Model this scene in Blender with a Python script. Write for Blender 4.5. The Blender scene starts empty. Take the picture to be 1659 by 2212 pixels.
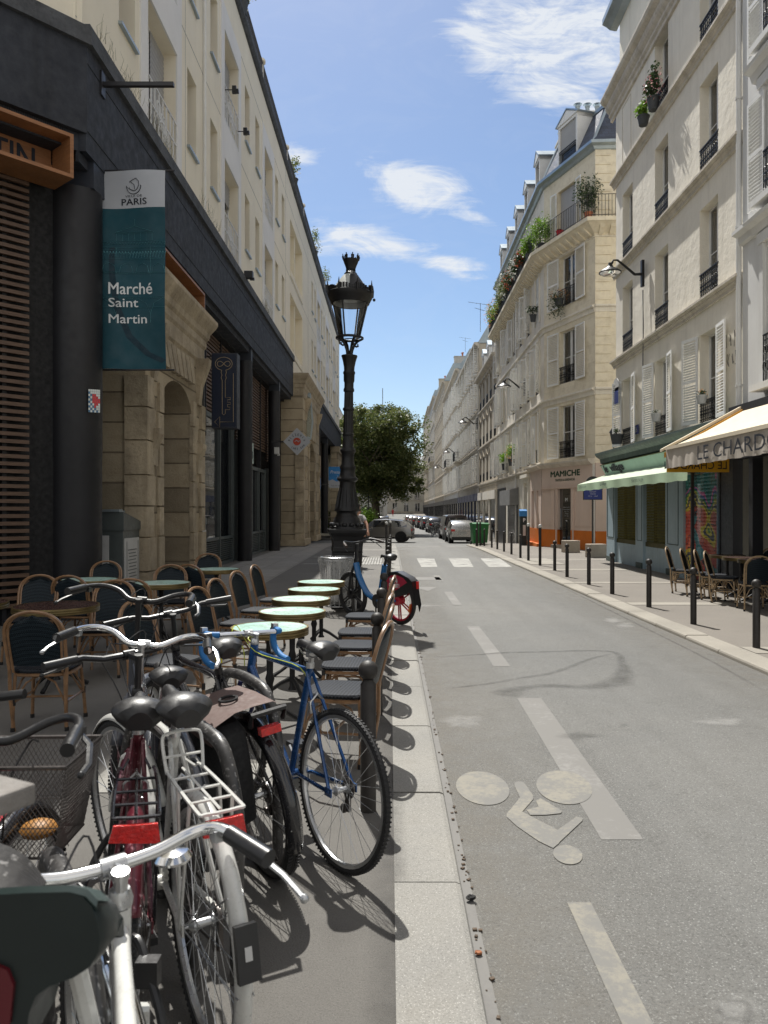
import bpy, bmesh, math, random
from mathutils import Vector, Matrix, Quaternion
random.seed(11)
C = bpy.context.scene.collection
D = bpy.data
PI = math.pi
rad = math.radians

# ------------------------------------------------------------ camera
cam_d = D.cameras.new('camera'); cam = D.objects.new('camera', cam_d); C.objects.link(cam)
cam.location = (0, 0, 1.6); cam.rotation_euler = (rad(90), 0, 0)
cam_d.sensor_fit = 'HORIZONTAL'; cam_d.sensor_width = 36; cam_d.lens = 36.02
cam_d.shift_x = -12.5/1659; cam_d.shift_y = -3/1659
cam_d.clip_start = 0.05; cam_d.clip_end = 3000
cam_d.dof.use_dof = True; cam_d.dof.focus_distance = 8.0; cam_d.dof.aperture_fstop = 9.5
bpy.context.scene.camera = cam

# ------------------------------------------------------------ light
SUN = Vector((-.155, .63, 1)).normalized()
sun_d = D.lights.new('sun', 'SUN'); sun = D.objects.new('sun', sun_d); C.objects.link(sun)
sun_d.energy = 4.8; sun_d.angle = rad(.53); sun_d.color = (1, .968, .905)
sun.rotation_euler = SUN.to_track_quat('Z', 'Y').to_euler(); sun.location = (0, 20, 60)
elev = math.asin(SUN.z); azim = math.atan2(SUN.x, SUN.y)
sc = bpy.context.scene
sc.view_settings.view_transform = 'Standard'; sc.view_settings.look = 'None'
sc.view_settings.gamma = 1; sc.view_settings.exposure = 0.40
sc.cycles.max_bounces = 8; sc.cycles.transparent_max_bounces = 24
sc.cycles.diffuse_bounces = 6; sc.cycles.glossy_bounces = 3; sc.cycles.transmission_bounces = 6
sc.cycles.sample_clamp_indirect = 6; sc.cycles.caustics_reflective = False; sc.cycles.caustics_refractive = False

def world():
    w = D.worlds.new('World'); sc.world = w; w.use_nodes = True
    nt = w.node_tree; nt.nodes.clear(); N = nt.nodes.new; L = nt.links.new
    out = N('ShaderNodeOutputWorld'); bg = N('ShaderNodeBackground'); L(bg.outputs[0], out.inputs[0])
    sky = N('ShaderNodeTexSky'); sky.sky_type = 'NISHITA'; sky.sun_disc = False
    sky.sun_elevation = elev; sky.sun_rotation = azim % (2*PI)
    sky.air_density = 1.0; sky.dust_density = .7; sky.ozone_density = 2.2; sky.altitude = 40
    hsv = N('ShaderNodeHueSaturation'); hsv.inputs['Saturation'].default_value = 1.08
    L(sky.outputs[0], hsv.inputs['Color'])
    bg.inputs[1].default_value = .094
    tc = N('ShaderNodeTexCoord')
    sep = N('ShaderNodeSeparateXYZ'); L(tc.outputs['Generated'], sep.inputs[0])
    def m(op, a, b=None, c=None, clamp=False):
        n = N('ShaderNodeMath'); n.operation = op; n.use_clamp = clamp
        for i, v in enumerate((a, b, c)):
            if v is None: continue
            if isinstance(v, (int, float)): n.inputs[i].default_value = v
            else: L(v, n.inputs[i])
        return n.outputs[0]
    y = m('MAXIMUM', sep.outputs[1], .02)
    p = m('DIVIDE', sep.outputs[0], y); q = m('DIVIDE', sep.outputs[2], y)
    # cloud banks: centre (p,q), half sizes, tilt, density  (cirrus on the sky sphere)
    banks = [(.20, .61, .13, .085, -25, 1.5), (.285, .50, .075, .05, -50, 1.1), (.31, .66, .13, .10, -10, 1.5),
             (.036, .42, .088, .034, -16, 1.15), (.10, .385, .05, .012, -14, .75),
             (-.03, .35, .10, .024, -13, 1.0), (.075, .322, .075, .015, -10, .9), (.107, .306, .03, .011, -5, .7),
             (-.125, .462, .045, .018, 4, 1.0), (-.09, .345, .04, .02, 0, .7), (-.015, .24, .05, .012, 0, .18), (-.45, .6, .2, .07, 10, .9)]
    tot = None
    for (cp, cq, a, b, t, dn) in banks:
        ct, st = math.cos(rad(t)), math.sin(rad(t))
        dp = m('SUBTRACT', p, cp); dq = m('SUBTRACT', q, cq)
        e1 = m('DIVIDE', m('ADD', m('MULTIPLY', dp, ct), m('MULTIPLY', dq, st)), a)
        e2 = m('DIVIDE', m('SUBTRACT', m('MULTIPLY', dq, ct), m('MULTIPLY', dp, st)), b)
        r = m('SQRT', m('ADD', m('MULTIPLY', e1, e1), m('MULTIPLY', e2, e2)))
        k = m('MULTIPLY', m('SUBTRACT', 1.35, r, None, True), dn)
        tot = k if tot is None else m('MAXIMUM', tot, k)
    cmb = N('ShaderNodeCombineXYZ'); L(m('MULTIPLY', p, 1.0), cmb.inputs[0]); L(m('MULTIPLY', q, 2.1), cmb.inputs[1])
    n1 = N('ShaderNodeTexNoise'); n1.inputs['Scale'].default_value = 9; n1.inputs['Detail'].default_value = 9
    n1.inputs['Roughness'].default_value = .66; n1.inputs['Distortion'].default_value = 1.1
    L(cmb.outputs[0], n1.inputs['Vector'])
    cmb2 = N('ShaderNodeCombineXYZ'); L(m('ADD', m('MULTIPLY', p, .8), m('MULTIPLY', q, .5)), cmb2.inputs[0]); L(m('MULTIPLY', q, 5.5), cmb2.inputs[1])
    n2 = N('ShaderNodeTexNoise'); n2.inputs['Scale'].default_value = 22; n2.inputs['Detail'].default_value = 7
    n2.inputs['Roughness'].default_value = .6; n2.inputs['Distortion'].default_value = .8
    L(cmb2.outputs[0], n2.inputs['Vector'])
    nz = m('ADD', m('MULTIPLY', n1.outputs[0], .74), m('MULTIPLY', n2.outputs[0], .26)); nz = m('MULTIPLY_ADD', m('SUBTRACT', nz, .5), 1.75, .5)
    tot = m('MINIMUM', tot, .95)
    d = m('SUBTRACT', m('ADD', m('MULTIPLY', tot, .62), nz), .74)
    d = m('MULTIPLY', d, 2.3, None, True)
    d = m('POWER', d, 1.35)
    d = m('MULTIPLY', d, m('GREATER_THAN', sep.outputs[1], .03))
    thin = m('MULTIPLY', m('SUBTRACT', n1.outputs[0], .48, None, True), .5, None, True)
    d = m('MAXIMUM', m('MULTIPLY', d, .93), m('MULTIPLY', thin, .5))
    mx = N('ShaderNodeMix'); mx.data_type = 'RGBA'; L(d, mx.inputs['Factor'])
    # in-photo skies: lift the clear blue a little
    L(hsv.outputs[0], mx.inputs['A']); mx.inputs['B'].default_value = (6.6, 6.9, 7.3, 1)
    # added bright broken cloud, unseen overhead and behind the camera, fills the shade
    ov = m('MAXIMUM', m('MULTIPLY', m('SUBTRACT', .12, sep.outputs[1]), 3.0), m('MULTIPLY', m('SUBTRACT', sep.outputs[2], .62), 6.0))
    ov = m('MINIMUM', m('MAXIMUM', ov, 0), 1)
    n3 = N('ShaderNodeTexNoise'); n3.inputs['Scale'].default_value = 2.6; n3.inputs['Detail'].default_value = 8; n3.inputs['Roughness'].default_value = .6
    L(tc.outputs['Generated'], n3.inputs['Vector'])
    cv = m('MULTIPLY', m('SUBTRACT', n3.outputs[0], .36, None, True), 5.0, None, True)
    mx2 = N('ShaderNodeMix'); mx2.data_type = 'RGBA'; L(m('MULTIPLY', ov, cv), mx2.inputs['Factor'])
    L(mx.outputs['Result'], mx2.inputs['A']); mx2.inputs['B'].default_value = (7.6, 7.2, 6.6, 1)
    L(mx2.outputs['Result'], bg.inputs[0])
world()

# ------------------------------------------------------------ materials
def nmat(name):
    m = D.materials.new(name); m.use_nodes = True; nt = m.node_tree
    b = nt.nodes['Principled BSDF']
    return m, nt, b
def setmix(nt, typ, a, b, fac=None):
    n = nt.nodes.new('ShaderNodeMix'); n.data_type = 'RGBA'; n.blend_type = typ
    if a is not None:
        if isinstance(a, tuple): n.inputs['A'].default_value = a
        else: nt.links.new(a, n.inputs['A'])
    if isinstance(b, tuple): n.inputs['B'].default_value = b
    else: nt.links.new(b, n.inputs['B'])
    if fac is not None:
        if isinstance(fac, (int, float)): n.inputs['Factor'].default_value = fac
        else: nt.links.new(fac, n.inputs['Factor'])
    return n.outputs['Result']
def c4(c, k=1): return (min(1, c[0]*k), min(1, c[1]*k), min(1, c[2]*k), 1)
def noise(nt, scale, detail=4, rough=.6, stretch=None, coord='W'):
    if coord == 'W': v = nt.nodes.new('ShaderNodeNewGeometry').outputs['Position']
    else: v = nt.nodes.new('ShaderNodeTexCoord').outputs['Object']
    if stretch:
        mp = nt.nodes.new('ShaderNodeMapping'); mp.inputs['Scale'].default_value = stretch
        nt.links.new(v, mp.inputs['Vector']); v = mp.outputs[0]
    n = nt.nodes.new('ShaderNodeTexNoise'); n.inputs['Scale'].default_value = scale
    n.inputs['Detail'].default_value = detail; n.inputs['Roughness'].default_value = rough
    nt.links.new(v, n.inputs['Vector']); return n.outputs[0]
def ramp(nt, x, a, b, lo=0, hi=1):
    n = nt.nodes.new('ShaderNodeMapRange'); n.inputs['From Min'].default_value = a; n.inputs['From Max'].default_value = b
    n.inputs['To Min'].default_value = lo; n.inputs['To Max'].default_value = hi
    nt.links.new(x, n.inputs['Value']); return n.outputs[0]
def mat(name, col, rough=.6, metal=0, var=.12, scale=2.5, bump=0, bscale=60, spec=.5, streak=0, coat=0, speck=0, speckcol=(.6,.6,.6), dirt=0, stretch=None, coord='W'):
    m, nt, b = nmat(name)
    b.inputs['Roughness'].default_value = rough; b.inputs['Metallic'].default_value = metal
    b.inputs['Specular IOR Level'].default_value = spec
    b.inputs['Coat Weight'].default_value = coat
    x = noise(nt, scale, 5, .6, stretch, coord)
    col_s = setmix(nt, 'MIX', c4(col, 1-var), c4(col, 1+var), ramp(nt, x, .3, .7))
    if streak:
        x2 = noise(nt, 1, 5, .7, (3.5, 3.5, .25), coord)
        col_s = setmix(nt, 'MULTIPLY', col_s, (.55, .52, .48, 1), ramp(nt, x2, .5, .8, 0, streak))
    if dirt:
        x3 = noise(nt, 14, 6, .75, None, coord)
        col_s = setmix(nt, 'MULTIPLY', col_s, (.45, .42, .38, 1), ramp(nt, x3, .55, .75, 0, dirt))
    if speck:
        x4 = noise(nt, speck, 2, .5, None, coord)
        col_s = setmix(nt, 'MIX', col_s, c4(speckcol), ramp(nt, x4, .6, .72, 0, .8))
    nt.links.new(col_s, b.inputs['Base Color'])
    if rough > .1:
        x5 = noise(nt, scale*6, 3, .6, None, coord)
        nt.links.new(ramp(nt, x5, .3, .7, max(.03, rough*.8), min(1, rough*1.2)), b.inputs['Roughness'])
    if bump:
        bp = nt.nodes.new('ShaderNodeBump'); bp.inputs['Strength'].default_value = bump; bp.inputs['Distance'].default_value = .02
        nt.links.new(noise(nt, bscale, 4, .65, None, coord), bp.inputs['Height']); nt.links.new(bp.outputs[0], b.inputs['Normal'])
    return m
def ground_mat(name, col, col2, patch=.35, fine=90, glint=.35, bump=.5, crack=0, band=None):
    m, nt, b = nmat(name)
    b.inputs['Roughness'].default_value = .82
    big = noise(nt, patch, 5, .6)
    col_s = setmix(nt, 'MIX', c4(col), c4(col2), ramp(nt, big, .38, .62))
    mid = noise(nt, 3.2, 6, .7)
    col_s = setmix(nt, 'MULTIPLY', col_s, (.72, .71, .69, 1), ramp(nt, mid, .5, .75, 0, .6))
    if band:      # long worn tracks running with the street
        tr = noise(nt, 1.0, 4, .6, (1.3, .06, 1))
        col_s = setmix(nt, 'MULTIPLY', col_s, (.68, .67, .66, 1), ramp(nt, tr, .45, .65, 0, band))
    f = noise(nt, fine, 3, .8)
    col_s = setmix(nt, 'MULTIPLY', col_s, (.42, .42, .42, 1), ramp(nt, f, .5, .3, 0, .8))
    g = noise(nt, fine*1.7, 2, .5)
    col_s = setmix(nt, 'MIX', col_s, c4(col, 2.4), ramp(nt, g, .6, .7, 0, glint))
    if crack:
        vo = nt.nodes.new('ShaderNodeTexVoronoi'); vo.feature = 'DISTANCE_TO_EDGE'; vo.inputs['Scale'].default_value = .45
        mp = nt.nodes.new('ShaderNodeNewGeometry')
        dn = nt.nodes.new('ShaderNodeTexNoise'); dn.inputs['Scale'].default_value = 1.6; dn.inputs['Detail'].default_value = 6
        nt.links.new(mp.outputs['Position'], dn.inputs['Vector'])
        ad = nt.nodes.new('ShaderNodeVectorMath'); ad.operation = 'ADD'
        nt.links.new(mp.outputs['Position'], ad.inputs[0]); nt.links.new(dn.outputs['Color'], ad.inputs[1])
        nt.links.new(ad.outputs[0], vo.inputs['Vector'])
        col_s = setmix(nt, 'MULTIPLY', col_s, (.35, .34, .33, 1), ramp(nt, vo.outputs[0], .012, .002, 0, crack))
    nt.links.new(col_s, b.inputs['Base Color'])
    bp = nt.nodes.new('ShaderNodeBump'); bp.inputs['Strength'].default_value = bump; bp.inputs['Distance'].default_value = .01
    nt.links.new(f, bp.inputs['Height']); nt.links.new(bp.outputs[0], b.inputs['Normal'])
    return m
def brick_mat(name, col, mortar, bw, bh, ms=.012, var=.14, rough=.85, offset=.5, axis='XZ', bump=.35):
    m, nt, b = nmat(name); b.inputs['Roughness'].default_value = rough
    tc = nt.nodes.new('ShaderNodeTexCoord'); sp = nt.nodes.new('ShaderNodeSeparateXYZ'); nt.links.new(tc.outputs['Object'], sp.inputs[0])
    cb = nt.nodes.new('ShaderNodeCombineXYZ')
    idx = {'X': 0, 'Y': 1, 'Z': 2}
    nt.links.new(sp.outputs[idx[axis[0]]], cb.inputs[0]); nt.links.new(sp.outputs[idx[axis[1]]], cb.inputs[1])
    br = nt.nodes.new('ShaderNodeTexBrick'); br.inputs['Scale'].default_value = 1
    br.inputs['Brick Width'].default_value = bw; br.inputs['Row Height'].default_value = bh
    br.inputs['Mortar Size'].default_value = ms; br.inputs['Mortar Smooth'].default_value = .3; br.offset = offset
    br.inputs['Color1'].default_value = c4(col, 1-var); br.inputs['Color2'].default_value = c4(col, 1+var)
    br.inputs['Mortar'].default_value = c4(mortar); nt.links.new(cb.outputs[0], br.inputs['Vector'])
    x = noise(nt, 3, 6, .7)
    cs = setmix(nt, 'MULTIPLY', br.outputs['Color'], (.62, .58, .52, 1), ramp(nt, x, .45, .75, 0, .6))
    nt.links.new(cs, b.inputs['Base Color'])
    bp = nt.nodes.new('ShaderNodeBump'); bp.inputs['Strength'].default_value = bump; bp.inputs['Distance'].default_value = .02
    inv = ramp(nt, br.outputs['Fac'], 0, 1, 1, 0)
    ad = nt.nodes.new('ShaderNodeMath'); ad.operation = 'ADD'; nt.links.new(inv, ad.inputs[0])
    mu = nt.nodes.new('ShaderNodeMath'); mu.operation = 'MULTIPLY'; mu.inputs[1].default_value = .5; nt.links.new(noise(nt, 25, 5, .7), mu.inputs[0]); nt.links.new(mu.outputs[0], ad.inputs[1])
    nt.links.new(ad.outputs[0], bp.inputs['Height']); nt.links.new(bp.outputs[0], b.inputs['Normal'])
    return m
def soft_mat(name, col, k=.6):
    m, nt, b = nmat(name); b.inputs['Base Color'].default_value = c4(col); b.inputs['Roughness'].default_value = .8
    at = nt.nodes.new('ShaderNodeAttribute'); at.attribute_name = 'wear'; n = noise(nt, 5, 6, .75)
    mu = nt.nodes.new('ShaderNodeMath'); mu.operation = 'MULTIPLY'; nt.links.new(at.outputs['Fac'], mu.inputs[0]); nt.links.new(ramp(nt, n, .3, .7, .15*k, k), mu.inputs[1])
    tr = nt.nodes.new('ShaderNodeBsdfTransparent'); mx = nt.nodes.new('ShaderNodeMixShader'); nt.links.new(mu.outputs[0], mx.inputs[0]); nt.links.new(tr.outputs[0], mx.inputs[1]); nt.links.new(b.outputs[0], mx.inputs[2])
    nt.links.new(mx.outputs[0], nt.nodes['Material Output'].inputs[0]); return m
def glass_mat(name, tint=(.9, .95, 1), refl=.12, clear=True, dark=(.015, .018, .02)):
    m, nt, b = nmat(name); nt.nodes.remove(b); out = nt.nodes['Material Output']
    gl = nt.nodes.new('ShaderNodeBsdfGlossy'); gl.inputs['Roughness'].default_value = .02
    if clear: t = nt.nodes.new('ShaderNodeBsdfTransparent'); t.inputs[0].default_value = c4(tint)
    else: t = nt.nodes.new('ShaderNodeBsdfDiffuse'); t.inputs[0].default_value = c4(dark)
    fr = nt.nodes.new('ShaderNodeFresnel'); fr.inputs[0].default_value = 1.5
    ad = nt.nodes.new('ShaderNodeMath'); ad.operation = 'ADD'; ad.use_clamp = True; ad.inputs[1].default_value = refl - .04
    nt.links.new(fr.outputs[0], ad.inputs[0])
    bp = nt.nodes.new('ShaderNodeBump'); bp.inputs['Strength'].default_value = .06; bp.inputs['Distance'].default_value = .03
    nt.links.new(noise(nt, 1.6, 2, .5), bp.inputs['Height']); nt.links.new(bp.outputs[0], gl.inputs['Normal'])
    mx = nt.nodes.new('ShaderNodeMixShader'); nt.links.new(ad.outputs[0], mx.inputs[0]); nt.links.new(t.outputs[0], mx.inputs[1]); nt.links.new(gl.outputs[0], mx.inputs[2])
    nt.links.new(mx.outputs[0], out.inputs[0]); return m
def leaf_mat(name, c1, c2, trans=.25):
    m, nt, b = nmat(name); b.inputs['Roughness'].default_value = .5
    g = nt.nodes.new('ShaderNodeNewGeometry')
    cs = setmix(nt, 'MIX', c4(c1), c4(c2), g.outputs['Random Per Island'])
    nt.links.new(cs, b.inputs['Base Color'])
    tr = nt.nodes.new('ShaderNodeBsdfTranslucent'); nt.links.new(cs, tr.inputs[0])
    mx = nt.nodes.new('ShaderNodeMixShader'); mx.inputs[0].default_value = trans
    out = nt.nodes['Material Output']; nt.links.new(b.outputs[0], mx.inputs[1]); nt.links.new(tr.outputs[0], mx.inputs[2]); nt.links.new(mx.outputs[0], out.inputs[0])
    return m
def weave_mat(name, c1, c2, scale=70, rough=.4):
    m, nt, b = nmat(name); b.inputs['Roughness'].default_value = rough; b.inputs['Specular IOR Level'].default_value = .15
    tc = nt.nodes.new('ShaderNodeTexCoord'); ck = nt.nodes.new('ShaderNodeTexChecker'); ck.inputs['Scale'].default_value = scale
    mp = nt.nodes.new('ShaderNodeMapping'); mp.inputs['Rotation'].default_value = (0, 0, rad(45)); mp.inputs['Location'].default_value = (.003, .003, .003)
    nt.links.new(tc.outputs['Object'], mp.inputs[0]); nt.links.new(mp.outputs[0], ck.inputs['Vector'])
    ck.inputs['Color1'].default_value = c4(c1); ck.inputs['Color2'].default_value = c4(c2)
    nt.links.new(ck.outputs[0], b.inputs['Base Color'])
    bp = nt.nodes.new('ShaderNodeBump'); bp.inputs['Strength'].default_value = .5; bp.inputs['Distance'].default_value = .003
    nt.links.new(ck.outputs[1], bp.inputs['Height']); nt.links.new(bp.outputs[0], b.inputs['Normal'])
    return m
def marble_mat(name):
    m, nt, b = nmat(name); b.inputs['Roughness'].default_value = .38
    x = noise(nt, 4, 8, .7); y = noise(nt, 2.2, 5, .6)
    n = nt.nodes.new('ShaderNodeMath'); n.operation = 'SUBTRACT'; nt.links.new(x, n.inputs[0]); n.inputs[1].default_value = .5
    ab = nt.nodes.new('ShaderNodeMath'); ab.operation = 'ABSOLUTE'; nt.links.new(n.outputs[0], ab.inputs[0])
    base = setmix(nt, 'MIX', (.34, .56, .49, 1), (.55, .70, .63, 1), ramp(nt, y, .35, .65))
    cs = setmix(nt, 'MIX', (.20, .30, .24, 1), base, ramp(nt, ab.outputs[0], 0, .028))
    nt.links.new(cs, b.inputs['Base Color']); return m

M = {}
M['asphalt'] = ground_mat('asphalt', (.138, .139, .134), (.168, .166, .156), patch=.22, fine=75, band=.5, bump=.9, glint=.8)
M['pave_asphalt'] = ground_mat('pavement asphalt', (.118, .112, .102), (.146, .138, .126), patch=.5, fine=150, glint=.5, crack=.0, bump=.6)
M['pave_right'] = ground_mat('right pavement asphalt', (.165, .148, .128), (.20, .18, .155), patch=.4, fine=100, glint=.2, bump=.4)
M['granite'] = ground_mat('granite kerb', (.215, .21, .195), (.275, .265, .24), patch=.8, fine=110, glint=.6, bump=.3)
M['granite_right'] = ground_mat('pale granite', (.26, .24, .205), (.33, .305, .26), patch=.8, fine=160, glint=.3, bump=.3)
M['slab'] = brick_mat('stone slab paving', (.26, .25, .235), (.13, .12, .11), 1.1, .7, .008, .08, axis='YX', bump=.2)
def paint_mat(name, col, wear=.5, base=(.16,.155,.145)):
    m, nt, b = nmat(name); b.inputs['Roughness'].default_value = .75
    x = noise(nt, 26, 6, .8); y = noise(nt, 3, 4, .6)
    ad = nt.nodes.new('ShaderNodeMath'); ad.operation = 'ADD'; nt.links.new(x, ad.inputs[0]); nt.links.new(y, ad.inputs[1])
    cs = setmix(nt, 'MIX', c4(col), c4(base), ramp(nt, ad.outputs[0], 1.25-wear*.55, 1.45-wear*.55, 0, .95))
    nt.links.new(cs, b.inputs['Base Color']); return m
M['paint_white'] = paint_mat('worn white road paint', (.36, .355, .33), .55)
M['paint_faint'] = paint_mat('faded road paint', (.215, .21, .20), .9)
M['paint_bike'] = paint_mat('beige bicycle marking', (.222, .208, .172), .75, (.155,.152,.142))
M['soft_stain'] = soft_mat('soft dark stain', (.060, .058, .055), .42)
M['soft_pale'] = soft_mat('soft pale stain', (.40, .395, .38), .6)
M['soft_tan'] = soft_mat('tan dust by the kerb', (.195, .178, .150), .55)
M['stain'] = paint_mat('tar stain', (.135, .130, .124), .8)
M['pale_stain'] = paint_mat('chalky stain', (.24, .235, .225), .8)
M['iron'] = mat('black cast iron', (.009, .009, .010), .42, 0, .3, 9, bump=.12, bscale=140, spec=.35, dirt=0)
M['bollard'] = mat('grey-brown painted steel', (.020, .017, .015), .55, 0, .2, 6, bump=.1, bscale=160)
M['white_head'] = mat('white painted bollard head', (.6, .6, .58), .5)
M['navy_metal'] = mat('dark slate painted metal', (.030, .036, .050), .55, 0, .18, 1.5, streak=.6)
M['fascia'] = mat('dark grey fascia render', (.026, .030, .040), .8, 0, .18, 1.1, streak=.6, dirt=.5, bump=.15, bscale=30)
M['fascia_cap'] = mat('weathered cap', (.07, .074, .082), .85, 0, .4, 3, dirt=.9, bump=.3)
M['col_metal'] = mat('charcoal column paint', (.016, .016, .019), .5, 0, .2, 1.3, streak=.5, spec=.4)
M['wood_slat'] = mat('brown wood slats', (.105, .062, .040), .55, 0, .3, 6, stretch=(1, 1, 14), bump=.15, bscale=50)
M['plywood'] = mat('orange plywood', (.28, .125, .052), .5, 0, .22, 3, stretch=(1, 1, 9), dirt=.35)
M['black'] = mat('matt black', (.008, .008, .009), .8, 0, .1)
M['cream_wall'] = mat('cream render', (.80, .74, .61), .9, 0, .05, .8, streak=.12, bump=.12, bscale=80)
M['white_surround'] = mat('off-white surround', (.74, .73, .72), .85, 0, .05, 1)
M['roller'] = mat('grey roller shutter', (.34, .335, .33), .6, 0, .05, 2)
M['white_paint'] = mat('white paint', (.72, .72, .71), .5, 0, .06, 4, dirt=.2)
M['limestone'] = brick_mat('old limestone blocks', (.36, .30, .21), (.20, .16, .11), 2.3, .52, .016, .30, offset=.5, bump=1.6)
M['limestone_plain'] = mat('carved limestone', (.40, .335, .24), .9, 0, .32, 1.6, dirt=.9, bump=1.2, bscale=11, streak=.6)
M['plaster_r1'] = mat('hand-trowelled cream plaster', (.82, .77, .665), .92, 0, .06, 1.2, streak=.35, bump=.95, bscale=3.6)
M['cornice_stone'] = mat('stained stone course', (.60, .55, .47), .92, 0, .15, 2, streak=.8, dirt=.6, bump=.4, bscale=20)
M['plaster_grey'] = mat('pale grey plaster', (.68, .68, .67), .9, 0, .06, 1, streak=.3)
M['stone_r2'] = brick_mat('dressed stone', (.80, .73, .58), (.70, .63, .49), 1.3, .36, .006, .035, bump=.25)
M['plaster_r2'] = mat('beige plaster', (.79, .745, .655), .92, 0, .08, 1, streak=.5, bump=.3, bscale=8)
M['shutter'] = mat('white louvre paint', (.82, .82, .80), .6, 0, .08, 5, dirt=.35)
M['slate'] = brick_mat('blue slate roof', (.045, .06, .10), (.02, .025, .04), .25, .14, .006, .3, rough=.5, axis='XZ', bump=.3)
M['zinc'] = mat('zinc sheet', (.34, .40, .44), .38, .6, .15, 2, dirt=.3)
M['terracotta'] = mat('terracotta', (.45, .16, .08), .8)
M['glass'] = glass_mat('window glass', refl=.16)
M['glass_dark'] = glass_mat('dark window glass', refl=.22, clear=False, dark=(.02, .023, .026))
M['glass_lamp'] = glass_mat('lantern glass', (.93, .96, .98), refl=.05)
M['plastic_bag'] = soft_mat('milky plastic bag', (.50, .50, .49), 1.0)
for n_ in M['plastic_bag'].node_tree.nodes:
    if n_.type == 'MATH': n_.inputs[0].default_value = .75; [M['plastic_bag'].node_tree.links.remove(l) for l in list(n_.inputs[0].links)]
M['curtain'] = mat('net curtain', (.42, .44, .42), .9, 0, .1, 1, stretch=(12, 12, .6))
M['interior'] = mat('dim interior', (.03, .03, .03), .9)
M['rattan'] = mat('varnished rattan', (.23, .130, .066), .32, 0, .28, 16, dirt=.35, coat=.3)
M['rattan_pale'] = mat('pale rattan', (.38, .27, .155), .35, 0, .28, 16, dirt=.3, coat=.2)
M['weave'] = weave_mat('dark blue woven cane', (.006, .010, .014), (.020, .030, .038), 95, .38)
M['weave_seat'] = weave_mat('speckled woven seat', (.005, .006, .009), (.036, .040, .048), 62, .55)
M['weave_check'] = weave_mat('black and white woven seat', (.01, .012, .014), (.6, .6, .58), 45, .35)
M['marble'] = marble_mat('pale green marble laminate')
M['brown_top'] = mat('wine brown table top', (.055, .028, .024), .28, 0, .2, 3)
M['brass'] = mat('brass rim', (.22, .17, .08), .38, .85, .12, 8)
M['rubber'] = mat('tyre rubber', (.014, .014, .015), .68, 0, .2, 20, bump=.25, bscale=220)
M['black_plastic'] = mat('black plastic', (.013, .013, .014), .36, 0, .2, 12)
M['saddle'] = mat('worn black saddle vinyl', (.018, .018, .019), .42, 0, .3, 9, dirt=.12, bump=.05, bscale=120)
M['chrome'] = mat('chrome', (.72, .73, .74), .14, 1, .08, 9)
M['alu'] = mat('brushed aluminium', (.52, .53, .54), .32, .9, .12, 14)
M['steel_dark'] = mat('oily steel', (.10, .09, .085), .42, .85, .25, 20)
M['spoke'] = mat('steel spokes', (.5, .51, .52), .3, .9)
M['frame_blue'] = mat('metallic blue frame', (.012, .07, .22), .25, .35, .5, 10, coat=.6)
M['frame_darkblue'] = mat('dark purple-blue frame', (.012, .014, .085), .28, .3, .3, 10, coat=.6)
M['tape_blue'] = mat('blue bar tape', (.02, .16, .42), .6)
M['frame_white'] = mat('scuffed white frame', (.60, .60, .57), .3, 0, .10, 12, dirt=.75, coat=.4)
M['frame_maroon'] = mat('maroon frame', (.10, .010, .02), .35, .2, .35, 14, coat=.4, speck=60, speckcol=(.5, .25, .28))
M['frame_black'] = mat('black frame paint', (.010, .010, .013), .25, 0, .2, 12, coat=.6)
M['frame_grey'] = mat('slate grey frame', (.07, .075, .09), .35, .2, .15, 9, coat=.3)
M['red_lens'] = mat('red reflector', (.62, .012, .010), .18, 0, .3, 60, bump=.4, bscale=120, coat=.6)
M['dark_red_lens'] = mat('dark red lamp', (.10, .008, .014), .25)
M['orange_lens'] = mat('orange reflector', (.8, .22, .03), .2)
M['yellow'] = mat('yellow tape', (.75, .62, .02), .5)
M['green_plastic'] = mat('dark bottle green plastic', (.007, .014, .014), .42, 0, .2, 4, dirt=.2)
M['green_plastic_lid'] = mat('grey green plastic', (.040, .060, .057), .4, 0, .15, 4)
M['rack_steel'] = mat('scuffed grey rack tube', (.055, .053, .052), .40, .2, .45, 22, dirt=.3, speck=70, speckcol=(.35, .34, .33))
M['bag_black'] = mat('black nylon', (.008, .008, .009), .8, 0, .2, 8)
M['bag_brown'] = mat('taupe canvas flap', (.125, .085, .075), .8, 0, .1, 8)
M['bin_green'] = mat('wheelie bin green', (.008, .15, .035), .45)
M['bin_grey'] = mat('grey-green bin paint', (.085, .10, .10), .42, .1, .12, 3)
M['label_white'] = mat('off-white label', (.50, .50, .49), .6)
M['teal'] = mat('teal banner cloth', (.004, .060, .085), .7, 0, .22, .8, dirt=.12)
M['teal_line'] = mat('pale teal line print', (.12, .33, .38), .7)
M['teal_dark'] = mat('dark teal print', (.002, .024, .04), .7)
M['banner_white'] = mat('banner white', (.42, .44, .48), .7, 0, .05, 2)
M['ink'] = mat('near-black lettering', (.012, .016, .026), .7)
M['white_ink'] = mat('white lettering', (.72, .74, .75), .6)
M['sign_navy'] = mat('navy sign face', (.010, .018, .042), .35)
M['sign_blue'] = mat('blue sign', (.02, .20, .52), .45)
M['sign_darkblue'] = mat('dark blue plaque', (.012, .025, .17), .4)
M['gold'] = mat('dull gold line', (.38, .30, .18), .5)
M['concrete'] = mat('concrete block', (.36, .31, .25), .9, 0, .15, 4, dirt=.4, bump=.3)
M['village_green'] = mat('pale sea green paint', (.38, .57, .49), .55, 0, .08, 1.2, streak=.25)
M['village_blue'] = mat('dusty blue shopfront paint', (.33, .43, .49), .6, 0, .1, 1.5, streak=.35)
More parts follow.
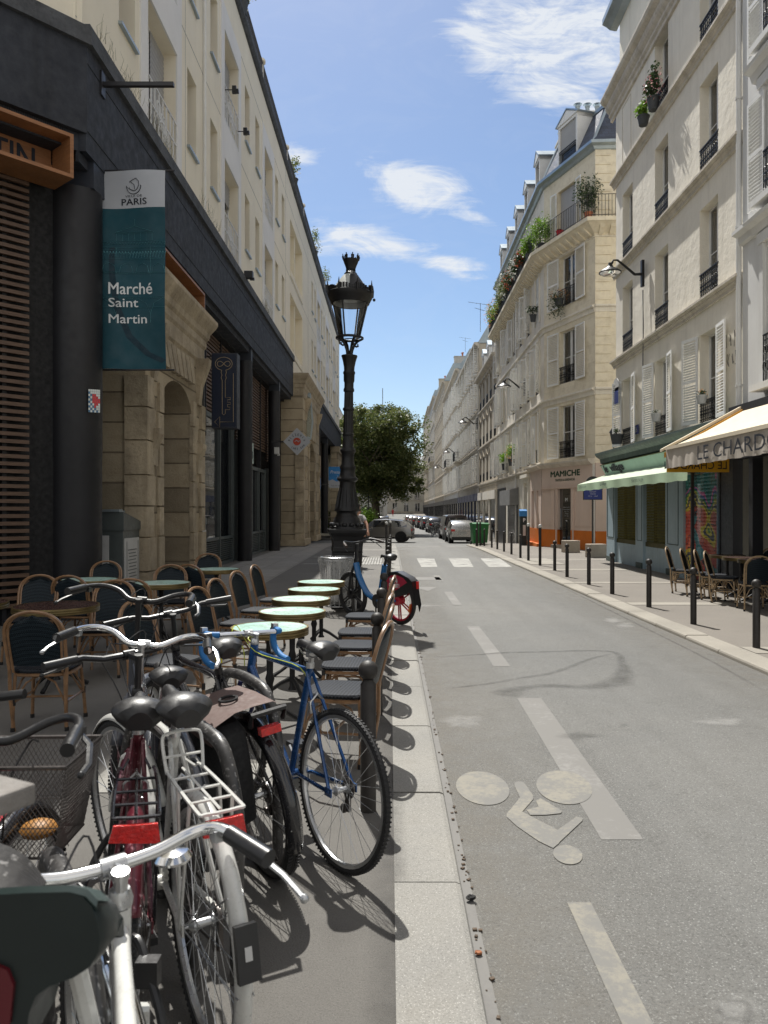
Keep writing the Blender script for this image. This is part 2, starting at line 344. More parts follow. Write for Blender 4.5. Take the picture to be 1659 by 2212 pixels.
M['village_cornice'] = mat('dark sea grey cornice', (.065, .095, .09), .55, 0, .2, 1.5, streak=.4)
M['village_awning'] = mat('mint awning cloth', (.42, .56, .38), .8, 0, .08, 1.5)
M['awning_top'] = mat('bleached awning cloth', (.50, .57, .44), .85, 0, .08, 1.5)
M['brass_grille'] = mat('dull brass grille', (.17, .155, .05), .45, .5, .2, 6)
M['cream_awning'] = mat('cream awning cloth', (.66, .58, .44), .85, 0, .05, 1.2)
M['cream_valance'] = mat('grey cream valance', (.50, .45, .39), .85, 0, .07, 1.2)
M['orange_cloth'] = mat('amber cloth', (.85, .46, .03), .8, 0, .05, 2)
M['orange_frame'] = mat('amber painted beam', (.62, .30, .03), .6)
M['mamiche_pink'] = mat('dusty pink shopfront', (.66, .53, .45), .7, 0, .05, 1, streak=.15)
M['mamiche_orange'] = mat('burnt orange plinth', (.60, .155, .008), .55, 0, .08, 2)
M['dark_green_ink'] = mat('dark green lettering', (.010, .055, .025), .6)
M['dark_shop'] = mat('dark shopfront paint', (.022, .022, .026), .45)
M['blue_shop'] = mat('navy shopfront', (.012, .022, .07), .4)
M['grey_cloth'] = mat('grey awning', (.20, .20, .20), .8)
M['silver_car'] = mat('silver car paint', (.42, .42, .41), .25, .6, .04, 3, coat=.8)
M['taupe_car'] = mat('warm grey car paint', (.26, .25, .235), .22, .6, .05, 3, coat=.8)
M['dark_car'] = mat('dark car paint', (.012, .014, .02), .2, .3, .05, 3, coat=.8)
M['brown_car'] = mat('dark taupe van paint', (.06, .045, .045), .3, .3, .05, 3, coat=.6)
M['skin'] = mat('skin', (.46, .25, .17), .5, 0, .08, 10)
M['hair'] = mat('dark hair', (.03, .018, .012), .6)
M['cloth_grey'] = mat('light grey t-shirt', (.36, .35, .35), .85)
M['cloth_black'] = mat('black cloth', (.012, .012, .014), .85)
M['cloth_red'] = mat('red cloth', (.5, .03, .05), .85)
M['share_blue'] = mat('share bike blue', (.006, .11, .30), .35, coat=.4)
M['share_red'] = mat('share bike red', (.40, .012, .03), .35, coat=.3)
M['bark'] = mat('tree bark', (.075, .06, .045), .9, 0, .3, 5, stretch=(4, 4, 1), bump=.8, bscale=18)
M['leaf'] = leaf_mat('plane leaves', (.040, .078, .018), (.20, .215, .075), .42)
M['leaf_bright'] = leaf_mat('bright leaves', (.10, .22, .02), (.22, .36, .04), .35)
M['leaf_dark'] = leaf_mat('ivy leaves', (.018, .045, .012), (.05, .085, .025), .2)
M['petal_red'] = leaf_mat('red petals', (.5, .05, .03), (.62, .18, .08), .3)
M['petal_pink'] = leaf_mat('pink petals', (.6, .2, .25), (.7, .45, .4), .3)
M['petal_white'] = leaf_mat('white petals', (.55, .58, .5), (.7, .7, .65), .3)
M['petal_orange'] = leaf_mat('orange petals', (.65, .25, .08), (.7, .42, .2), .3)
M['pot'] = mat('grey planter', (.06, .065, .07), .7)
M['far_tan'] = mat('tan weathered render', (.50, .445, .355), .92, 0, .12, .6, streak=.6)
M['far_grey'] = mat('grey weathered render', (.50, .49, .465), .92, 0, .12, .6, streak=.6)
M['white_far'] = mat('white far facade', (.66, .64, .58), .9, 0, .05, 1)

# ------------------------------------------------------------ mesh builder
class MB:
    def __init__(s): s.v = []; s.f = []; s.mi = []; s.cm = 0
    def add(s, vs, fs):
        o = len(s.v); s.v += [tuple(v) for v in vs]
        for f in fs: s.f.append([o+i for i in f]); s.mi.append(s.cm)
        return s
    def use(s, i): s.cm = i; return s
    def box(s, x0, x1, y0, y1, z0, z1):
        if x0 > x1: x0, x1 = x1, x0
        if y0 > y1: y0, y1 = y1, y0
        if z0 > z1: z0, z1 = z1, z0
        return s.add([(x0,y0,z0),(x1,y0,z0),(x1,y1,z0),(x0,y1,z0),(x0,y0,z1),(x1,y0,z1),(x1,y1,z1),(x0,y1,z1)],
              [(0,3,2,1),(4,5,6,7),(0,1,5,4),(1,2,6,5),(2,3,7,6),(3,0,4,7)])
    def obox(s, c, size, R=None):
        hx, hy, hz = [k/2 for k in size]; R = R or Matrix.Identity(3); c = Vector(c)
        vs = [c + R @ Vector((x*hx, y*hy, z*hz)) for z in (-1,1) for (x,y) in ((-1,-1),(1,-1),(1,1),(-1,1))]
        return s.add(vs, [(0,3,2,1),(4,5,6,7),(0,1,5,4),(1,2,6,5),(2,3,7,6),(3,0,4,7)])
    def quad(s, a, b, c, d): return s.add([a,b,c,d], [(0,1,2,3)])
    def poly(s, pts): return s.add(pts, [tuple(range(len(pts)))])
    def prism(s, pts, off):
        off = Vector(off); n = len(pts); a = [Vector(p) for p in pts]; b = [p+off for p in a]
        fs = [tuple(range(n))[::-1], tuple(range(n, 2*n))] + [(i, (i+1)%n, n+(i+1)%n, n+i) for i in range(n)]
        return s.add(a+b, fs)
    def tube(s, pts, r, n=8, closed=False, caps=True, flat=1.0):
        P = [Vector(p) for p in pts]; k = len(P)
        if k < 2: return s
        R = r if isinstance(r, (list, tuple)) else [r]*k
        T = []
        for i in range(k):
            if closed: t = P[(i+1)%k]-P[i-1]
            else: t = P[min(i+1,k-1)]-P[max(i-1,0)]
            T.append(t.normalized() if t.length > 1e-9 else Vector((0,0,1)))
        up = Vector((0,0,1)) if abs(T[0].z) < .95 else Vector((1,0,0))
        nrm = (up - T[0]*up.dot(T[0])).normalized()
        vs = []; N_ = []
        for i in range(k):
            nrm = (nrm - T[i]*nrm.dot(T[i]))
            nrm = nrm.normalized() if nrm.length > 1e-6 else T[i].orthogonal().normalized()
            bn = T[i].cross(nrm)
            for j in range(n):
                a = 2*PI*j/n
                vs.append(P[i] + (nrm*math.cos(a)*flat + bn*math.sin(a))*R[i])
        fs = []
        m_ = k if closed else k-1
        for i in range(m_):
            i2 = (i+1) % k
            for j in range(n):
                j2 = (j+1) % n
                fs.append((i*n+j, i*n+j2, i2*n+j2, i2*n+j))
        if caps and not closed:
            fs.append(tuple(range(n))[::-1]); fs.append(tuple((k-1)*n+j for j in range(n)))
        return s.add(vs, fs)
    def cyl(s, a, b, r, n=12, r2=None): return s.tube([a, b], [r, r if r2 is None else r2], n)
    def lathe(s, prof, n=24, c=(0,0,0), ax='Z', sq=None, cap=True):
        vs = []; c = Vector(c)
        for (r, z) in prof:
            for j in range(n):
                a = 2*PI*j/n + (PI/n if sq else 0)
                x, y = r*math.cos(a), r*math.sin(a)
                v = Vector((x, y, z)) if ax == 'Z' else (Vector((z, x, y)) if ax == 'X' else Vector((y, z, x)))
                vs.append(c+v)
        fs = []
        for i in range(len(prof)-1):
            for j in range(n):
                j2 = (j+1) % n; fs.append((i*n+j, i*n+j2, (i+1)*n+j2, (i+1)*n+j))
        if cap: fs.append(tuple(range(n))[::-1]); fs.append(tuple((len(prof)-1)*n+j for j in range(n)))
        return s.add(vs, fs)
    def ring(s, c, r, tr, n=32, m=8, ax='Y', ry=None):
        c = Vector(c); pts = []
        for i in range(n):
            a = 2*PI*i/n; x, y = r*math.cos(a), (ry or r)*math.sin(a)
            pts.append(c + (Vector((x,0,y)) if ax == 'Y' else Vector((x,y,0)) if ax == 'Z' else Vector((0,x,y))))
        return s.tube(pts, tr, m, closed=True)
    def sphere(s, c, r, n=12, m=8, sc=(1,1,1)):
        pr = [(max(1e-4, r*math.sin(PI*i/m)), -r*math.cos(PI*i/m)) for i in range(m+1)]
        o = len(s.v); s.lathe(pr, n, (0,0,0), cap=False); c = Vector(c)
        for i in range(o, len(s.v)):
            v = s.v[i]; s.v[i] = (c.x+v[0]*sc[0], c.y+v[1]*sc[1], c.z+v[2]*sc[2])
        return s
    def sheet(s, rows):
        nr, nc = len(rows), len(rows[0])
        return s.add([p for r in rows for p in r], [(i*nc+j, i*nc+j+1, (i+1)*nc+j+1, (i+1)*nc+j) for i in range(nr-1) for j in range(nc-1)])
    def leaves(s, c, rx, ry, rz, n, size, shell=.4, droop=0):
        rnd = random.random; c = Vector(c)
        for _ in range(n):
            d = Vector((random.gauss(0,1), random.gauss(0,1), random.gauss(0,1))).normalized()
            r = (shell + (1-shell)*rnd())
            p = c + Vector((d.x*rx*r, d.y*ry*r, d.z*rz*r - droop*rnd()))
            a = Vector((random.gauss(0,1), random.gauss(0,1), random.gauss(0,.7))).normalized()
            b = a.cross(Vector((random.gauss(0,1), random.gauss(0,1), random.gauss(0,1)))).normalized()
            h = size*(.6+.8*rnd()); w = h*.55
            s.add([p-a*h*.5, p+b*w*.5, p+a*h*.5, p-b*w*.5], [(0,1,2,3)])
        return s
    def xform(s, mtx, start=0):
        for i in range(start, len(s.v)): s.v[i] = tuple(mtx @ Vector(s.v[i]))
        return s
    def mesh(s, name, mats, smooth=True, angle=38):
        me = D.meshes.new(name); me.from_pydata(s.v, [], s.f)
        if not isinstance(mats, (list, tuple)): mats = [mats]
        for m_ in mats: me.materials.append(M[m_] if isinstance(m_, str) else m_)
        if len(mats) > 1: me.polygons.foreach_set('material_index', s.mi)
        me.update()
        if smooth and len(s.f):
            me.polygons.foreach_set('use_smooth', [True]*len(s.f))
            me.set_sharp_from_angle(angle=rad(angle))
        return me
    def build(s, name, mats, parent=None, loc=None, rot=None, smooth=True):
        return link(s.mesh(name, mats, smooth), name, parent, loc, rot)
def link(me, name, parent=None, loc=None, rot=None):
    o = D.objects.new(name, me); C.objects.link(o); o.parent = parent
    if loc is not None: o.location = loc
    if rot is not None: o.rotation_euler = rot
    return o
def tag(o, label=None, cat=None, group=None, kind=None):
    if label: o['label'] = label
    if cat: o['category'] = cat
    if group: o['group'] = group
    if kind: o['kind'] = kind
    return o
def thing(name, label, cat, loc=(0,0,0), rz=0, group=None):
    o = D.objects.new(name, None); C.objects.link(o); o.location = loc; o.rotation_euler = (0, 0, rz)
    o.empty_display_size = .1
    return tag(o, label, cat, group)
def kids(o): return [c for c in D.objects if c.parent == o]
def copy_tree(root, loc=None, rz=None, label=None, name=None):
    allk = {}
    for o in D.objects:
        if o.parent: allk.setdefault(o.parent.name, []).append(o)
    def rec(o, par):
        c = o.copy(); C.objects.link(c); c.parent = par
        for ch in allk.get(o.name, []): rec(ch, c)
        return c
    r = rec(root, None)
    if loc is not None: r.location = loc
    if rz is not None: r.rotation_euler = (r.rotation_euler[0], r.rotation_euler[1], rz)
    if label: r['label'] = label
    return r
TX = {}
def text_mesh(body, w, h, bold=0, mat_='ink', thick=.002, shear=0, curve=0):
    """flat lettering in the XZ plane facing -Y, lower left at origin, scaled to w x h"""
    cu = D.curves.new('lettering', 'FONT'); cu.body = body; cu.size = 1; cu.shear = shear; cu.extrude = 0
    cu.resolution_u = 3
    o = D.objects.new('lettering', cu); C.objects.link(o)
    dg = bpy.context.evaluated_depsgraph_get(); me = D.meshes.new_from_object(o.evaluated_get(dg))
    D.objects.remove(o); D.curves.remove(cu)
    xs = [v.co.x for v in me.vertices]; ys = [v.co.y for v in me.vertices]
    x0, x1, y0, y1 = min(xs), max(xs), min(ys), max(ys)
    for v in me.vertices:
        x = (v.co.x-x0)/(x1-x0)*w; y = (v.co.y-y0)/(y1-y0)*h
        v.co = (x, 0, y)
    if bold:       # heavier strokes: shifted copies in layers
        vs = [tuple(v.co) for v in me.vertices]; fs = [tuple(p.vertices) for p in me.polygons]; b = min(bold*1.1, .05)*h*1.6; V, F = [], []
        for k, (dx, dz) in enumerate(((0,0),(b,0),(-b,0),(0,b*.6),(0,-b*.6))):
            o_ = len(V); V += [(x+dx, y-.0004*k, z+dz) for x, y, z in vs]; F += [tuple(i+o_ for i in f) for f in fs]
        me = D.meshes.new('lettering'); me.from_pydata(V, [], F)
    me.materials.clear(); me.materials.append(M[mat_]); me.update()
    return me
def text(body, w, h, parent, loc, rz=0, rx=0, bold=0, mat_='ink', name='lettering', ry=0, shear=0):
    return link(text_mesh(body, w, h, bold, mat_, shear=shear), name, parent, loc, (rx, ry, rz))
def gz(Y):
    P = [(-50,0),(33,0),(40,-.12),(50,-.5),(60,-.62),(130,-.62),(165,-.1),(205,1.0),(400,1.3)]
    for (a, za), (b, zb) in zip(P, P[1:]):
        if Y <= b: return za + (zb-za)*max(0,(Y-a))/(b-a)
    return P[-1][1]
# ------------------------------------------------------------ ground, road, pavements
YS = [-8,-4,0,2,4,6,8,10,12,15,18,22,26,30,33,36,40,43,46,50,55,60,70,80,95,110,130,150,165,185,205,260,400]
def strip(name, x0, x1, y0, y1, dz, m, nx=1, kind='structure'):
    ys = sorted(set([y0] + [y for y in YS if y0 < y < y1] + [y1]))
    mb = MB(); f0 = x0 if callable(x0) else (lambda y: x0); f1 = x1 if callable(x1) else (lambda y: x1)
    mb.sheet([[(f0(y)+(f1(y)-f0(y))*i/nx, y, gz(y)+dz) for i in range(nx+1)] for y in ys])
    o = mb.build(name, m, smooth=False); o['kind'] = kind; return o
strip('ground', -400, 400, -8, 400, -.10, 'asphalt')
def kerbR(y): return 3.78 if y < 38.6 else min(5.7, 3.78 + (y-38.6)*1.3)
ys_keep = YS; YS = sorted(YS + [38.6, 40.1])
strip('road', .2, lambda y: kerbR(y)+.1, -8, 205, -.05, 'asphalt')
strip('side_road', -60, .3, 47.5, 58, -.052, 'asphalt')
strip('side_road', 7.3, 60, 25.2, 30.2, -.02, 'pave_right')
strip('pavement', -40, .02, -8, 46.6, 0, 'pave_asphalt')
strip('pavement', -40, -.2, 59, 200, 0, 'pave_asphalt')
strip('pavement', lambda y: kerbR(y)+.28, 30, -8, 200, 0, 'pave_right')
# light stone paving strip along the building on the left and across the pavement
strip('paving_slabs', -4.6, -2.75, 11.2, 46, .004, 'slab')
for (x0, x1, y0, y1) in ((-1.75,-.55,4.35,4.85), (-2.6,-.05,22.9,23.3), (-2.6,-.15,26.3,26.6), (-2.6,-.15,31,31.4), (-2.7,-.2,36,36.4)):
    strip('stone_band', x0, x1, y0, y1, .005, 'granite')
for (x0, x1, y0, y1) in ((4.1,7.0,13.0,13.35),(4.1,7.0,8.6,9.0),(4.1,7.1,16.9,17.2),(4.1,6.4,20.6,21.0),(4.1,7.0,24.9,25.2)):
    strip('stone_band', x0, x1, y0, y1, .005, 'granite_right')
tg = MB()
for k in range(9):
    x = -.98 + k*.085; tg.box(x, x+.045, 22.6, 26.0, .006, .012)
o = tg.build('tactile_paving', 'paint_white'); o['kind'] = 'structure'
o = MB().box(4.2, 5.2, 22.8, 25.6, .006, .010).build('tactile_paving', 'granite_right'); o['kind'] = 'structure'
def kerb(name, xa, xb, y0, y1, step, m, seed=1, drop=.13):
    rnd = random.Random(seed); mb = MB(); y = y0
    while y < y1:
        l = step*(.85+.35*rnd.random()); e = min(y1, y+l)
        g = .009
        za, zb = gz(y+g), gz(e-g); xa_, xb_ = (xa(y) if callable(xa) else xa), (xb(y) if callable(xb) else xb)
        xa2, xb2 = (xa(e) if callable(xa) else xa), (xb(e) if callable(xb) else xb)
        t = .008*rnd.random(); c = .018; s = 1 if xb_ > xa_ else -1
        rows = []
        for (yy, A, B, z) in ((y+g, xa_, xb_, za), (e-g, xa2, xb2, zb)):
            rows.append([(A, yy, z+.002+t), (B-s*c*1.6, yy, z+.002+t), (B-s*c*.5, yy, z-.006+t), (B, yy, z-.024+t), (B+s*.006, yy, z-drop)])
        mb.sheet(rows)
        for r in rows: mb.poly(r + [(r[0][0], r[0][1], r[4][2])])
        y = e
    o = mb.build(name, m, smooth=False); o['kind'] = 'structure'; return o
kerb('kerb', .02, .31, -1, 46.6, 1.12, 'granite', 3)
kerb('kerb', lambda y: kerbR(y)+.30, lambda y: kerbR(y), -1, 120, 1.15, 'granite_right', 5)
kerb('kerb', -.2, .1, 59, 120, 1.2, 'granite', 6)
# gutter: dark joint and grit line by the kerbs
mb = MB()
for (a, b) in ((-1, 12), (12, 33), (33, 46)):
    mb.sheet([[(.30, a, gz(a)-.046), (.36, a, gz(a)-.046)], [(.30, b, gz(b)-.046), (.345, b, gz(b)-.046)]])
o = mb.build('gutter', 'stain', smooth=False); o['kind'] = 'structure'
mb = MB(); rnd = random.Random(4)
for k in range(170):
    y = 1.5 + 14*rnd.random()**1.6; s = .003+.006*rnd.random()**2
    mb.obox((.33+.03*rnd.random(), y, -.045+s*.3), (s*1.6, s*2, s*.7), Matrix.Rotation(rnd.random()*3, 3, 'Z'))
o = mb.build('gutter_grit', mat('dry leaf grit', (.085,.06,.04), .9, 0, .5, 40)); tag(o, 'crumbs of dry leaf and grit along the left gutter', None, None, 'stuff')
# ---- painted marks on the road
def gp(u, v, z=-.05):        # picture reading -> place on the ground plane (used to survey the marks)
    Y = (1.6-z)*1660/(v-1103); return ((u-842)*Y/1660, Y)
def mark(name, polys, m, dz=-.046):
    mb = MB()
    for p in polys: mb.poly([(x, y, gz(y)+dz) for x, y in p])
    o = mb.build(name, m, smooth=False); o['kind'] = 'structure'; return o
def quadm(u): return [gp(*p) for p in u]
mark('lane_dash', [[(.745,1.2),(.845,1.2),(.845,3.23),(.745,3.23)]], 'paint_bike')
mark('lane_dash', [[(1.06,3.85),(1.27,3.85),(1.33,6.76),(1.12,6.76)], [(1.10,8.13),(1.28,8.13),(1.27,10.95),(1.10,10.95)]], 'paint_faint', -.0478)
mark('lane_dash', [[(1.1,13.4),(1.26,13.4),(1.26,15.6),(1.1,15.6)],[(1.1,18.0),(1.26,18.0),(1.26,19.6),(1.1,19.6)]], 'paint_faint')
def ell(u, v, ru, rv, n=36):
    return [gp(u+ru*math.cos(2*PI*i/n), v+rv*math.sin(2*PI*i/n)) for i in range(n)]
def ri(poly): return [gp(1500*.54+ (x*.9476)*.54, (2200+y*.9476)*.54) for x, y in poly]
wheel1 = ri([(455+113*math.cos(t), 1008+70*math.sin(t)+ .12*113*math.cos(t)) for t in [2*PI*i/36 for i in range(36)]])
wheel2 = ri([(799+118*math.cos(t), 1005+70*math.sin(t)+ .12*118*math.cos(t)) for t in [2*PI*i/36 for i in range(36)]])
leg = ri([(588,985),(605,980),(625,982),(640,1000),(668,1040),(668,1055),(622,1108),(780,1190),(778,1240),(752,1262),(690,1232),(600,1170),(556,1130),(556,1115),(570,1100),(612,1048),(590,1000)])
thigh = ri([(640,1100),(690,1088),(680,1062),(700,1052),(790,1105),(785,1115),(720,1122),(655,1122)])
arm = ri([(765,1190),(850,1130),(878,1135),(876,1146),(778,1238)])
head = ri([(814+62*math.cos(t), 1290+40*math.sin(t)+8*math.cos(t)) for t in [2*PI*i/28 for i in range(28)]])
mark('bicycle_marking', [wheel1, wheel2], 'paint_bike')
mark('bicycle_marking', [leg, head], 'paint_bike', -.0455)
mark('bicycle_marking', [thigh, arm], 'paint_bike', -.0449)
mark('arrow_marking', [[gp(900,1247),(gp(948,1247)),gp(955,1253),gp(895,1253)], [gp(890,1268), gp(945,1268), gp(925,1277)]], 'paint_faint')
st = []
for (a, b, c_, d_) in ((900,938,945,910),(969,1012,1023,981),(1038,1080,1106,1056)):
    st.append([gp(a,1206.5),gp(b,1206.5),gp(c_,1225),gp(d_,1225)])
mark('zebra_crossing', st, 'paint_white')
mark('zebra_crossing', [[gp(a,1175.5),gp(a+26,1175.5),gp(a+30,1178.5),gp(a+2,1178.5)] for a in (880,922,963)], 'paint_faint')
def blob(u, v, ru, rv, seed, n=26):
    rnd = random.Random(seed); ph = [rnd.random()*6 for _ in range(4)]
    return [gp(u+ru*math.cos(t)*(1+.16*math.sin(3*t+ph[0])+.10*math.sin(7*t+ph[1])), v+rv*math.sin(t)*(1+.16*math.sin(4*t+ph[2])+.12*math.sin(6*t+ph[3]))) for t in [2*PI*i/n for i in range(n)]]
def path_poly(pts, ws):
    L_, R_ = [], []
    G = [gp(*p) for p in pts]
    for i, (x, y) in enumerate(G):
        a = G[max(0,i-1)]; b = G[min(len(G)-1,i+1)]; dx, dy = b[0]-a[0], b[1]-a[1]; l = math.hypot(dx, dy) or 1
        w = ws[i]/2; L_.append((x-dy/l*w, y+dx/l*w)); R_.append((x+dy/l*w, y-dx/l*w))
    return [[L_[i], L_[i+1], R_[i+1], R_[i]] for i in range(len(G)-1)]
def soft(name, rows, al, m, dz=-.0465):
    """sheet with feathered edges: rows of points, al = weight per column"""
    mb = MB(); mb.sheet([[(x, y, gz(y)+dz) for x, y in r] for r in rows]); o = mb.build(name, m, smooth=False); o['kind'] = 'structure'
    ca = o.data.color_attributes.new('wear', 'FLOAT_COLOR', 'POINT'); nc = len(rows[0])
    for i in range(len(o.data.vertices)):
        r, c = divmod(i, nc); v = al[r][c] if isinstance(al[0], (list, tuple)) else al[c]; ca.data[i].color = (v, v, v, 1)
    return o
def soft_path(name, pts, ws, m, dz=-.0465):
    G = [gp(*p) for p in pts]; rows = []
    P = [Vector((x, y, 0)) for x, y in G]; Q = []
    for i in range(len(P)-1):
        for j in range(5):
            u = j/5; p0, p1, p2, p3 = P[max(0,i-1)], P[i], P[i+1], P[min(len(P)-1,i+2)]
            Q.append((.5*((2*p1)+(p2-p0)*u+(2*p0-5*p1+4*p2-p3)*u*u+(3*p1-p0-3*p2+p3)*u**3), ws[i]+(ws[i+1]-ws[i])*u))
    Q.append((P[-1], ws[-1])); al = []
    for i, (p, w) in enumerate(Q):
        a, b = Q[max(0,i-1)][0], Q[min(len(Q)-1,i+1)][0]; d = (b-a).normalized(); n = Vector((-d.y, d.x, 0)); f = min(1, i/3, (len(Q)-1-i)/3)
        rows.append([(p+n*w*k)[:2] for k in (-1.3,-.35,.35,1.3)]); al.append((0,f,f,0))
    return soft(name, rows, al, m, dz)
def soft_blob(name, u, v, ru, rv, m, dz=-.0464, seed=1):
    b_ = blob(u, v, ru, rv, seed, 30); b_.append(b_[0]); c = gp(u, v)
    return soft(name, [[c]*31, [((x+c[0])/2, (y+c[1])/2) for x, y in b_], b_], [[1]*31,[.8]*31,[0]*31], m, dz)
soft_path('stain', [(930,1420),(1010,1416),(1100,1410),(1190,1408),(1270,1406),(1330,1410),(1344,1432),(1348,1452),(1330,1475),(1275,1484),(1180,1482),(1110,1490),(1060,1498)], [.02,.03,.05,.04,.05,.04,.05,.09,.14,.10,.07,.09,.03], 'soft_stain')
soft_path('stain', [(960,1488),(1050,1478),(1120,1466),(1200,1452),(1275,1424),(1330,1412)], [.02,.03,.04,.04,.03,.02], 'soft_stain', -.0462)
soft_path('seam', [(1215,1268),(1330,1325),(1400,1360),(1520,1420),(1659,1497)], [.02]*5, 'soft_stain')
for (u, v, ru, rv, sd) in ((1348,1567,10,5,5),(1105,1500,36,8,6),(1250,1590,60,8,8)): soft_blob('stain', u, v, ru, rv, 'soft_stain', -.0460-.0001*sd, sd)
for (u, v, ru, rv, sd) in ((1350,1352,24,7,2),(1325,1341,28,6,3),(915,1309,44,3,4),(1590,2185,60,40,9),(1000,1560,50,16,5),(1560,1560,60,10,6)): soft_blob('pale_stain', u, v, ru, rv, 'soft_pale', -.0450-.0001*sd, sd)
soft_path('manhole_patch', [(1548,2165),(1562,2196),(1606,2204),(1618,2188),(1608,2166),(1552,2164)], [.010,.014,.016,.014,.012,.01], 'soft_stain', -.0445)
soft('gutter_dust', [[(x, y) for x in (.30,.42,.75,1.25)] for y in [1+k*1.5 for k in range(24)]], (.9,.9,.5,0), 'soft_tan', -.0482)
soft('gutter_dust', [[(x, y) for x in (2.7,3.2,3.6,3.77)] for y in [1+k*1.5 for k in range(24)]], (0,.35,.8,.9), 'soft_tan', -.0482)
soft('joint_stain', [[(x, y) for x in (-.10,-.01,.03,.09)] for y in [0+k*1.5 for k in range(30)]], (0,.8,.8,0), 'soft_stain', .004)
for k, (x, y, r) in enumerate(((-.35,2.1,.22),(-.9,5.2,.25),(-.45,1.8,.10))):
    an = [2*PI*i/20 for i in range(21)]; soft('pavement_stain', [[(x, y)]*21, [(x+r*.5*math.cos(a), y+r*.5*math.sin(a)) for a in an], [(x+r*math.cos(a)*(1+.2*math.sin(3*a)), y+r*math.sin(a)) for a in an]], [[1]*21,[.7]*21,[0]*21], 'soft_pale' if k == 0 else 'soft_stain', .008+.0003*k)
# scraps in the gutter and street
for (u, v, s, c, l, nm, ct) in ((1017,1949,.030,(.006,.006,.006),'small black crumpled scrap on the road by the kerb','scrap','scrap'),
                    (1033,2066,.020,(.38,.15,.07),'tiny orange scrap lying in the gutter','scrap','scrap')):
    x, y = gp(u, v); mb = MB(); mb.sphere((0,0,s*.45), s*.6, 10, 6, (1.2,.8,.6))
    rnd = random.Random(u); mb.v = [(a+rnd.uniform(-1,1)*s*.12, b+rnd.uniform(-1,1)*s*.12, c_+rnd.uniform(-.5,1)*s*.1) for a, b, c_ in mb.v]
    o = mb.build(nm, mat(nm, c, .8), None, (x, y, -.045)); tag(o, l, 'litter')
# ------------------------------------------------------------ building kit
def wall_mb(L, z0, H, ops, depth=.22, mb=None, x0=0):
    """front wall in plane y=0 (outward +y) with openings (s,z,w,h) and reveals"""
    mb = mb or MB()
    xs = sorted(set([x0, L] + [o[0] for o in ops] + [o[0]+o[2] for o in ops])); zs = sorted(set([z0, H] + [o[1] for o in ops] + [o[1]+o[3] for o in ops]))
    xs = [x for x in xs if x0 <= x <= L]; zs = [z for z in zs if z0 <= z <= H]
    for j in range(len(zs)-1):
        run = None
        for i in range(len(xs)-1):
            cx, cz = (xs[i]+xs[i+1])/2, (zs[j]+zs[j+1])/2
            hole = any(o[0] < cx < o[0]+o[2] and o[1] < cz < o[1]+o[3] for o in ops)
            if not hole: run = xs[i] if run is None else run
            if (hole or i == len(xs)-2) and run is not None:
                e = xs[i] if hole else xs[i+1]
                mb.quad((e,0,zs[j]),(run,0,zs[j]),(run,0,zs[j+1]),(e,0,zs[j+1])); run = None
    for (s, z, w, h) in [o[:4] for o in ops]:
        a, b, c, d = (s,z), (s+w,z), (s+w,z+h), (s,z+h)
        for p, q in ((a,b),(b,c),(c,d),(d,a)):
            mb.quad((p[0],0,p[1]),(q[0],0,q[1]),(q[0],-depth,q[1]),(p[0],-depth,p[1]))
    return mb
TM = {}
def tmpl(key, fn):
    if key not in TM: TM[key] = fn()
    return TM[key]
def win_frame(w, h, col='white_paint', bars=1, transom=None, t=.05, mull=True):
    def f():
        mb = MB(); mb.box(0,w,-.03,.03,0,t); mb.box(0,w,-.03,.03,h-t,h); mb.box(0,t,-.03,.03,t,h-t); mb.box(w-t,w,-.03,.03,t,h-t)
        if mull: mb.box(w/2-.045,w/2+.045,-.03,.034,t,h-t)
        for (a, b) in (((t, w/2-.045),(w/2+.045, w-t)) if mull else ((t, w-t),)):
            mb.box(a,a+.035,-.02,.022,t,h-t); mb.box(b-.035,b,-.02,.022,t,h-t)
            for k in range(1, bars+1):
                z = h*k/(bars+1); mb.box(a,b,-.02,.02,z-.014,z+.014)
        return mb.mesh('window', col)
    return tmpl(('wf', round(w,2), round(h,2), col, bars, mull, t), f)
def pane_me(w, h, m='glass'):
    return tmpl(('pn', round(w,2), round(h,2), m), lambda: MB().box(.04, w-.04, -.008, .008, .04, h-.04).mesh('pane', m, False))
def curtain_me(w, h, m='curtain'):
    def f():
        mb = MB(); rows = []
        for z in (0.03, h*.5, h-.05):
            rows.append([(w*(.04+.92*i/40), .03*math.sin(i*1.7)+.012*math.sin(i*4.1), z) for i in range(41)])
        return mb.sheet(rows).mesh('curtain', m)
    return tmpl(('cu', round(w,2), round(h,2), m), f)
def shutter_me(w, h, pitch=.055, col='shutter', t=.03):
    def f():
        mb = MB(); s = .055
        mb.box(0,s,-t/2,t/2,0,h); mb.box(w-s,w,-t/2,t/2,0,h)
        for z in (0, h*.48, h-.07): mb.box(s,w-s,-t/2,t/2,z,z+.07)
        z = .085
        while z < h-.09:
            if not (h*.48-.03 < z < h*.48+.075):
                R = Matrix.Rotation(rad(48), 3, 'X'); mb.obox((w/2,0,z),(w-2*s,.042,.008),R)
            z += pitch
        return mb.mesh('shutter', col, False)
    return tmpl(('sh', round(w,2), round(h,2), pitch, col), f)
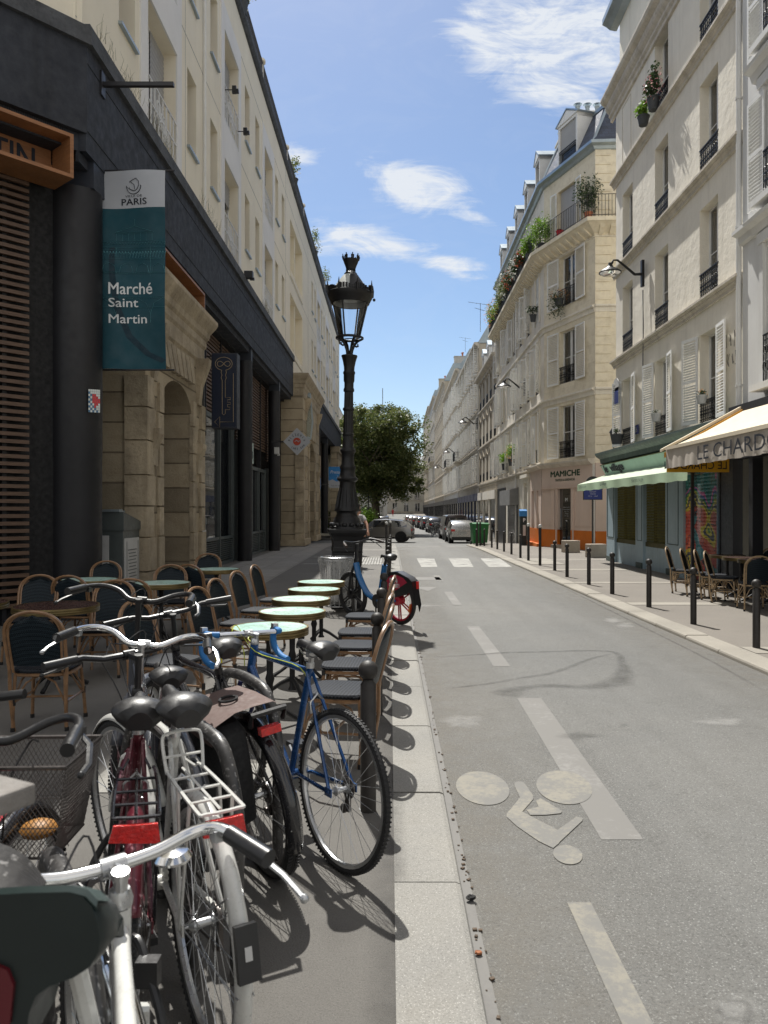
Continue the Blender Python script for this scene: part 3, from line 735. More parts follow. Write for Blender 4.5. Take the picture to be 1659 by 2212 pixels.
def rail_me(w, h, style=0, m='iron'):
    def f():
        mb = MB(); r = .007
        mb.box(0,w,-.016,.016,h-.028,h); mb.box(0,w,-.01,.01,h-.12,h-.105); mb.box(0,w,-.01,.01,.06,.075); mb.box(0,w,-.01,.01,.0,.015)
        n = max(3, int(w/.10))
        for i in range(n+1):
            x = w*i/n; mb.box(x-r,x+r,-r,r,0,h-.02)
            if i < n and style == 0:
                c = x+w/n/2
                for zc in (h*.3, h*.45, h*.6): mb.ring((c,0,zc), w/n*.38, .006, 8, 4, 'Y', h*.065)
                mb.ring((c,0,h-.065), .026, .006, 8, 4, 'Y')
                mb.box(c-.03,c+.03,-.008,.008,h*.37,h*.40); mb.box(c-.03,c+.03,-.008,.008,h*.52,h*.55)
        if style == 2:
            for i in range(int(w/.28)+1):
                c = .14+i*.28
                for sgn in (-1,1):
                    for zc, rr in ((h*.35,.10),(h*.68,.08)):
                        pts = [(c+sgn*(.01+rr*(1-math.cos(t_))*.6*(1-.08*t_)), .0, zc+rr*math.sin(t_)*(1-.1*t_)*1.4) for t_ in [k*.45 for k in range(12)]]
                        mb.tube(pts, .009, 4)
        return mb.mesh('railing', m, False)
    return tmpl(('rl', round(w,2), round(h,2), style, m), f)
def win(par, s, z, w, h, d=.2, col='white_paint', bars=1, glass='glass', curtain=False, rail=None, rh=.75, shut=None, swid=None, sopen=(0,0), interior=True, mull=True, rstyle=0, rail_h=0, pitch=.055, shcol='shutter', t=.05):
    o = link(win_frame(w, h, col, bars, None, t, mull), 'window', par, (s, -d, z))
    link(pane_me(w, h, glass), 'pane', o, (0,-.005,0))
    if curtain: link(curtain_me(w, h), 'curtain', o, (0,-.09,0))
    if interior and glass == 'glass':
        link(tmpl(('int',round(w,2),round(h,2)), lambda: MB().box(-.1,w+.1,-.5,-.45,-.1,h+.1).mesh('dark_room','interior',False)), 'dark_room', o, (0,0,0))
    if rail: link(rail_me(w+.04, rh, rstyle), 'railing', par, (s-.02, -.01 if rail == 'in' else .06, z+rail_h))
    if shut:
        sw = swid or w/2+.03
        # hinged at the jambs; 0 = folded flat on the wall, larger = swung away from it
        a, b = sopen
        if 'l' in shut: link(shutter_me(sw, h, pitch, shcol), 'shutter', par, (s-.01, .045, z), (0,0,PI-rad(a)))
        if 'r' in shut: link(shutter_me(sw, h, pitch, shcol), 'shutter', par, (s+w+.01, .045, z), (0,0,rad(b)))
    return o
def shell(par, L, dp, H, m='plaster_r2', roof=True, z0=-1.2, name='wall', back=.25):
    """solid core behind the street wall: side walls, back and flat top"""
    mb = MB(); y0 = -back
    mb.quad((0,0,z0),(0,-dp,z0),(0,-dp,H),(0,0,H)); mb.quad((L,-dp,z0),(L,0,z0),(L,0,H),(L,-dp,H))
    mb.quad((0,-dp,z0),(L,-dp,z0),(L,-dp,H),(0,-dp,H)); mb.quad((0,0,H),(0,-dp,H),(L,-dp,H),(L,0,H))
    mb.quad((0,-.62,z0),(L,-.62,z0),(L,-.62,H),(0,-.62,H))
    return mb.build('side_wall', m, par, smooth=False)
def profile_band(par, s0, s1, z, prof, m='cornice_stone', name='string_course', ends=True):
    """moulding: prof = [(out, dz)...] swept from s0 to s1 along the wall"""
    mb = MB(); a = [(s0, y, z+dz) for y, dz in prof]; b = [(s1, y, z+dz) for y, dz in prof]
    mb.sheet([a, b]); mb.poly(a + [(s0, -.02, a[-1][2]), (s0, -.02, a[0][2])]); mb.poly(b + [(s1, -.02, b[-1][2]), (s1, -.02, b[0][2])])
    mb.quad((s0,-.02,a[-1][2]),(s1,-.02,a[-1][2]),b[-1],a[-1])
    return mb.build(name, m, par, smooth=False)
BAND = [(0,-.20),(.05,-.19),(.05,-.13),(.10,-.08),(.10,-.05),(.17,-.02),(.17,.03),(0,.06)]
def facade_frame(name, label, cat, p0, p1, side='R', group=None):
    """Empty whose +x runs along the wall and +y points to the street"""
    (x0, y0), (x1, y1) = p0, p1
    if side == 'R': o = (x0, y0); d = (x1-x0, y1-y0)
    else: o = (x1, y1); d = (x0-x1, y0-y1)
    t = thing(name, label, cat, (o[0], o[1], 0), math.atan2(d[1], d[0]), group)
    return t, math.hypot(*d)
def chimney(par, x, y, z, w, d, h, pots=4, m='white_far', capm='terracotta'):
    o = MB().box(x, x+w, y-d, y, z-1.6, z+h).box(x-.06, x+w+.06, y-d-.06, y+.06, z+h, z+h+.08).build('chimney', m, par, smooth=False)
    for i in range(pots):
        cx = x + w*(i+.5)/pots
        MB().lathe([(.10,0),(.09,.35),(.12,.38),(.12,.42)], 10, (cx, y-d/2, z+h+.08)).lathe([(.20,.50),(.02,.58)], 10, (cx, y-d/2, z+h+.08)).build('chimney_pot', capm, o)
    return o
def plant(label, cat, loc, r, n=260, m='leaf_dark', size=.07, flowers=None, pot='pot', potr=.14, poth=.22, group=None, droop=0, name='potted_plant', sc=(1,1,1), rz=0):
    t = thing(name, label, cat, loc, rz, group)
    if pot: MB().lathe([(potr*.75,0),(potr,poth),(potr*1.08,poth),(potr*1.08,poth+.03),(potr*.9,poth+.03)], 12).build('pot', pot, t)
    mb = MB(); random.seed(int(loc[0]*77+loc[1]*13+loc[2]*7) & 1023)
    for k in range(5):
        c = Vector((random.uniform(-.5,.5)*r*sc[0], random.uniform(-.5,.5)*r*sc[1], poth+r*sc[2]*(.5+.5*random.random())))
        mb.leaves(c, r*.65*sc[0], r*.65*sc[1], r*.6*sc[2], n//5, size, .2, droop)
    mb.build('foliage', m, t, smooth=False)
    st = MB()
    for k in range(7):
        st.tube([(0,0,poth*.8),(random.uniform(-.5,.5)*r*sc[0],random.uniform(-.5,.5)*r*sc[1],poth+r*sc[2])], .006, 4)
    st.build('stem', 'bark', t)
    if flowers:
        mb = MB(); mb.leaves((0,0,poth+r*.6*sc[2]), r*sc[0], r*sc[1], r*.8*sc[2], n//4, size*.8, .7); mb.build('flower', flowers, t, smooth=False)
    return t

# ============================================================ RIGHT: cream corner building above the green shop
r1, LR1 = facade_frame('corner_building', 'cream plastered corner building above the sea green shopfront, with three bands of moulding', 'building', (7.14,15.5), (7.26,24.66))
def sR1(Y): return Y-15.5
cols = [sR1(16.75), sR1(19.87), sR1(22.9)]; W = 1.03
ops = []
rowz = [(3.62,2.02),(6.42,2.1),(9.3,2.1),(12.2,2.05)]
for c in cols:
    for z, h in rowz:
        if (z > 12 and c == cols[2]): continue
        ops.append((c, z, W, h))
mb = wall_mb(LR1, 3.2, 14.75, ops, .30)
mb.build('wall', 'plaster_r1', r1, smooth=False)
# gable end along the side street and the core
MB().quad((LR1,0,-.2),(LR1,-11,-.2),(LR1,-11,14.75),(LR1,0,14.75)).quad((0,0,3.2),(0,-11,3.2),(0,-11,14.75),(0,0,14.75)).quad((0,-11,0),(LR1,-11,0),(LR1,-11,14.75),(0,-11,14.75)).quad((0,0,14.75),(LR1,0,14.75),(LR1,-11,14.75),(0,-11,14.75)).build('side_wall', 'plaster_r1', r1, smooth=False)
for z in (6.36, 9.23, 12.13):
    profile_band(r1, 0, LR1+.17, z, BAND)
    MB().box(LR1, LR1+.12, -11, -.02, z-.16, z+.03).build('string_course', 'cornice_stone', r1, smooth=False)
CORN = [(0,-.62),(.06,-.60),(.06,-.50),(.12,-.44),(.12,-.36),(.20,-.28),(.24,-.20),(.24,-.12),(.36,-.04),(.40,.04),(.40,.10),(0,.14)]
profile_band(r1, -.0, LR1+.4, 14.85, CORN, name='cornice')
MB().box(LR1, LR1+.35, -11, -.02, 14.6, 14.95).build('cornice', 'cornice_stone', r1, smooth=False)
# attic storey set back a little, its own eaves
mb = wall_mb(LR1, 14.9, 17.3, [(cols[0],15.1,W,1.7),(cols[1],15.1,W,1.7)], .25); mb.v = [(x,y-.12,z) for x,y,z in mb.v]; mb.build('attic_wall', 'plaster_r1', r1, smooth=False)
MB().quad((LR1,-.12,14.9),(LR1,-11,14.9),(LR1,-11,17.3),(LR1,-.12,17.3)).quad((0,-.12,17.3),(LR1,-.12,17.3),(LR1,-11,17.3),(0,-11,17.3)).build('attic_wall', 'plaster_r1', r1, smooth=False)
for c in cols[:2]: link(win_frame(W,1.7),'window',r1,(c,-.35,15.1)); 
profile_band(r1, 0, LR1+.35, 17.45, [(-.12,-.25),(.1,-.22),(.22,-.12),(.35,-.05),(.35,.12),(-.12,.2)], 'zinc', name='gutter')
# sunk panel over the blind bay next to the corner
MB().box(cols[2]+.15,cols[2]+.17,-.02,.012,12.4,14.1).box(cols[2]+W-.02,cols[2]+W,-.02,.012,12.4,14.1).box(cols[2]+.15,cols[2]+W,-.02,.012,14.1,14.12).build('panel', 'cornice_stone', r1, smooth=False)
for i, c in enumerate(cols):
    for j, (z, h) in enumerate(rowz):
        if z > 12 and i == 2: continue
        if j == 0:
            win(r1, c, z, W, h, .24, curtain=True, rail='out' if False else 'in', rh=.5, shut='lr', swid=.60, sopen=(8,10) if i else (6,14), pitch=.062)
        else:
            win(r1, c, z, W, h, .24, curtain=(i+j) % 2 == 0, rail='in', rh=.62, bars=1)
# drainpipe between the two houses
def tagthing(mb, name, m, label, cat, group=None, loc=None, parent=None, kind=None):
    o = mb.build(name, m, parent, loc); tag(o, label, cat, group, kind); return o
mb = MB(); mb.cyl((7.05,15.52,3.7),(7.05,15.52,17.4),.055,10)
for z in (4.1,7.3,9.9,12.3,14.2): mb.lathe([(.07,0),(.07,.05)],10,(7.05,15.52,z))
tagthing(mb, 'drainpipe', 'plaster_grey', 'grey downpipe between the cream and the grey house on the right', 'pipe')

# --- neighbouring pale grey house (mostly out of frame)
r0, L0 = facade_frame('grey_house', 'pale grey plastered house above the cream café awning, with moulded window surround', 'building', (6.98,5.0), (7.08,15.42))
ops0 = [(8.1,3.95,1.3,2.6),(8.1,7.4,1.3,2.1),(8.1,10.3,1.3,2.1),(8.1,13.2,1.3,2.0),(4.8,3.95,1.3,2.6),(4.8,7.4,1.3,2.1)]
wall_mb(L0, 3.3, 18, ops0, .25).build('wall', 'plaster_grey', r0, smooth=False)
shell(r0, L0, 10, 18, 'plaster_grey', z0=3.3)
for k, (s, z, w, h) in enumerate(ops0):
    win(r0, s, z, w, h, .2, rail='out', rh=.95, rstyle=2 if z < 5 else 0, shut='lr' if z > 7 else None, swid=.6, sopen=(4,4), pitch=.07)
    mb = MB(); mb.box(s-.2,s-.05,0,.06,z,z+h+.1); mb.box(s+w+.05,s+w+.2,0,.06,z,z+h+.1); mb.box(s-.25,s+w+.25,0,.08,z+h+.1,z+h+.3)
    mb.build('window_surround', 'plaster_grey', r0, smooth=False)
    if z < 12: profile_band(r0, s-.45, s+w+.45, z+h+.52, [(0,-.2),(.08,-.18),(.12,-.05),(.24,0),(.26,.06),(0,.12)], 'plaster_grey', 'window_hood')
    MB().box(s-.1,s+w+.1,0,.30,z-.12,z).build('window_sill', 'plaster_grey', r0, smooth=False)
profile_band(r0, 0, L0, 7.05, [(0,-.15),(.08,-.12),(.10,0),(.22,.05),(.22,.12),(0,.16)], 'plaster_grey')
# shop cornice of the café
MB().box(0, L0, 0, .28, 3.52, 3.66).box(0, L0, 0, .2, 3.40, 3.52).build('shop_cornice', 'dark_shop', r0, smooth=False)

# ============================================================ green shop 'Le Village' (ground floor shopfront)
vs, LV = facade_frame('green_shopfront', 'sea green and dusty blue shopfront with pulled-down diamond grilles', 'shopfront', (7.02,17.0), (7.08,24.75))
def sV(Y): return Y-17.0
H0 = 2.55
# stallriser and pilasters
bays = [(sV(21.75), sV(23.85)), (sV(19.35), sV(21.1))]
for (a, b) in ((sV(23.85), LV), (sV(21.1), sV(21.75)), (sV(18.2), sV(19.35))): MB().box(a, b, -.35, .10, 0, H0).build('pilaster', 'village_blue', vs, smooth=False)
for (a, b) in bays: MB().box(a, b, -.3, .04, 0, .62).build('stallriser', 'village_blue', vs, smooth=False)
MB().box(LV-.02, LV, -3, .1, 0, H0).build('side_panel', 'village_blue', vs, smooth=False)
for (a, b) in ((sV(23.93), LV-.1), (sV(21.18), sV(21.62)), (sV(18.45), sV(19.2))):
    mb = MB(); mb.box(a, a+.02, .1, .112, .78, 2.4); mb.box(b-.02, b, .1, .112, .78, 2.4); mb.box(a, b, .1, .112, .76, .78); mb.box(a,b,.1,.112,2.4,2.42)
    mb.box(a-.04, b+.04, .1, .13, 0, .16)
    mb.build('panel_moulding', 'village_cornice', vs, smooth=False)
for (a, b) in bays:
    g = MB(); n = int((b-a)/.085)
    rows = int((H0-.72)/.075)
    for j in range(rows):           # rolling grille: rows of flattened diamonds
        z = .74+j*.075
        pts = [(a+(b-a)*i/(2*n), .0, z+(.034 if i % 2 else -.034)) for i in range(2*n+1)]
        g.tube(pts, .0085, 4, caps=False)
        g.box(a, b, -.02, .03, .62, .74)
    go = g.build('roller_grille', 'brass_grille', vs, smooth=False)
    f = MB().box(a,a+.05,-.28,-.2,.62,H0).box(b-.05,b,-.28,-.2,.62,H0).box(a,b,-.28,-.2,.62,.70).build('shop_window', 'dark_shop', vs, smooth=False)
    MB().box(a,b,-.25,-.235,.66,H0).build('pane', 'glass_dark', f, smooth=False)
# door recess with coloured roller shutter
a, b = sV(16.2), sV(18.2)
MB().box(a, b, -.3, -.02, 2.45, 2.6).box(a-.0, a+.06, -.2, .08, 0, 2.5).build('door_surround', 'village_blue', vs, smooth=False)
# cornice, sign board (tilted out) and dark cap
profile_band(vs, -1.4, LV+.28, 3.40, [(0,-.42),(.10,-.38),(.16,-.30),(.22,-.27),(.24,-.14),(.36,-.06),(.40,0),(.40,.05),(0,.08)], 'village_cornice', 'cornice')
mb = MB(); p = [(-1.4,.10,2.72),(LV+.04,.10,2.72),(LV+.20,.24,3.06),(-1.4,.24,3.06)]
mb.poly(p); mb.poly([(LV+.04,.10,2.72),(LV+.04,-.3,2.72),(LV+.2,-.3,3.06),(LV+.2,.24,3.06)]); mb.quad((-1.4,.10,2.72),(-1.4,-.1,2.72),(LV+.04,-.1,2.72),(LV+.04,.10,2.72))
sb = mb.build('sign_board', 'village_green', vs, smooth=False)
MB().box(-1.4,LV+.22,.235,.255,3.055,3.075).box(-1.4,LV+.06,.09,.125,2.69,2.725).build('gilt_line', 'brass_grille', sb, smooth=False)
tilt = math.atan2(.14,.34)
# lettering faces the street (+y local): mirror by rotating 180 about z
text('le  village', 2.0, .30, sb, (LV-.12, .134, 2.75), PI, tilt, bold=.09)
# awning of the green shop
aw = thing('shop_awning', 'mint green awning with scalloped sunlit top over the green shop', 'awning', (7.05, 24.85, 0), 0)
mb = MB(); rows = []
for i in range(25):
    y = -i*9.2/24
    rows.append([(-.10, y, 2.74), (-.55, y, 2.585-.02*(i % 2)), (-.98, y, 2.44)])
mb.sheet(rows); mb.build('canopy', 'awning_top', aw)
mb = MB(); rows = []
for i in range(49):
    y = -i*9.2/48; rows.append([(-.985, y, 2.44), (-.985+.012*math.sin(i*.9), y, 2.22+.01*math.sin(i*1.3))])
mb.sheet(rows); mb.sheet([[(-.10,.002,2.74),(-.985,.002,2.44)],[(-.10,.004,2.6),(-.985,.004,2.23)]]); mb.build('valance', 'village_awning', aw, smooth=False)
text('TRAITEUR ITALIEN', .9, .075, aw, (-1.003, -.25, 2.30), -PI/2, mat_='village_cornice')
text('Le Village', .62, .12, aw, (-1.003, -2.75, 2.285), -PI/2, mat_='village_cornice', bold=.01)
text('TRAITEUR ITALIEN', .9, .075, aw, (-1.003, -5.6, 2.30), -PI/2, mat_='village_cornice')
for y in (-.6,-4.5,-8.6): MB().tube([(-.02,y,2.66),(-.5,y,2.36),(-.96,y,2.40)], .014, 6).build('awning_arm', 'white_paint', aw)
# ============================================================ café 'Le Chardon' awning and front
ca = thing('cafe_awning', 'large cream café awning with amber side panel on the right', 'awning', (0,0,0))
xf, xw, ya, yb, zf, zw = 5.32, 6.8, 14.8, 5.2, 2.78, 3.52
mb = MB(); rows = []
for i in range(17):
    y = ya+(yb-ya)*i/16; rows.append([(xw, y, zw), ((xw+xf)/2, y, (zw+zf)/2-.03-.01*math.cos(i*PI)), (xf, y, zf)])
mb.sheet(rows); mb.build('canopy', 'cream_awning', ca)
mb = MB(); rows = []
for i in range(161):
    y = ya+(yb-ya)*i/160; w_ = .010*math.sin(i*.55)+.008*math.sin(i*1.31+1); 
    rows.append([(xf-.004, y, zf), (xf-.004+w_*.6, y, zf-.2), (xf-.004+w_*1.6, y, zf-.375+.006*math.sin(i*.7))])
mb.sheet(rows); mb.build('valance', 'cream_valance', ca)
MB().box(xf-.03,xf+.05,yb,ya-.05,zf-.02,zf+.04).build('front_bar', 'cream_awning', ca, smooth=False)
text('LE CHARDON', 3.2, .24, ca, (xf-.036, 13.2, zf-.315), -PI/2, mat_='ink', bold=.0)
# end panel (facing away along the street): amber, lettering seen through from behind
MB().quad((xf+.02,ya+.03,2.34),(xw-.25,ya+.03,2.34),(xw-.25,ya+.03,2.62),(xf+.02,ya+.03,2.62)).build('end_valance', 'orange_cloth', ca, smooth=False)
MB().prism([(xf-.02,ya,2.62),(xf-.02,ya,2.72),(xw,ya,3.56),(xw,ya,3.30)], (0,.05,0)).build('side_beam', 'orange_frame', ca, smooth=False)
MB().prism([(xf-.06,ya+.06,2.74),(xf-.06,ya+.06,2.79),(xw,ya+.06,3.62),(xw,ya+.06,3.56)], (0,.10,0)).build('side_beam_top', 'cream_awning', ca, smooth=False)
o = text('LE CHARDON', 1.2, .15, ca, (xw-.30, ya+.024, 2.40), 0, mat_='ink'); o.scale = (-1,1,1)
for y in (14.3, 10.4): MB().tube([(xw,y,3.25),(6.1,y-.6,2.95),(xf+.05,y,2.76)], .022, 6).build('awning_arm', 'dark_shop', ca)
# café shopfront
cf, LC = facade_frame('cafe', 'dark café front with glazed doors under the cream awning', 'shopfront', (6.9,5.2), (6.98,16.15))
mb = MB()
for s in (0,1.9,3.9,5.9,7.9,9.35,10.2): mb.box(s, s+.16, -.1, .1, 0, 2.7)
mb.box(0,LC,-.1,.12,2.62,3.42); mb.box(0,10.8,-.08,.06,0,.25); mb.box(10.36,10.95,-.1,.02,0,2.65)
mb.build('frame', 'dark_shop', cf, smooth=False)
MB().box(0,9.3,-.32,-.3,0,2.6).build('glazing', 'glass_dark', cf, smooth=False)
# the narrow glazed return by the graffiti shutter
# painted roller shutter between green shop and café
gs = thing('painted_shutter', 'roller shutter sprayed in red, yellow, green and pink bands', 'shutter', (6.99, 16.25, 0), PI/2)
def graffiti_mat():
    m, nt, b = nmat('sprayed shutter paint'); b.inputs['Roughness'].default_value = .5
    tc = nt.nodes.new('ShaderNodeTexCoord'); mp = nt.nodes.new('ShaderNodeMapping'); nt.links.new(tc.outputs['Object'], mp.inputs[0])
    no = nt.nodes.new('ShaderNodeTexNoise'); no.inputs['Scale'].default_value = 1.1; no.inputs['Detail'].default_value = 1.2; nt.links.new(mp.outputs[0], no.inputs['Vector'])
    sp = nt.nodes.new('ShaderNodeSeparateXYZ'); nt.links.new(mp.outputs[0], sp.inputs[0])
    a = nt.nodes.new('ShaderNodeMath'); a.operation = 'MULTIPLY_ADD'; nt.links.new(no.outputs[0], a.inputs[0]); a.inputs[1].default_value = 2.0
    h = nt.nodes.new('ShaderNodeMath'); h.operation = 'MULTIPLY_ADD'; nt.links.new(sp.outputs[2], h.inputs[0]); h.inputs[1].default_value = .36; h.inputs[2].default_value = -.94
    nt.links.new(h.outputs[0], a.inputs[2])
    cr = nt.nodes.new('ShaderNodeValToRGB'); cr.color_ramp.interpolation = 'CONSTANT'; nt.links.new(a.outputs[0], cr.inputs[0])
    stops = [(0,(.05,.16,.17)),(.20,(.34,.05,.03)),(.40,(.42,.10,.05)),(.50,(.45,.34,.03)),(.58,(.05,.05,.06)),(.64,(.42,.36,.05)),(.69,(.06,.18,.05)),(.76,(.04,.08,.22)),(.82,(.45,.10,.24)),(.88,(.03,.15,.14))]
    el = cr.color_ramp.elements; el[0].position = 0; el[0].color = c4(stops[0][1]); el[1].position = stops[1][0]; el[1].color = c4(stops[1][1])
    stops = [(p, (min(1,c[0]*1.7), min(1,c[1]*1.7), min(1,c[2]*1.7))) for p, c in stops]; el[0].color = c4(stops[0][1]); el[1].color = c4(stops[1][1])
    for p, c in stops[2:]:
        e = el.new(p); e.color = c4(c)
    n2 = nt.nodes.new('ShaderNodeTexNoise'); n2.inputs['Scale'].default_value = 2.3; n2.inputs['Detail'].default_value = 1; nt.links.new(mp.outputs[0], n2.inputs['Vector'])
    s = nt.nodes.new('ShaderNodeMath'); s.operation = 'SUBTRACT'; nt.links.new(n2.outputs[0], s.inputs[0]); s.inputs[1].default_value = .5
    ab = nt.nodes.new('ShaderNodeMath'); ab.operation = 'ABSOLUTE'; nt.links.new(s.outputs[0], ab.inputs[0])
    cs = setmix(nt, 'MIX', (.01,.01,.012,1), cr.outputs[0], ramp(nt, ab.outputs[0], .006, .012))
    nt.links.new(cs, b.inputs['Base Color']); return m
M['graffiti'] = graffiti_mat()
mb = MB(); rows = []
for k in range(31*4+1):
    z = .02+k*.08/4; rows.append([(0, .014*abs(math.sin(PI*k/4)), z), (1.9, .014*abs(math.sin(PI*k/4)), z)])
mb.sheet(rows); gs_m = mb.build('slat_curtain', 'graffiti', gs)
for a in (-.04, 1.88): MB().box(a,a+.06,-.02,.07,0,2.5).build('guide_rail', 'village_blue', gs, smooth=False)
# glass return panel standing in front of the shutter
gp_ = thing('glass_screen', 'tall glazed terrace screen beside the painted shutter', 'glass screen', (6.35, 16.2, 0), 0)
MB().box(0,.06,-.03,.03,0,2.5).box(.60,.66,-.03,.03,0,2.5).box(0,.66,-.03,.03,2.44,2.5).box(0,.66,-.03,.03,0,.08).build('frame', 'dark_shop', gp_, smooth=False)
MB().box(.06,.60,-.006,.006,.08,2.44).build('pane', 'glass', gp_, smooth=False)

# ---- fittings on the right-hand buildings
def wall_lamp(loc, label, reach=1.25, s=1.0, group='street lamps on wall brackets'):
    t = thing('street_lamp', label, 'street lamp', loc, 0, group)      # loc = wall point, arm reaches to -x
    MB().box(-.10*s,0,-.09*s,.09*s,-.55*s,.45*s).build('wall_plate', 'iron', t)
    MB().tube([(-.05,0,-.05),(-.35*s,0,-.08*s),(-.7*s,0,.22*s),(-1.0*s*reach/1.25,0,.46*s),(-1.15*s*reach/1.25,0,.46*s),(-1.22*s*reach/1.25,0,.34*s)], [.06*s,.055*s,.045*s,.04*s,.035*s,.05*s], 8).build('arm', 'iron', t)
    x = -1.28*s*reach/1.25
    sh = MB().lathe([(.06*s,.36*s),(.10*s,.24*s),(.14*s,.18*s),(.30*s,.10*s),(.42*s,.0),(.42*s,-.03*s),(.40*s,-.04*s)], 22, (x,0,0), cap=False).build('lamp_shade', 'iron', t)
    MB().lathe([(.39*s,-.03*s),(.30*s,-.10*s),(.05*s,-.13*s)], 20, (x,0,0)).build('diffuser', 'glass_lamp', sh)
    return t
wall_lamp((7.14, 21.6, 8.30), 'round dark street lamp on a curved arm fixed to the cream corner building', s=.74)
mb = MB()
for k in range(2):
    mb.tube([(7.12-.0*k, 21.6+.03*k*math.cos(z*3), 7.8-z) for z in [i*.18 for i in range(20)]], .012, 5)
tagthing(mb, 'cable', 'steel_dark', 'black cable hanging down the cream wall below the round street lamp', 'cable')
# street name plaque, house number, corner lantern
pl = thing('street_plaque', 'blue and white enamel street name plaque at the corner of the cream building', 'plaque', (7.16,24.25,5.35), -PI/2)
MB().box(-.32,.32,0,.03,-.42,.12).lathe([(.32,0),(.32,.03)],20,(0,0,.1),'Y').build('plate', 'label_white', pl)
pl.rotation_euler = (0,0,PI/2); 
MB().box(-.28,.28,.03,.036,-.38,.02).build('panel', 'sign_darkblue', pl, smooth=False)
nb = thing('house_number', 'small dark house number plate between the shutters of the cream building', 'plaque', (7.17,22.3,3.95), PI/2)
MB().box(-.16,.16,0,.02,-.13,.13).build('plate', 'sign_darkblue', nb); text('26', .22, .16, nb, (.11,.024,-.08), PI, mat_='label_white')
ln = thing('wall_lantern', 'small black lantern on the yellow stone corner above the green shop', 'lantern', (7.28, 25.0, 3.72))
MB().lathe([(.02,0),(.05,.03),(.12,.40),(.14,.41),(.14,.44),(.06,.56),(.03,.62),(.05,.66),(.01,.74)], 6, sq=1).build('lantern_body', 'iron', ln)
MB().lathe([(.055,.06),(.115,.38)], 6, sq=1).build('pane', 'glass_lamp', ln)
MB().tube([(0,0,.02),(0,.0,-.1),(0,-.32,-.12)], .018, 6).build('bracket', 'iron', ln)
# tag scrawl on plaster
sg = MB()
rnd = random.Random(8)
def scrawl(cx, z, n, sc):
    for k in range(n):
        y0 = cx-k*.17*sc; pts = [(0, y0+rnd.uniform(-.07,.07)*sc, z+rnd.uniform(-.16,.16)*sc) for _ in range(5)]
        sg.tube(pts, .006, 4)
scrawl(16.35, 5.15, 4, 1.2); scrawl(16.4, 4.75, 5, 1.1)
tagthing(sg, 'graffiti_scrawl', 'stain', 'thin grey graffiti scrawl on the cream plaster near the downpipe', 'graffiti', loc=(7.135,0,0))
# window boxes
plant('white, pink and yellow flowering bush in the top window box of the cream building', 'plant', (6.98, 20.35, 12.2), .42, 520, 'leaf_dark', .09, 'petal_pink', 'pot', .16, .3, sc=(.6,1.3,1.3))
plant('yellow green bushy plant hanging from the top window box of the cream building', 'plant', (6.95, 21.05, 12.15), .34, 380, 'leaf_bright', .09, None, 'pot', .16, .22, sc=(.6,1.1,1))
plant('white pot with orange withered flowers on the first floor rail nearest the downpipe', 'plant', (7.0, 17.25, 4.0), .13, 110, 'leaf_dark', .045, 'petal_orange', 'label_white', .12, .16)
plant('plain white flowerpot on the middle first floor rail of the cream building', 'plant', (7.02, 20.25, 3.95), .10, 40, 'leaf_dark', .04, None, 'label_white', .13, .18)
plant('grey planter box on the first floor window nearest the corner of the cream building', 'plant', (6.98, 23.6, 3.65), .16, 90, 'leaf_dark', .05, None, 'pot', .2, .26)

# ============================================================ 'Mamiche' corner building across the side street
A, B_, Cc, Dd = (7.10,50.7), (6.92,34.5), (8.2,30.7), (14.5,30.3)
mainb = thing('corner_apartment_house', 'tall beige stone corner house with white shutters and planted balcony above the pink shop', 'building', (0,0,0))
def sub_frame(name, p0, p1):
    """facade piece: an Empty-free frame, returns a matrix for baking geometry"""
    d = Vector((p1[0]-p0[0], p1[1]-p0[1], 0)); L = d.length; a = math.atan2(d.y, d.x)
    return Matrix.Translation((p0[0], p0[1], 0)) @ Matrix.Rotation(a, 4, 'Z'), L
class Baked:      # objects placed in a facade frame but parented to one thing
    def __init__(s, root, p0, p1): s.m, s.L = sub_frame('', p0, p1); s.root = root
    def fix(s, before):
        for o in set(D.objects) - before:
            if o.parent == s.root: o.matrix_local = s.m @ o.matrix_local
def baked(root, p0, p1, fn):
    b = Baked(root, p0, p1); names = {o.name for o in D.objects}
    fn(root, b.L)
    for o in [o for o in D.objects if o.name not in names]:
        if o.parent == root: o.matrix_basis = b.m @ o.matrix_basis
def r2_levels(): return [(3.85,2.25),(7.05,2.25),(10.35,2.15)]
def r2_front(par, L):      # chamfer: wide french windows
    c = L/2-.66
    ops = [(c+.05, z, 1.3, h) for z, h in r2_levels()] + [(c, 13.35, 1.5, 2.05)]
    wall_mb(L, 3.6, 16.15, ops, .25).build('wall', 'stone_r2', par, smooth=False)
    for k, (z, h) in enumerate(r2_levels()):
        win(par, c+.05, z, 1.3, h, .22, curtain=True, rail='in' if k < 2 else 'out', rh=.72, shut='lr', swid=.82, sopen=(5,5), pitch=.07, rstyle=0 if k < 2 else 1)
    win(par, c, 13.35, 1.5, 2.05, .2, shut='lr', swid=.45, sopen=(6,6), pitch=.07, glass='glass')
    MB().box(c+.06,c+1.44,-.16,-.13,13.4,15.35).build('roller_blind', 'roller', par, smooth=False)
    for z in (6.45, 9.75, 12.75): profile_band(par, 0, L, z+.0, [(0,-.22),(.05,-.2),(.05,-.03),(.14,0),(.14,.07),(0,.10)], 'plaster_r2')
baked(mainb, Cc, B_, r2_front)
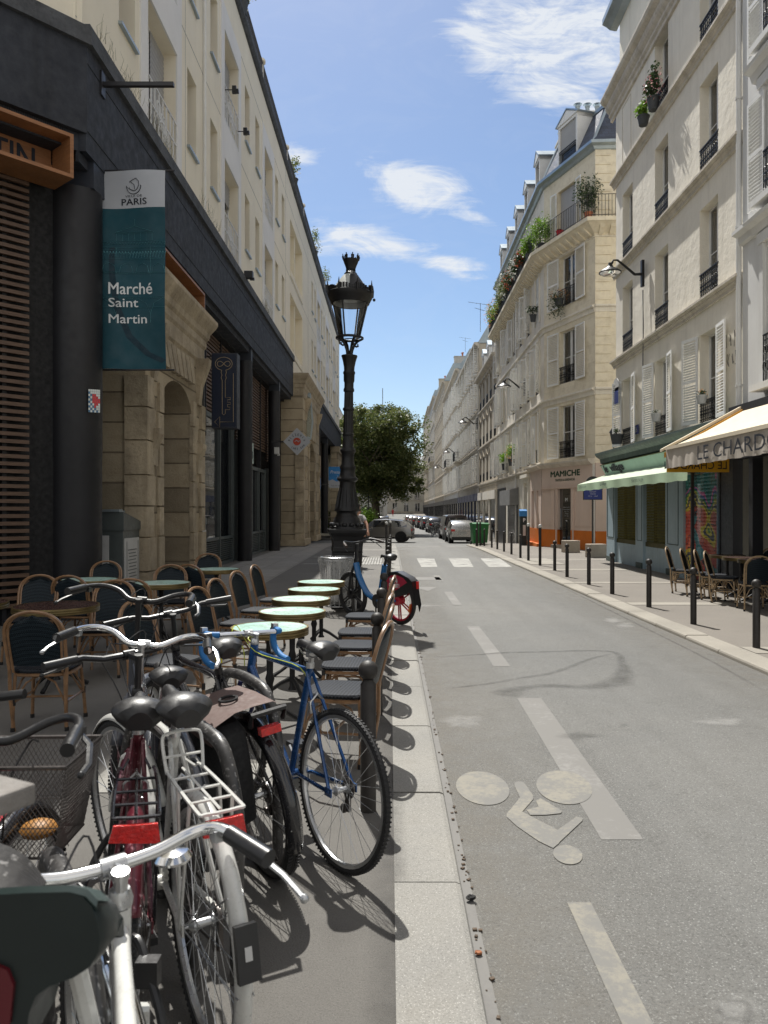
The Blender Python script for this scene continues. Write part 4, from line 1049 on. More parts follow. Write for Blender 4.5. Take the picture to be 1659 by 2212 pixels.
def r2_side2(par, L):
    r2_side_ops = [(L-4.4,3.85,1.1,2.25),(L-4.4,7.05,1.1,2.25),(L-4.4,10.35,1.1,2.15)]
    wall_mb(L, 0, 16.15, r2_side_ops, .25).build('wall', 'stone_r2', par, smooth=False)
    mb = MB()
    for i in range(34):
        z = 3.9+i*.36
        if z < 12.3 or z > 13.4: mb.box(L-.62, L+.0, 0, .03, z, z+.33)
    mb.build('quoin', 'stone_r2', par, smooth=False)
    for z in (6.45, 9.75, 12.75): profile_band(par, 0, L, z, [(0,-.22),(.05,-.2),(.05,-.03),(.14,0),(.14,.07),(0,.10)], 'plaster_r2')
baked(mainb, Dd, Cc, r2_side2)
def r2_main2(par, L):      # local x runs away from the camera
    flip = lambda s, w: L-s-w
    cs = [1.1, 3.5, 5.9, 8.3, 10.7, 13.1, 15.1]
    ops = []
    for c in cs:
        for z, h in r2_levels(): ops.append((c, z, .95, h))
        ops.append((c, 13.35, .95, 2.0))
    wall_mb(L, -.8, 16.15, ops + [(3.85, -.7, 1.2, 3.5)], .22).build('wall', 'plaster_r2', par, smooth=False)
    for i, c in enumerate(cs):
        for k, (z, h) in enumerate(r2_levels()):
            if (i*7+k*3) % 5 == 1:
                o = link(win_frame(.95, h), 'window', par, (c, -.2, z)); link(shutter_me(.47, h, .075), 'shutter', par, (c, -.02, z)); link(shutter_me(.47, h, .075), 'shutter', par, (c+.48, -.02, z))
            else:
                win(par, c, z, .95, h, .2, glass='glass_dark', rail='in', rh=.6, shut='lr', swid=.5, sopen=((i*5+k*11) % 35+15, (i*13+k*7) % 40+12), pitch=.075, rstyle=1)
        win(par, c, 13.35, .95, 2.0, .2, glass='glass_dark')
        for z, h in r2_levels():
            mb = MB(); mb.box(c-.14,c-.02,0,.05,z-.02,z+h+.12); mb.box(c+.97,c+1.09,0,.05,z-.02,z+h+.12); mb.box(c-.18,c+1.13,0,.09,z+h+.12,z+h+.24)
            mb.build('window_surround', 'plaster_r2', par, smooth=False)
    for z in (6.45, 9.75): profile_band(par, 0, L, z, [(0,-.22),(.05,-.2),(.05,-.03),(.14,0),(.14,.07),(0,.10)], 'plaster_r2')
    profile_band(par, 0, L, 3.55, [(0,-.22),(.05,-.2),(.05,-.03),(.2,0),(.2,.07),(0,.10)], 'cornice_stone')
    MB().cyl((7.75,.08,-.5),(7.75,.08,12.8),.05,8).build('drainpipe', 'plaster_grey', par)
    MB().box(3.9,5.0,-.2,-.14,-.7,2.8).build('door', 'dark_shop', par, smooth=False)
    MB().box(3.65,3.85,0,.10,-.6,3.0).box(5.05,5.25,0,.10,-.6,3.0).box(3.65,5.25,0,.10,3.0,3.25).box(3.4,5.5,0,.22,3.25,3.42).build('door_surround', 'plaster_r2', par, smooth=False)
    MB().prism([(7.2,0,2.85),(7.2,.5,2.75),(7.2,.5,1.9),(7.2,0,1.9)], (4.2,0,0)).build('shop_blind', 'grey_cloth', par, smooth=False)
    mb = MB(); rows = [[(7.3,.02+.012*(k % 2),-.6+k*.05),(11.3,.02+.012*(k % 2),-.6+k*.05)] for k in range(52)]
    mb.sheet(rows).build('shop_shutter', 'steel_dark', par, smooth=False)
    MB().box(12.2,15.9,-.05,.04,-.7,3.0).build('shop_front', 'dark_shop', par, smooth=False)
baked(mainb, B_, A, r2_main2)
# cornice and balcony following all three faces, roof
def offs(pts, d):
    P = [Vector((x,y)) for x,y in pts]; out = []
    for i in range(len(P)):
        ns = []
        if i > 0: t = (P[i]-P[i-1]).normalized(); ns.append(Vector((-t.y, t.x)))
        if i < len(P)-1: t = (P[i+1]-P[i]).normalized(); ns.append(Vector((-t.y, t.x)))
        n = sum(ns, Vector((0,0))).normalized(); k = 1/max(.4, n.dot(ns[0]))
        out.append(P[i]+n*d*k)
    return out
RING = [Dd, Cc, B_, A]
def sweep(par, prof, name, m, pts=RING):
    rows = []
    rings = [offs(pts, d) for d, z in prof]
    for i in range(len(pts)): rows.append([(rings[k][i].x, rings[k][i].y, prof[k][1]) for k in range(len(prof))])
    return MB().sheet(rows).build(name, m, par, smooth=False)
sweep(mainb, [(0,12.55),(.06,12.58),(.06,12.66),(.55,12.95),(.62,12.98),(.62,13.13),(0,13.16)], 'balcony_slab', 'stone_r2')
mb = MB()
for (p, q) in zip(RING, RING[1:]):
    L = math.hypot(q[0]-p[0], q[1]-p[1]); n = int(L/.42)
    mtx, _ = sub_frame('', p, q)
    for i in range(n):
        k0 = len(mb.v); x = (i+.5)*L/n
        mb.prism([(x-.09,0,12.58),(x-.09,.12,12.60),(x-.09,.40,12.80),(x-.09,.50,12.95),(x-.09,0,12.98)], (.18,0,0)); mb.xform(mtx, k0)
mb.build('bracket', 'stone_r2', mainb, smooth=False)
mb = MB(); ring = offs(RING, .55)
for z in (13.22, 14.02): mb.tube([(p.x,p.y,z) for p in ring], .014, 5)
for a_, b_ in zip(ring, ring[1:]):
    L = (b_-a_).length; n = int(L/.13)
    for i in range(n+1):
        p = a_+(b_-a_)*i/n; mb.box(p.x-.008,p.x+.008,p.y-.008,p.y+.008,13.13,14.02)
mb.build('balcony_railing', 'iron', mainb, smooth=False)
sweep(mainb, [(0,16.0),(.08,16.02),(.14,16.12),(.3,16.18),(.3,16.30),(.1,16.34)], 'gutter', 'zinc')
sweep(mainb, [(.1,16.34),(-.75,18.1),(-.8,18.14)], 'mansard_roof', 'slate')
sweep(mainb, [(-.7,18.05),(-.7,18.2),(-4.0,18.9)], 'roof', 'zinc')
MB().poly([(p.x,p.y,18.6) for p in offs(RING, -3.0)]).quad((A[0],A[1],-1),(A[0]+9,A[1],-1),(A[0]+9,A[1],16.3),(A[0],A[1],16.3)).quad((A[0]+.6,A[1],16.3),(A[0]+9,A[1],16.3),(A[0]+9,A[1],18.4),(A[0]+.9,A[1],18.4)).build('party_wall', 'plaster_r2', mainb, smooth=False)
# dormers
def dormer(par, L_, x, w=1.15, z=16.35, h=1.7, blind=True):
    mb = MB().box(x,x+.12,-1.1,.02,z,z+h).box(x+w-.12,x+w,-1.1,.02,z,z+h).box(x,x+w,-1.1,.03,z+h-.12,z+h).prism([(x-.08,.08,z+h),(x+w+.08,.08,z+h),(x+w/2,.08,z+h+.42)], (0,-1.2,0))
    d = mb.build('dormer', 'white_paint', par, smooth=False)
    MB().box(x+.12,x+w-.12,-.14,-.08,z,z+h-.12).build('dormer_window', 'glass_dark', d, smooth=False)
    if blind: MB().box(x+.12,x+w-.12,-.07,-.03,z+.55,z+h-.12).build('roller_blind', 'roller', d, smooth=False)
    MB().prism([(x-.1,.1,z+h),(x+w/2,.1,z+h+.46),(x+w/2,.1,z+h+.52),(x-.14,.1,z+h+.05)], (0,-1.25,0)).prism([(x+w+.1,.1,z+h),(x+w/2,.1,z+h+.46),(x+w/2,.1,z+h+.52),(x+w+.14,.1,z+h+.05)], (0,-1.25,0)).build('dormer_roof', 'zinc', d, smooth=False)
    return d
def r2_roof_front(par, L):
    d = dormer(par, L, L/2-.75, 1.5, 16.4, 1.75); link(rail_me(1.3,.6,1), 'railing', d, (L/2-.65,.03,16.45))
    MB().tube([(L-.02,.1,16.3),(L-.1,-.75,18.15)], .06, 6).tube([(.02,.1,16.3),(.1,-.75,18.15)], .06, 6).build('hip_flashing', 'zinc', par)
baked(mainb, Cc, B_, r2_roof_front)
baked(mainb, B_, A, lambda p, L: [dormer(p, L, x, 1.05, 16.4, 1.55, False) for x in (1.0,4.2,7.4,10.6,13.6)])
chimney(mainb, 8.25, 35.0, 17.8, 2.6, .8, 1.5, 6, 'white_far', 'zinc')
chimney(mainb, 8.35, 38.6, 17.6, .75, .7, 2.2, 2, 'white_far', 'zinc')
chimney(mainb, 8.1, 42.5, 17.5, .8, .7, 2.0, 2, 'white_far', 'terracotta')
chimney(mainb, 7.9, 48.5, 17.3, .9, .7, 1.9, 2, 'plaster_r2', 'dark_shop')
# shop front below
ms = thing('corner_shop', 'pink and burnt orange corner shop with green lettering over its dark door', 'shopfront', (0,0,0))
def shop_face(par, L):
    mb = wall_mb(L, .78, 3.5, [(2.78,.78,.14,1.72),(1.60,.78,1.05,1.75)], .2); mb.v = [(x,y+.12,z) for x,y,z in mb.v]; mb.build('shop_wall', 'mamiche_pink', par, smooth=False)
    mb = wall_mb(L, 0, .78, [(1.60,.15,1.05,.63)], .2); mb.v = [(x,y+.125,z) for x,y,z in mb.v]; mb.build('plinth', 'mamiche_orange', par, smooth=False)
    MB().box(1.6,2.65,-.04,.0,.15,2.53).build('door', 'glass_dark', par, smooth=False)
    MB().box(2.80,2.90,.0,.03,.3,2.45).build('side_light', 'dark_shop', par, smooth=False)
    for (a, b) in ((.15,1.25),(3.1,3.9)):
        for (z0, z1) in ((.95,2.45),):
            mb = MB(); mb.box(a,a+.03,.12,.14,z0,z1); mb.box(b-.03,b,.12,.14,z0,z1); mb.box(a,b,.12,.14,z0,z0+.03); mb.box(a,b,.12,.14,z1-.03,z1); mb.build('panel_moulding', 'mamiche_pink', par, smooth=False)
    mb = MB(); mb.box(0,L,.12,.18,2.56,2.62); mb.box(1.35,1.42,.12,.17,.15,2.56); mb.box(2.68,2.74,.12,.17,.15,2.56); mb.build('shop_moulding', 'mamiche_pink', par, smooth=False)
    MB().box(2.55,2.58,.01,.03,.9,1.7).build('door_handle', 'alu', par, smooth=False)
    MB().box(1.5,2.75,.12,.4,0,.14).build('step', 'concrete', par, smooth=False)
    profile_band(par, 0, L, 3.55, [(.1,-.1),(.2,-.06),(.28,0),(.34,.06),(.34,.12),(0,.16)], 'cornice_stone', 'cornice')
    text('MAMICHE', 2.3, .24, par, (3.2,.128,3.06), PI, bold=.06, mat_='dark_green_ink')
    text('TRAITEUR & SANDWICHS', 1.55, .10, par, (2.83,.128,2.86), PI, bold=.02, mat_='dark_green_ink')
    text('M', .18, .14, par, (2.21,.006,2.0), PI, bold=.05, mat_='label_white')
    for k, (t_, w_) in enumerate((('TRAITEUR ET SANDWICHS',.5),('DU MERCREDI AU VENDREDI',.62),('9.30 - 14.30',.3),('LE SAMEDI',.28),('9.30 - 16.00',.3))):
        text(t_, w_, .035, par, (2.12+w_/2,.006,1.72-k*.09), PI, mat_='label_white')
baked(ms, Cc, B_, shop_face)
def shop_ret(par, L):
    mb = wall_mb(2.9, .78, 3.5, [(.7,.78,.5,1.75),(1.75,.78,.8,1.75)], .15); mb.v = [(x,y+.12,z) for x,y,z in mb.v]; mb.build('shop_wall', 'mamiche_pink', par, smooth=False)
    mb = MB().box(0,2.9,0,.14,-.05,.78).box(0,2.9,.14,.32,-.05,.12); mb.build('plinth', 'mamiche_orange', par, smooth=False)
    MB().box(.7,1.2,-.05,-.02,.8,2.5).box(1.75,2.55,-.05,-.02,.8,2.5).build('shop_window', 'glass_dark', par, smooth=False)
    profile_band(par, 0, 2.9, 3.55, [(.1,-.1),(.2,-.06),(.28,0),(.34,.06),(.34,.12),(0,.16)], 'cornice_stone', 'cornice')
baked(ms, B_, A, shop_ret)
def shop_side(par, L):
    MB().box(L-4,L,0,.12,.78,3.5).build('shop_wall', 'mamiche_pink', par, smooth=False); MB().box(L-4,L,0,.125,0,.78).build('plinth', 'mamiche_orange', par, smooth=False)
baked(ms, Dd, Cc, shop_side)
# plants on the long balcony
rnd = random.Random(21)
ring = offs(RING, .42)
def onring(seg, t, d=.42):
    r_ = offs(RING, d); a_, b_ = r_[seg], r_[seg+1]; return a_+(b_-a_)*t
specs = [(1,.05,.5,'leaf_dark',None,'dark climbing bush at the right end of the corner balcony',(.8,.8,1.7),'terracotta'),
 (1,.55,.14,'leaf_dark',None,'small red flowerpot on the corner balcony',(1,1,.6),'cloth_red'),
 (1,.93,.62,'leaf_bright',None,'feathery bright green shrub on the corner balcony',(1,1,1.1),'pot'),
 (2,.07,.45,'leaf_bright',None,'yellow green creeper spilling over the balcony edge just past the corner',(.8,1,1.2),'pot'),
 (2,.17,.42,'leaf_dark','petal_red','red flowering plant on the long planted balcony',(.8,1.2,1),'pot'),
 (2,.27,.5,'leaf_dark','petal_white','dark ivy with pale blossoms hanging over the balcony rail',(.8,1.5,1.1),'pot'),
 (2,.38,.5,'leaf_dark','petal_red','leafy trough with a few red blooms midway along the balcony',(.8,1.6,1.1),'pot'),
 (2,.50,.55,'leaf','petal_white','loose pale olive bush past the middle of the balcony',(.9,1.6,1.3),'pot'),
 (2,.63,.5,'leaf',None,'grey green shrub two thirds along the balcony',(.9,1.6,1.2),'pot'),
 (2,.76,.55,'leaf_bright','petal_orange','yellowish shrub near the far end of the balcony',(.9,1.6,1.1),'pot'),
 (2,.90,.5,'leaf','petal_orange','straggly flowering bush at the far end of the balcony',(.9,1.6,1.3),'pot')]
for (sg_, t, r, m_, fl, lb, sc_, pt) in specs:
    p = onring(sg_, t, .50 if sg_ == 2 else .3); r = r*(1.4 if r > .3 else 1); plant(lb, 'plant', (p.x, p.y, 13.16), r, int(600+900*r), m_, .10 if sg_ == 2 else .085, fl, pt, .17, .28, 'plants on the long balcony', droop=.25, sc=sc_)
p = onring(1, .55, .20)
plant('reddish trailing ivy and orange flowers in the top-but-one window box of the corner house', 'plant', (p.x-.1, p.y+.1, 10.35), .42, 520, 'leaf_dark', .07, 'petal_orange', 'pot', .2, .25, sc=(1.2,1.2,.8), droop=.9)
plant('white flowering window box just past the corner on the long side', 'plant', (6.75, 36.2, 10.5), .34, 300, 'leaf_dark', .08, 'petal_white', 'pot', .16, .3)
plant('bright green bush in a window planter low on the long shuttered side', 'plant', (6.82, 45.5, 4.0), .5, 420, 'leaf_bright', .11, None, 'pot', .2, .35, sc=(.8,1.6,1))
plant('green and orange flowering bush in the nearer low window planter', 'plant', (6.8, 42.9, 4.1), .5, 420, 'leaf_bright', .11, 'petal_orange', 'pot', .2, .35, sc=(.8,1.4,1.2))
wall_lamp((6.98, 39.6, 8.0), 'round street lamp on a bracket on the beige shuttered house', s=.85)

# ============================================================ further houses on the right
def fx(Y): return 6.5+.012*Y
def far_house(y0, y1, H, ground, floors, ncol, wallm, label, style=0, roofH=1.2, gm='dark_shop', zbase=3.6, fh=3.0, ww=.95, wh=2.1, shutters=False, name='apartment_house', bal=None, over=None):
    t, L = facade_frame(name, label, 'building', (fx(y0),y0), (fx(y1),y1))
    ops = []; cw = L/ncol
    for j in range(floors):
        for i in range(ncol): ops.append((cw*(i+.5)-ww/2, zbase+.35+j*fh, ww, wh))
    wall_mb(L, -1.2, H, ops, .2).build('wall', wallm, t, smooth=False)
    shell(t, L, 10, H+.0, wallm)
    for (s, z, w, h) in ops:
        o = link(win_frame(w, h, 'white_paint', 1), 'window', t, (s,-.17,z)); link(pane_me(w, h, 'glass_dark'), 'pane', o, (0,0,0))
        if shutters:
            link(shutter_me(.46, h, .16), 'shutter', t, (s-.01,.045,z), (0,0,PI-rad(20+(s*37+z*11)%45))); link(shutter_me(.46, h, .16), 'shutter', t, (s+w+.01,.045,z), (0,0,rad(20+(s*23+z*17)%45)))
    def sur():
        sr = MB(); s, z, w, h = 0, 0, ww, wh
        if style == 1:      # gothic drip moulds
            c = s+w/2; sr.prism([(s-.22,0,z+h-.1),(s-.12,0,z+h-.1),(c,0,z+h+.32),(s+w+.12,0,z+h-.1),(s+w+.22,0,z+h-.1),(c,0,z+h+.48)], (0,.10,0))
            sr.prism([(s,0,z+h+.002),(s,0,z+h-.45),(s+w*.15,0,z+h-.2),(c,0,z+h-.06),(s+w*.85,0,z+h-.2),(s+w,0,z+h-.45),(s+w,0,z+h+.002)], (0,.02,0))
        else:
            sr.box(s-.12,s-.02,0,.05,z,z+h); sr.box(s+w+.02,s+w+.12,0,.05,z,z+h); sr.box(s-.16,s+w+.16,0,.10,z+h+.02,z+h+.16)
        return sr.mesh('window_surround', 'plaster_r2' if style != 1 else wallm, False)
    def rai():
        rl = MB(); rl.box(0,ww,0,.03,.55,.6)
        for k in range(8): rl.box(ww*k/7-.008,ww*k/7+.008,0,.02,0,.58)
        return rl.mesh('window_rail', 'iron', False)
    for (s, z, w, h) in ops:
        link(tmpl(('sur',style,ww,wh,wallm), sur), 'window_surround', t, (s,0,z)); link(tmpl(('rai',ww), rai), 'window_rail', t, (s,0,z))
    for j in range(floors): profile_band(t, 0, L, zbase+.1+j*fh, [(0,-.18),(.05,-.16),(.05,-.05),(.15,0),(.15,.07),(0,.1)], 'cornice_stone')
    profile_band(t, 0, L, H, [(0,-.4),(.08,-.36),(.10,-.2),(.35,-.08),(.40,.0),(.40,.1),(0,.14)], 'cornice_stone', 'cornice')
    MB().prism([(0,.1,H+.05),(0,-1.2,H+roofH+.05),(0,-10,H+roofH+.4),(0,-10,H+.05)], (L,0,0)).build('roof', 'zinc', t, smooth=False)
    MB().cyl((L-.12,.08,-.6),(L-.12,.08,H),.05,6).build('drainpipe', 'plaster_grey', t)
    # shops
    n = max(2, int(L/3))
    for i in range(n):
        MB().box(L*i/n+.3, L*(i+1)/n-.3, -.05, .035, -.9, 2.4).build('shop_window', 'glass_dark', t, smooth=False)
        mb = MB(); mb.box(L*i/n+.12,L*i/n+.3,0,.10,-.9,2.5); mb.box(L*(i+1)/n-.3,L*(i+1)/n-.12,0,.10,-.9,2.5); mb.box(L*i/n+.1,L*(i+1)/n-.1,0,.16,2.4,3.0)
        mb.build('shop_front', gm, t, smooth=False)
    if bal:
        for (s, z, w) in bal:
            b = MB().box(s,s+w,0,.8,z-.14,z).prism([(s+.2,0,z-.14),(s+.2,.7,z-.14),(s+.2,0,z-.75)], (w-.4,0,0)).build('balcony', 'cornice_stone', t, smooth=False)
            link(rail_me(w, .95, 2), 'railing', b, (s,.77,z)); link(rail_me(.75, .95, 2), 'railing', b, (s+.02,.03,z), (0,0,PI/2))
    return t, L
t, L = far_house(50.9, 62.3, 12.0, 0, 3, 5, 'far_tan', 'lower beige house with pointed gothic window mouldings', 1, 1.5, 'plaster_r2', 3.5, 2.85, .95, 1.95)
for x in (1.5, 4.5, 7.6):
    dormer(t, L, x, 1.2, 12.2, 1.3, False)
t, L = far_house(62.5, 83.5, 15.2, 0, 4, 9, 'far_tan', 'long tan house with dark shop row and one carved balcony, beyond the gothic house', 0, 2.2, 'blue_shop', 3.6, 3.0, 1.0, 2.2, shutters=True, bal=[(16.5,6.7,3.0)])
gb = MB().quad((0,.02,12.0),(0,-8,12.0),(0,-8,17.2),(0,-1.2,17.2)).build('gable_wall', 'cornice_stone', t, smooth=False)
sg = MB(); rnd = random.Random(3)
for k in range(9):
    sg.ring((-.02,-.9-.22*k,12.9+.35*math.sin(k*2.1)), .22, .03, 12, 4, 'X')
sg.build('graffiti', mat('faded violet spray', (.22,.20,.30), .8), t)
chimney(t, 1.0, -2.2, 16.5, 1.8, .6, 1.8, 4, 'dark_shop', 'dark_shop'); chimney(t, 13, -2.2, 16.8, 1.8, .6, 1.6, 3, 'cornice_stone', 'terracotta')
t, L = far_house(83.7, 109, 17.0, 0, 4, 9, 'far_grey', 'pale grey house with white windows and a corbelled balcony, third beyond the side street', 0, 2.2, 'dark_shop', 3.6, 3.2, 1.1, 2.3, shutters=True, bal=[(10,6.9,4.0)])
t, L = far_house(109.2, 140, 20.0, 0, 5, 9, 'far_tan', 'tall grey house with chimneys farther down the right side', 0, 2.5, 'dark_shop', 3.6, 3.1, 1.2, 2.2)
chimney(t, .5, -1.4, 20, .9, 2.4, 3.6, 4, 'far_grey', 'terracotta'); chimney(t, 15, -1.4, 20, .9, 2.4, 3.6, 4, 'far_tan', 'terracotta'); chimney(t, 27, -1.4, 20, .9, 2.4, 3.2, 4, 'far_grey', 'dark_shop')
t, L = far_house(140.2, 165, 22.5, 0, 5, 6, 'far_grey', 'dark beige apartment block just before the last visible block on the right', 0, 2.5, 'dark_shop', 3.6, 3.5, 1.4, 2.4, bal=[(2,10.7,8)])
chimney(t, 8, -1.2, 23, 1, 2.4, 4.0, 4, 'far_tan', 'terracotta')
t, L = far_house(165.2, 204, 24, 0, 5, 8, 'far_tan', 'last ornate apartment block at the far end of the right side', 0, 3.5, 'dark_shop', 3.6, 3.7, 1.6, 2.5, bal=[(2,10.7,12)])
for (Y, z, lb) in ((63,8.8,'round street lamp on the dark pipe between gothic and tan house'),(84.5,8.0,'small round street lamp on the pale grey house'),(108,7.6,'tiny round street lamp far down on the grey house')):
    wall_lamp((fx(Y)-.05, Y, z), lb, s=.95)
# aerials
for (x, y, z, lb) in ((7.6, 64.5, 16.6, 'tall television aerial on the roof of the tan house'), (8.3, 84.5, 19.0, 'small television aerial on the pale grey house')):
    t = thing('aerial', lb, 'aerial', (x,y,z)); t.scale = ((.75,)*3 if z < 17 else (.5,)*3); MB().cyl((0,0,0),(0,0,3.2),.03,5).build('mast', 'steel_dark', t)
    mb = MB()
    for zz, l in ((3.15,1.3),(2.5,.6)):
        mb.tube([(-l,0,zz+.18),(l,0,zz-.18)], .02, 4)
        for k in range(7): mb.tube([(-l+2*l*k/6,-.25,zz+.18-.36*k/6),(-l+2*l*k/6,.25,zz+.18-.36*k/6)], .012, 4)
    mb.build('antenna', 'steel_dark', t)
# far end house facing down the street
fe = thing('end_house', 'white house closing the far end of the street behind the parked cars', 'building', (12.5, 204, 1.0), PI)
ops = [(s, z, 1.3, h) for s in (1.5,4.5,7.5,10.5) for (z, h) in ((.1,2.5),(3.6,2.0),(6.8,2.0),(10,2))]
wall_mb(22, 0, 12.5, ops, .2).build('wall', 'white_far', fe, smooth=False); shell(fe, 22, 8, 12.5, 'white_far', z0=0)
for (s, z, w, h) in ops:
    o = link(win_frame(w, h), 'window', fe, (s,-.15,z)); link(pane_me(w, h, 'glass_dark'), 'pane', o)
profile_band(fe, 0, 22, 3.2, [(0,-.1),(.1,-.1),(.1,.1),(0,.1)], 'cornice_stone'); MB().box(0,22,0,.05,-1,.4).build('plinth', 'cornice_stone', fe, smooth=False)
MB().prism([(-.3,.3,12.5),(-.3,-4,15.5),(-.3,-8.3,12.5)], (22.6,0,0)).build('roof', 'slate', fe, smooth=False)
for s in (4.2, 7.2): link(rail_me(1.9,.9,1), 'railing', fe, (s,.35,3.5))
# ============================================================ LEFT: market building
lb, LL = facade_frame('market_building', 'long cream building with dark fascia and wooden louvres along the left pavement', 'building', (-4.5,11.0), (-4.5,68.5), 'L')
def sL(Y): return 68.5-Y
bays = [14.15, 20.75, 27.4, 47.4, 54.0, 60.6]
nar = [12.75, 17.05, 19.25, 23.85, 25.7, 30.2, 32.0, 44.2, 45.9, 50.4, 52.2, 57.0, 58.9, 63.4, 65.4]
ops = []; fw = []; nw = []
for Y in bays:
    for (z, h) in ((8.72, 2.45), (12.2, 2.45)): ops.append((sL(Y+2.0), z, 1.95, h)); fw.append(ops[-1])
for Y in nar:
    for (z, h) in ((9.72, 1.75), (13.1, 1.75)): ops.append((sL(Y+.82), z, .8, h)); nw.append(ops[-1])
log = [(sL(39.6), 8.72, 4.9, 2.75), (sL(39.6), 12.2, 4.9, 2.6)]
ops += log
wall_mb(LL, 6.9, 16.5, ops, .34).build('wall', 'cream_wall', lb, smooth=False)
shell(lb, LL, 14, 16.5, 'cream_wall', z0=6.6)
MB().quad((0,-.5,-1),(0,-14,-1),(0,-14,6.6),(0,-.5,6.6)).build('end_wall', 'cream_wall', lb, smooth=False)
# white render bands round the french windows
for Y in bays:
    s0, s1 = sL(Y+2.35), sL(Y-.35)
    mb = MB(); mb.box(s0, sL(Y+2.0), 0, .035, 8.6, 15.3); mb.box(sL(Y+.05), s1, 0, .035, 8.6, 15.3)
    for (a, b) in ((11.17,12.2),(14.65,15.3),(8.5,8.72)): mb.box(sL(Y+2.0), sL(Y+.05), 0, .035, a, b)
    mb.build('window_surround', 'white_surround', lb, smooth=False)
def geo_rail():
    def f():
        mb = MB(); w, h = 1.93, .95; r = .012
        for z in (0.02, .5, h): mb.box(0,w,-.015,.015,z-.012,z+.012)
        for x in (0, .22, .45, 1.48, 1.71, w): mb.box(x-r,x+r,-.012,.012,0,h)
        for x in (.72,.965,1.21): mb.box(x-r,x+r,-.012,.012,0,h)
        for k in range(3):
            x = .60+k*.26; z = .2+.12*k; mb.box(x,x+.22,-.014,.014,z-.01,z+.01); mb.box(x,x+.22,-.014,.014,z+.30,z+.32); mb.box(x-.01,x+.01,-.014,.014,z,z+.31); mb.box(x+.21,x+.23,-.014,.014,z,z+.31)
        return mb.mesh('railing', 'white_paint', False)
    return tmpl('georail', f)
for i, (s, z, w, h) in enumerate(fw):
    o = link(win_frame(w, h, 'white_paint', 0), 'window', lb, (s, -.30, z)); link(pane_me(w, h, 'glass_dark'), 'pane', o)
    # ribbed roller shutters, some lowered fully
    drop = h-.1 if i % 3 != 2 else .7
    def rs(wd=w, dr=drop):
        mb = MB(); n = int(dr/.05)
        rows = [[(x, .012*(k % 2), -k*.05) for x in (0, wd/2-.06)] for k in range(n+1)]
        mb.sheet(rows); mb.sheet([[(x+wd/2+.06, y, zz) for x, y, zz in r] for r in rows]); return mb.mesh('roller_blind', 'roller', False)
    link(tmpl(('rs', round(drop,2)), rs), 'roller_blind', lb, (s+.03, -.25, z+h-.05))
    link(geo_rail(), 'railing', lb, (s+.01, .015, z+.03))
for (s, z, w, h) in nw:
    o = link(win_frame(w, h, 'roller', 0, None, .05, False), 'window', lb, (s, -.31, z)); link(pane_me(w, h, 'glass_dark'), 'pane', o)
for (s, z, w, h) in nw: MB().box(s-.04, s+w+.04, 0, .07, z-.05, z).build('window_sill', 'zinc', lb, smooth=False)
# loggias: deep recess with side piers and a window at the back
for (s, z, w, h) in log:
    mb = MB(); mb.quad((s,-.34,z),(s+w,-.34,z),(s+w,-2,z),(s,-2,z)); mb.quad((s+w,-.34,z),(s+w,-.34,z+h),(s+w,-2,z+h),(s+w,-2,z)); mb.quad((s,-.34,z),(s,-.34,z+h),(s,-2,z+h),(s,-2,z)); mb.quad((s,-.34,z+h),(s+w,-.34,z+h),(s+w,-2,z+h),(s,-2,z+h)); mb.quad((s,-1.2,z),(s+w,-1.2,z),(s+w,-1.2,z+h),(s,-1.2,z+h))
    mb.prism([(s+2.3,-.1,z),(s+2.3,-.1,z+h),(s+2.1,-1.2,z+h),(s+2.1,-1.2,z)], (.25,0,0)); mb.box(s,s+w,-.2,.03,z,z+.25)
    mb.build('loggia', 'cream_wall', lb, smooth=False)
    win(lb, s+.35, z+.25, 1.4, 2.1, .9, glass='glass_dark', bars=1); win(lb, s+3.0, z+.25, 1.4, 2.1, .9, glass='glass_dark', bars=1)
# horizontal joints in the render, white downpipe
mb = MB()
for z in (8.68, 12.1, 15.35): mb.box(0, LL, 0, .006, z, z+.012)
for Y in (16.9, 33.2, 42.3, 56.4): mb.box(sL(Y)-.006, sL(Y)+.006, 0, .006, 8.6, 16.4)
mb.build('render_joint', 'roller', lb, smooth=False)
MB().cyl((sL(18.45),.06,8.55),(sL(18.45),.06,16.4),.035,8).build('drainpipe', 'white_paint', lb)
# eaves, terrace parapet with rail and posts
profile_band(lb, 0, LL+.2, 16.55, [(0,-.14),(.06,-.12),(.13,-.03),(.13,.04),(.08,.08),(0,.1)], 'fascia_cap', 'eaves')
mb = MB(); mb.box(0,LL,.0,.05,17.3,17.34); mb.box(0,LL,.01,.04,16.95,16.98)
for k in range(int(LL/.16)): mb.box(k*.16,k*.16+.02,.01,.04,16.65,17.3)
mb.build('terrace_railing', 'dark_shop', lb, smooth=False)
for k in range(9): MB().lathe([(.17,0),(.17,.75),(.24,.8),(.24,.88),(.12,.95)], 12, (3+k*6.4, -.12, 16.6)).build('terrace_post', 'cream_wall', lb)
# upper wall of the chamfered corner and its fascia
e0 = Vector((-4.5,11.0)); dch = Vector((-.66,-.75)).normalized()
ch = thing('corner_wing', 'near chamfered corner of the market building with orange plywood sign box over wooden louvres', 'building', (-4.33+dch.x*9, 11.0+dch.y*9, 0), math.atan2(-dch.y, -dch.x)+PI)
ch.rotation_euler = (0,0,math.atan2(dch.y, dch.x)); ch.location = (-4.33, 11.0, 0)
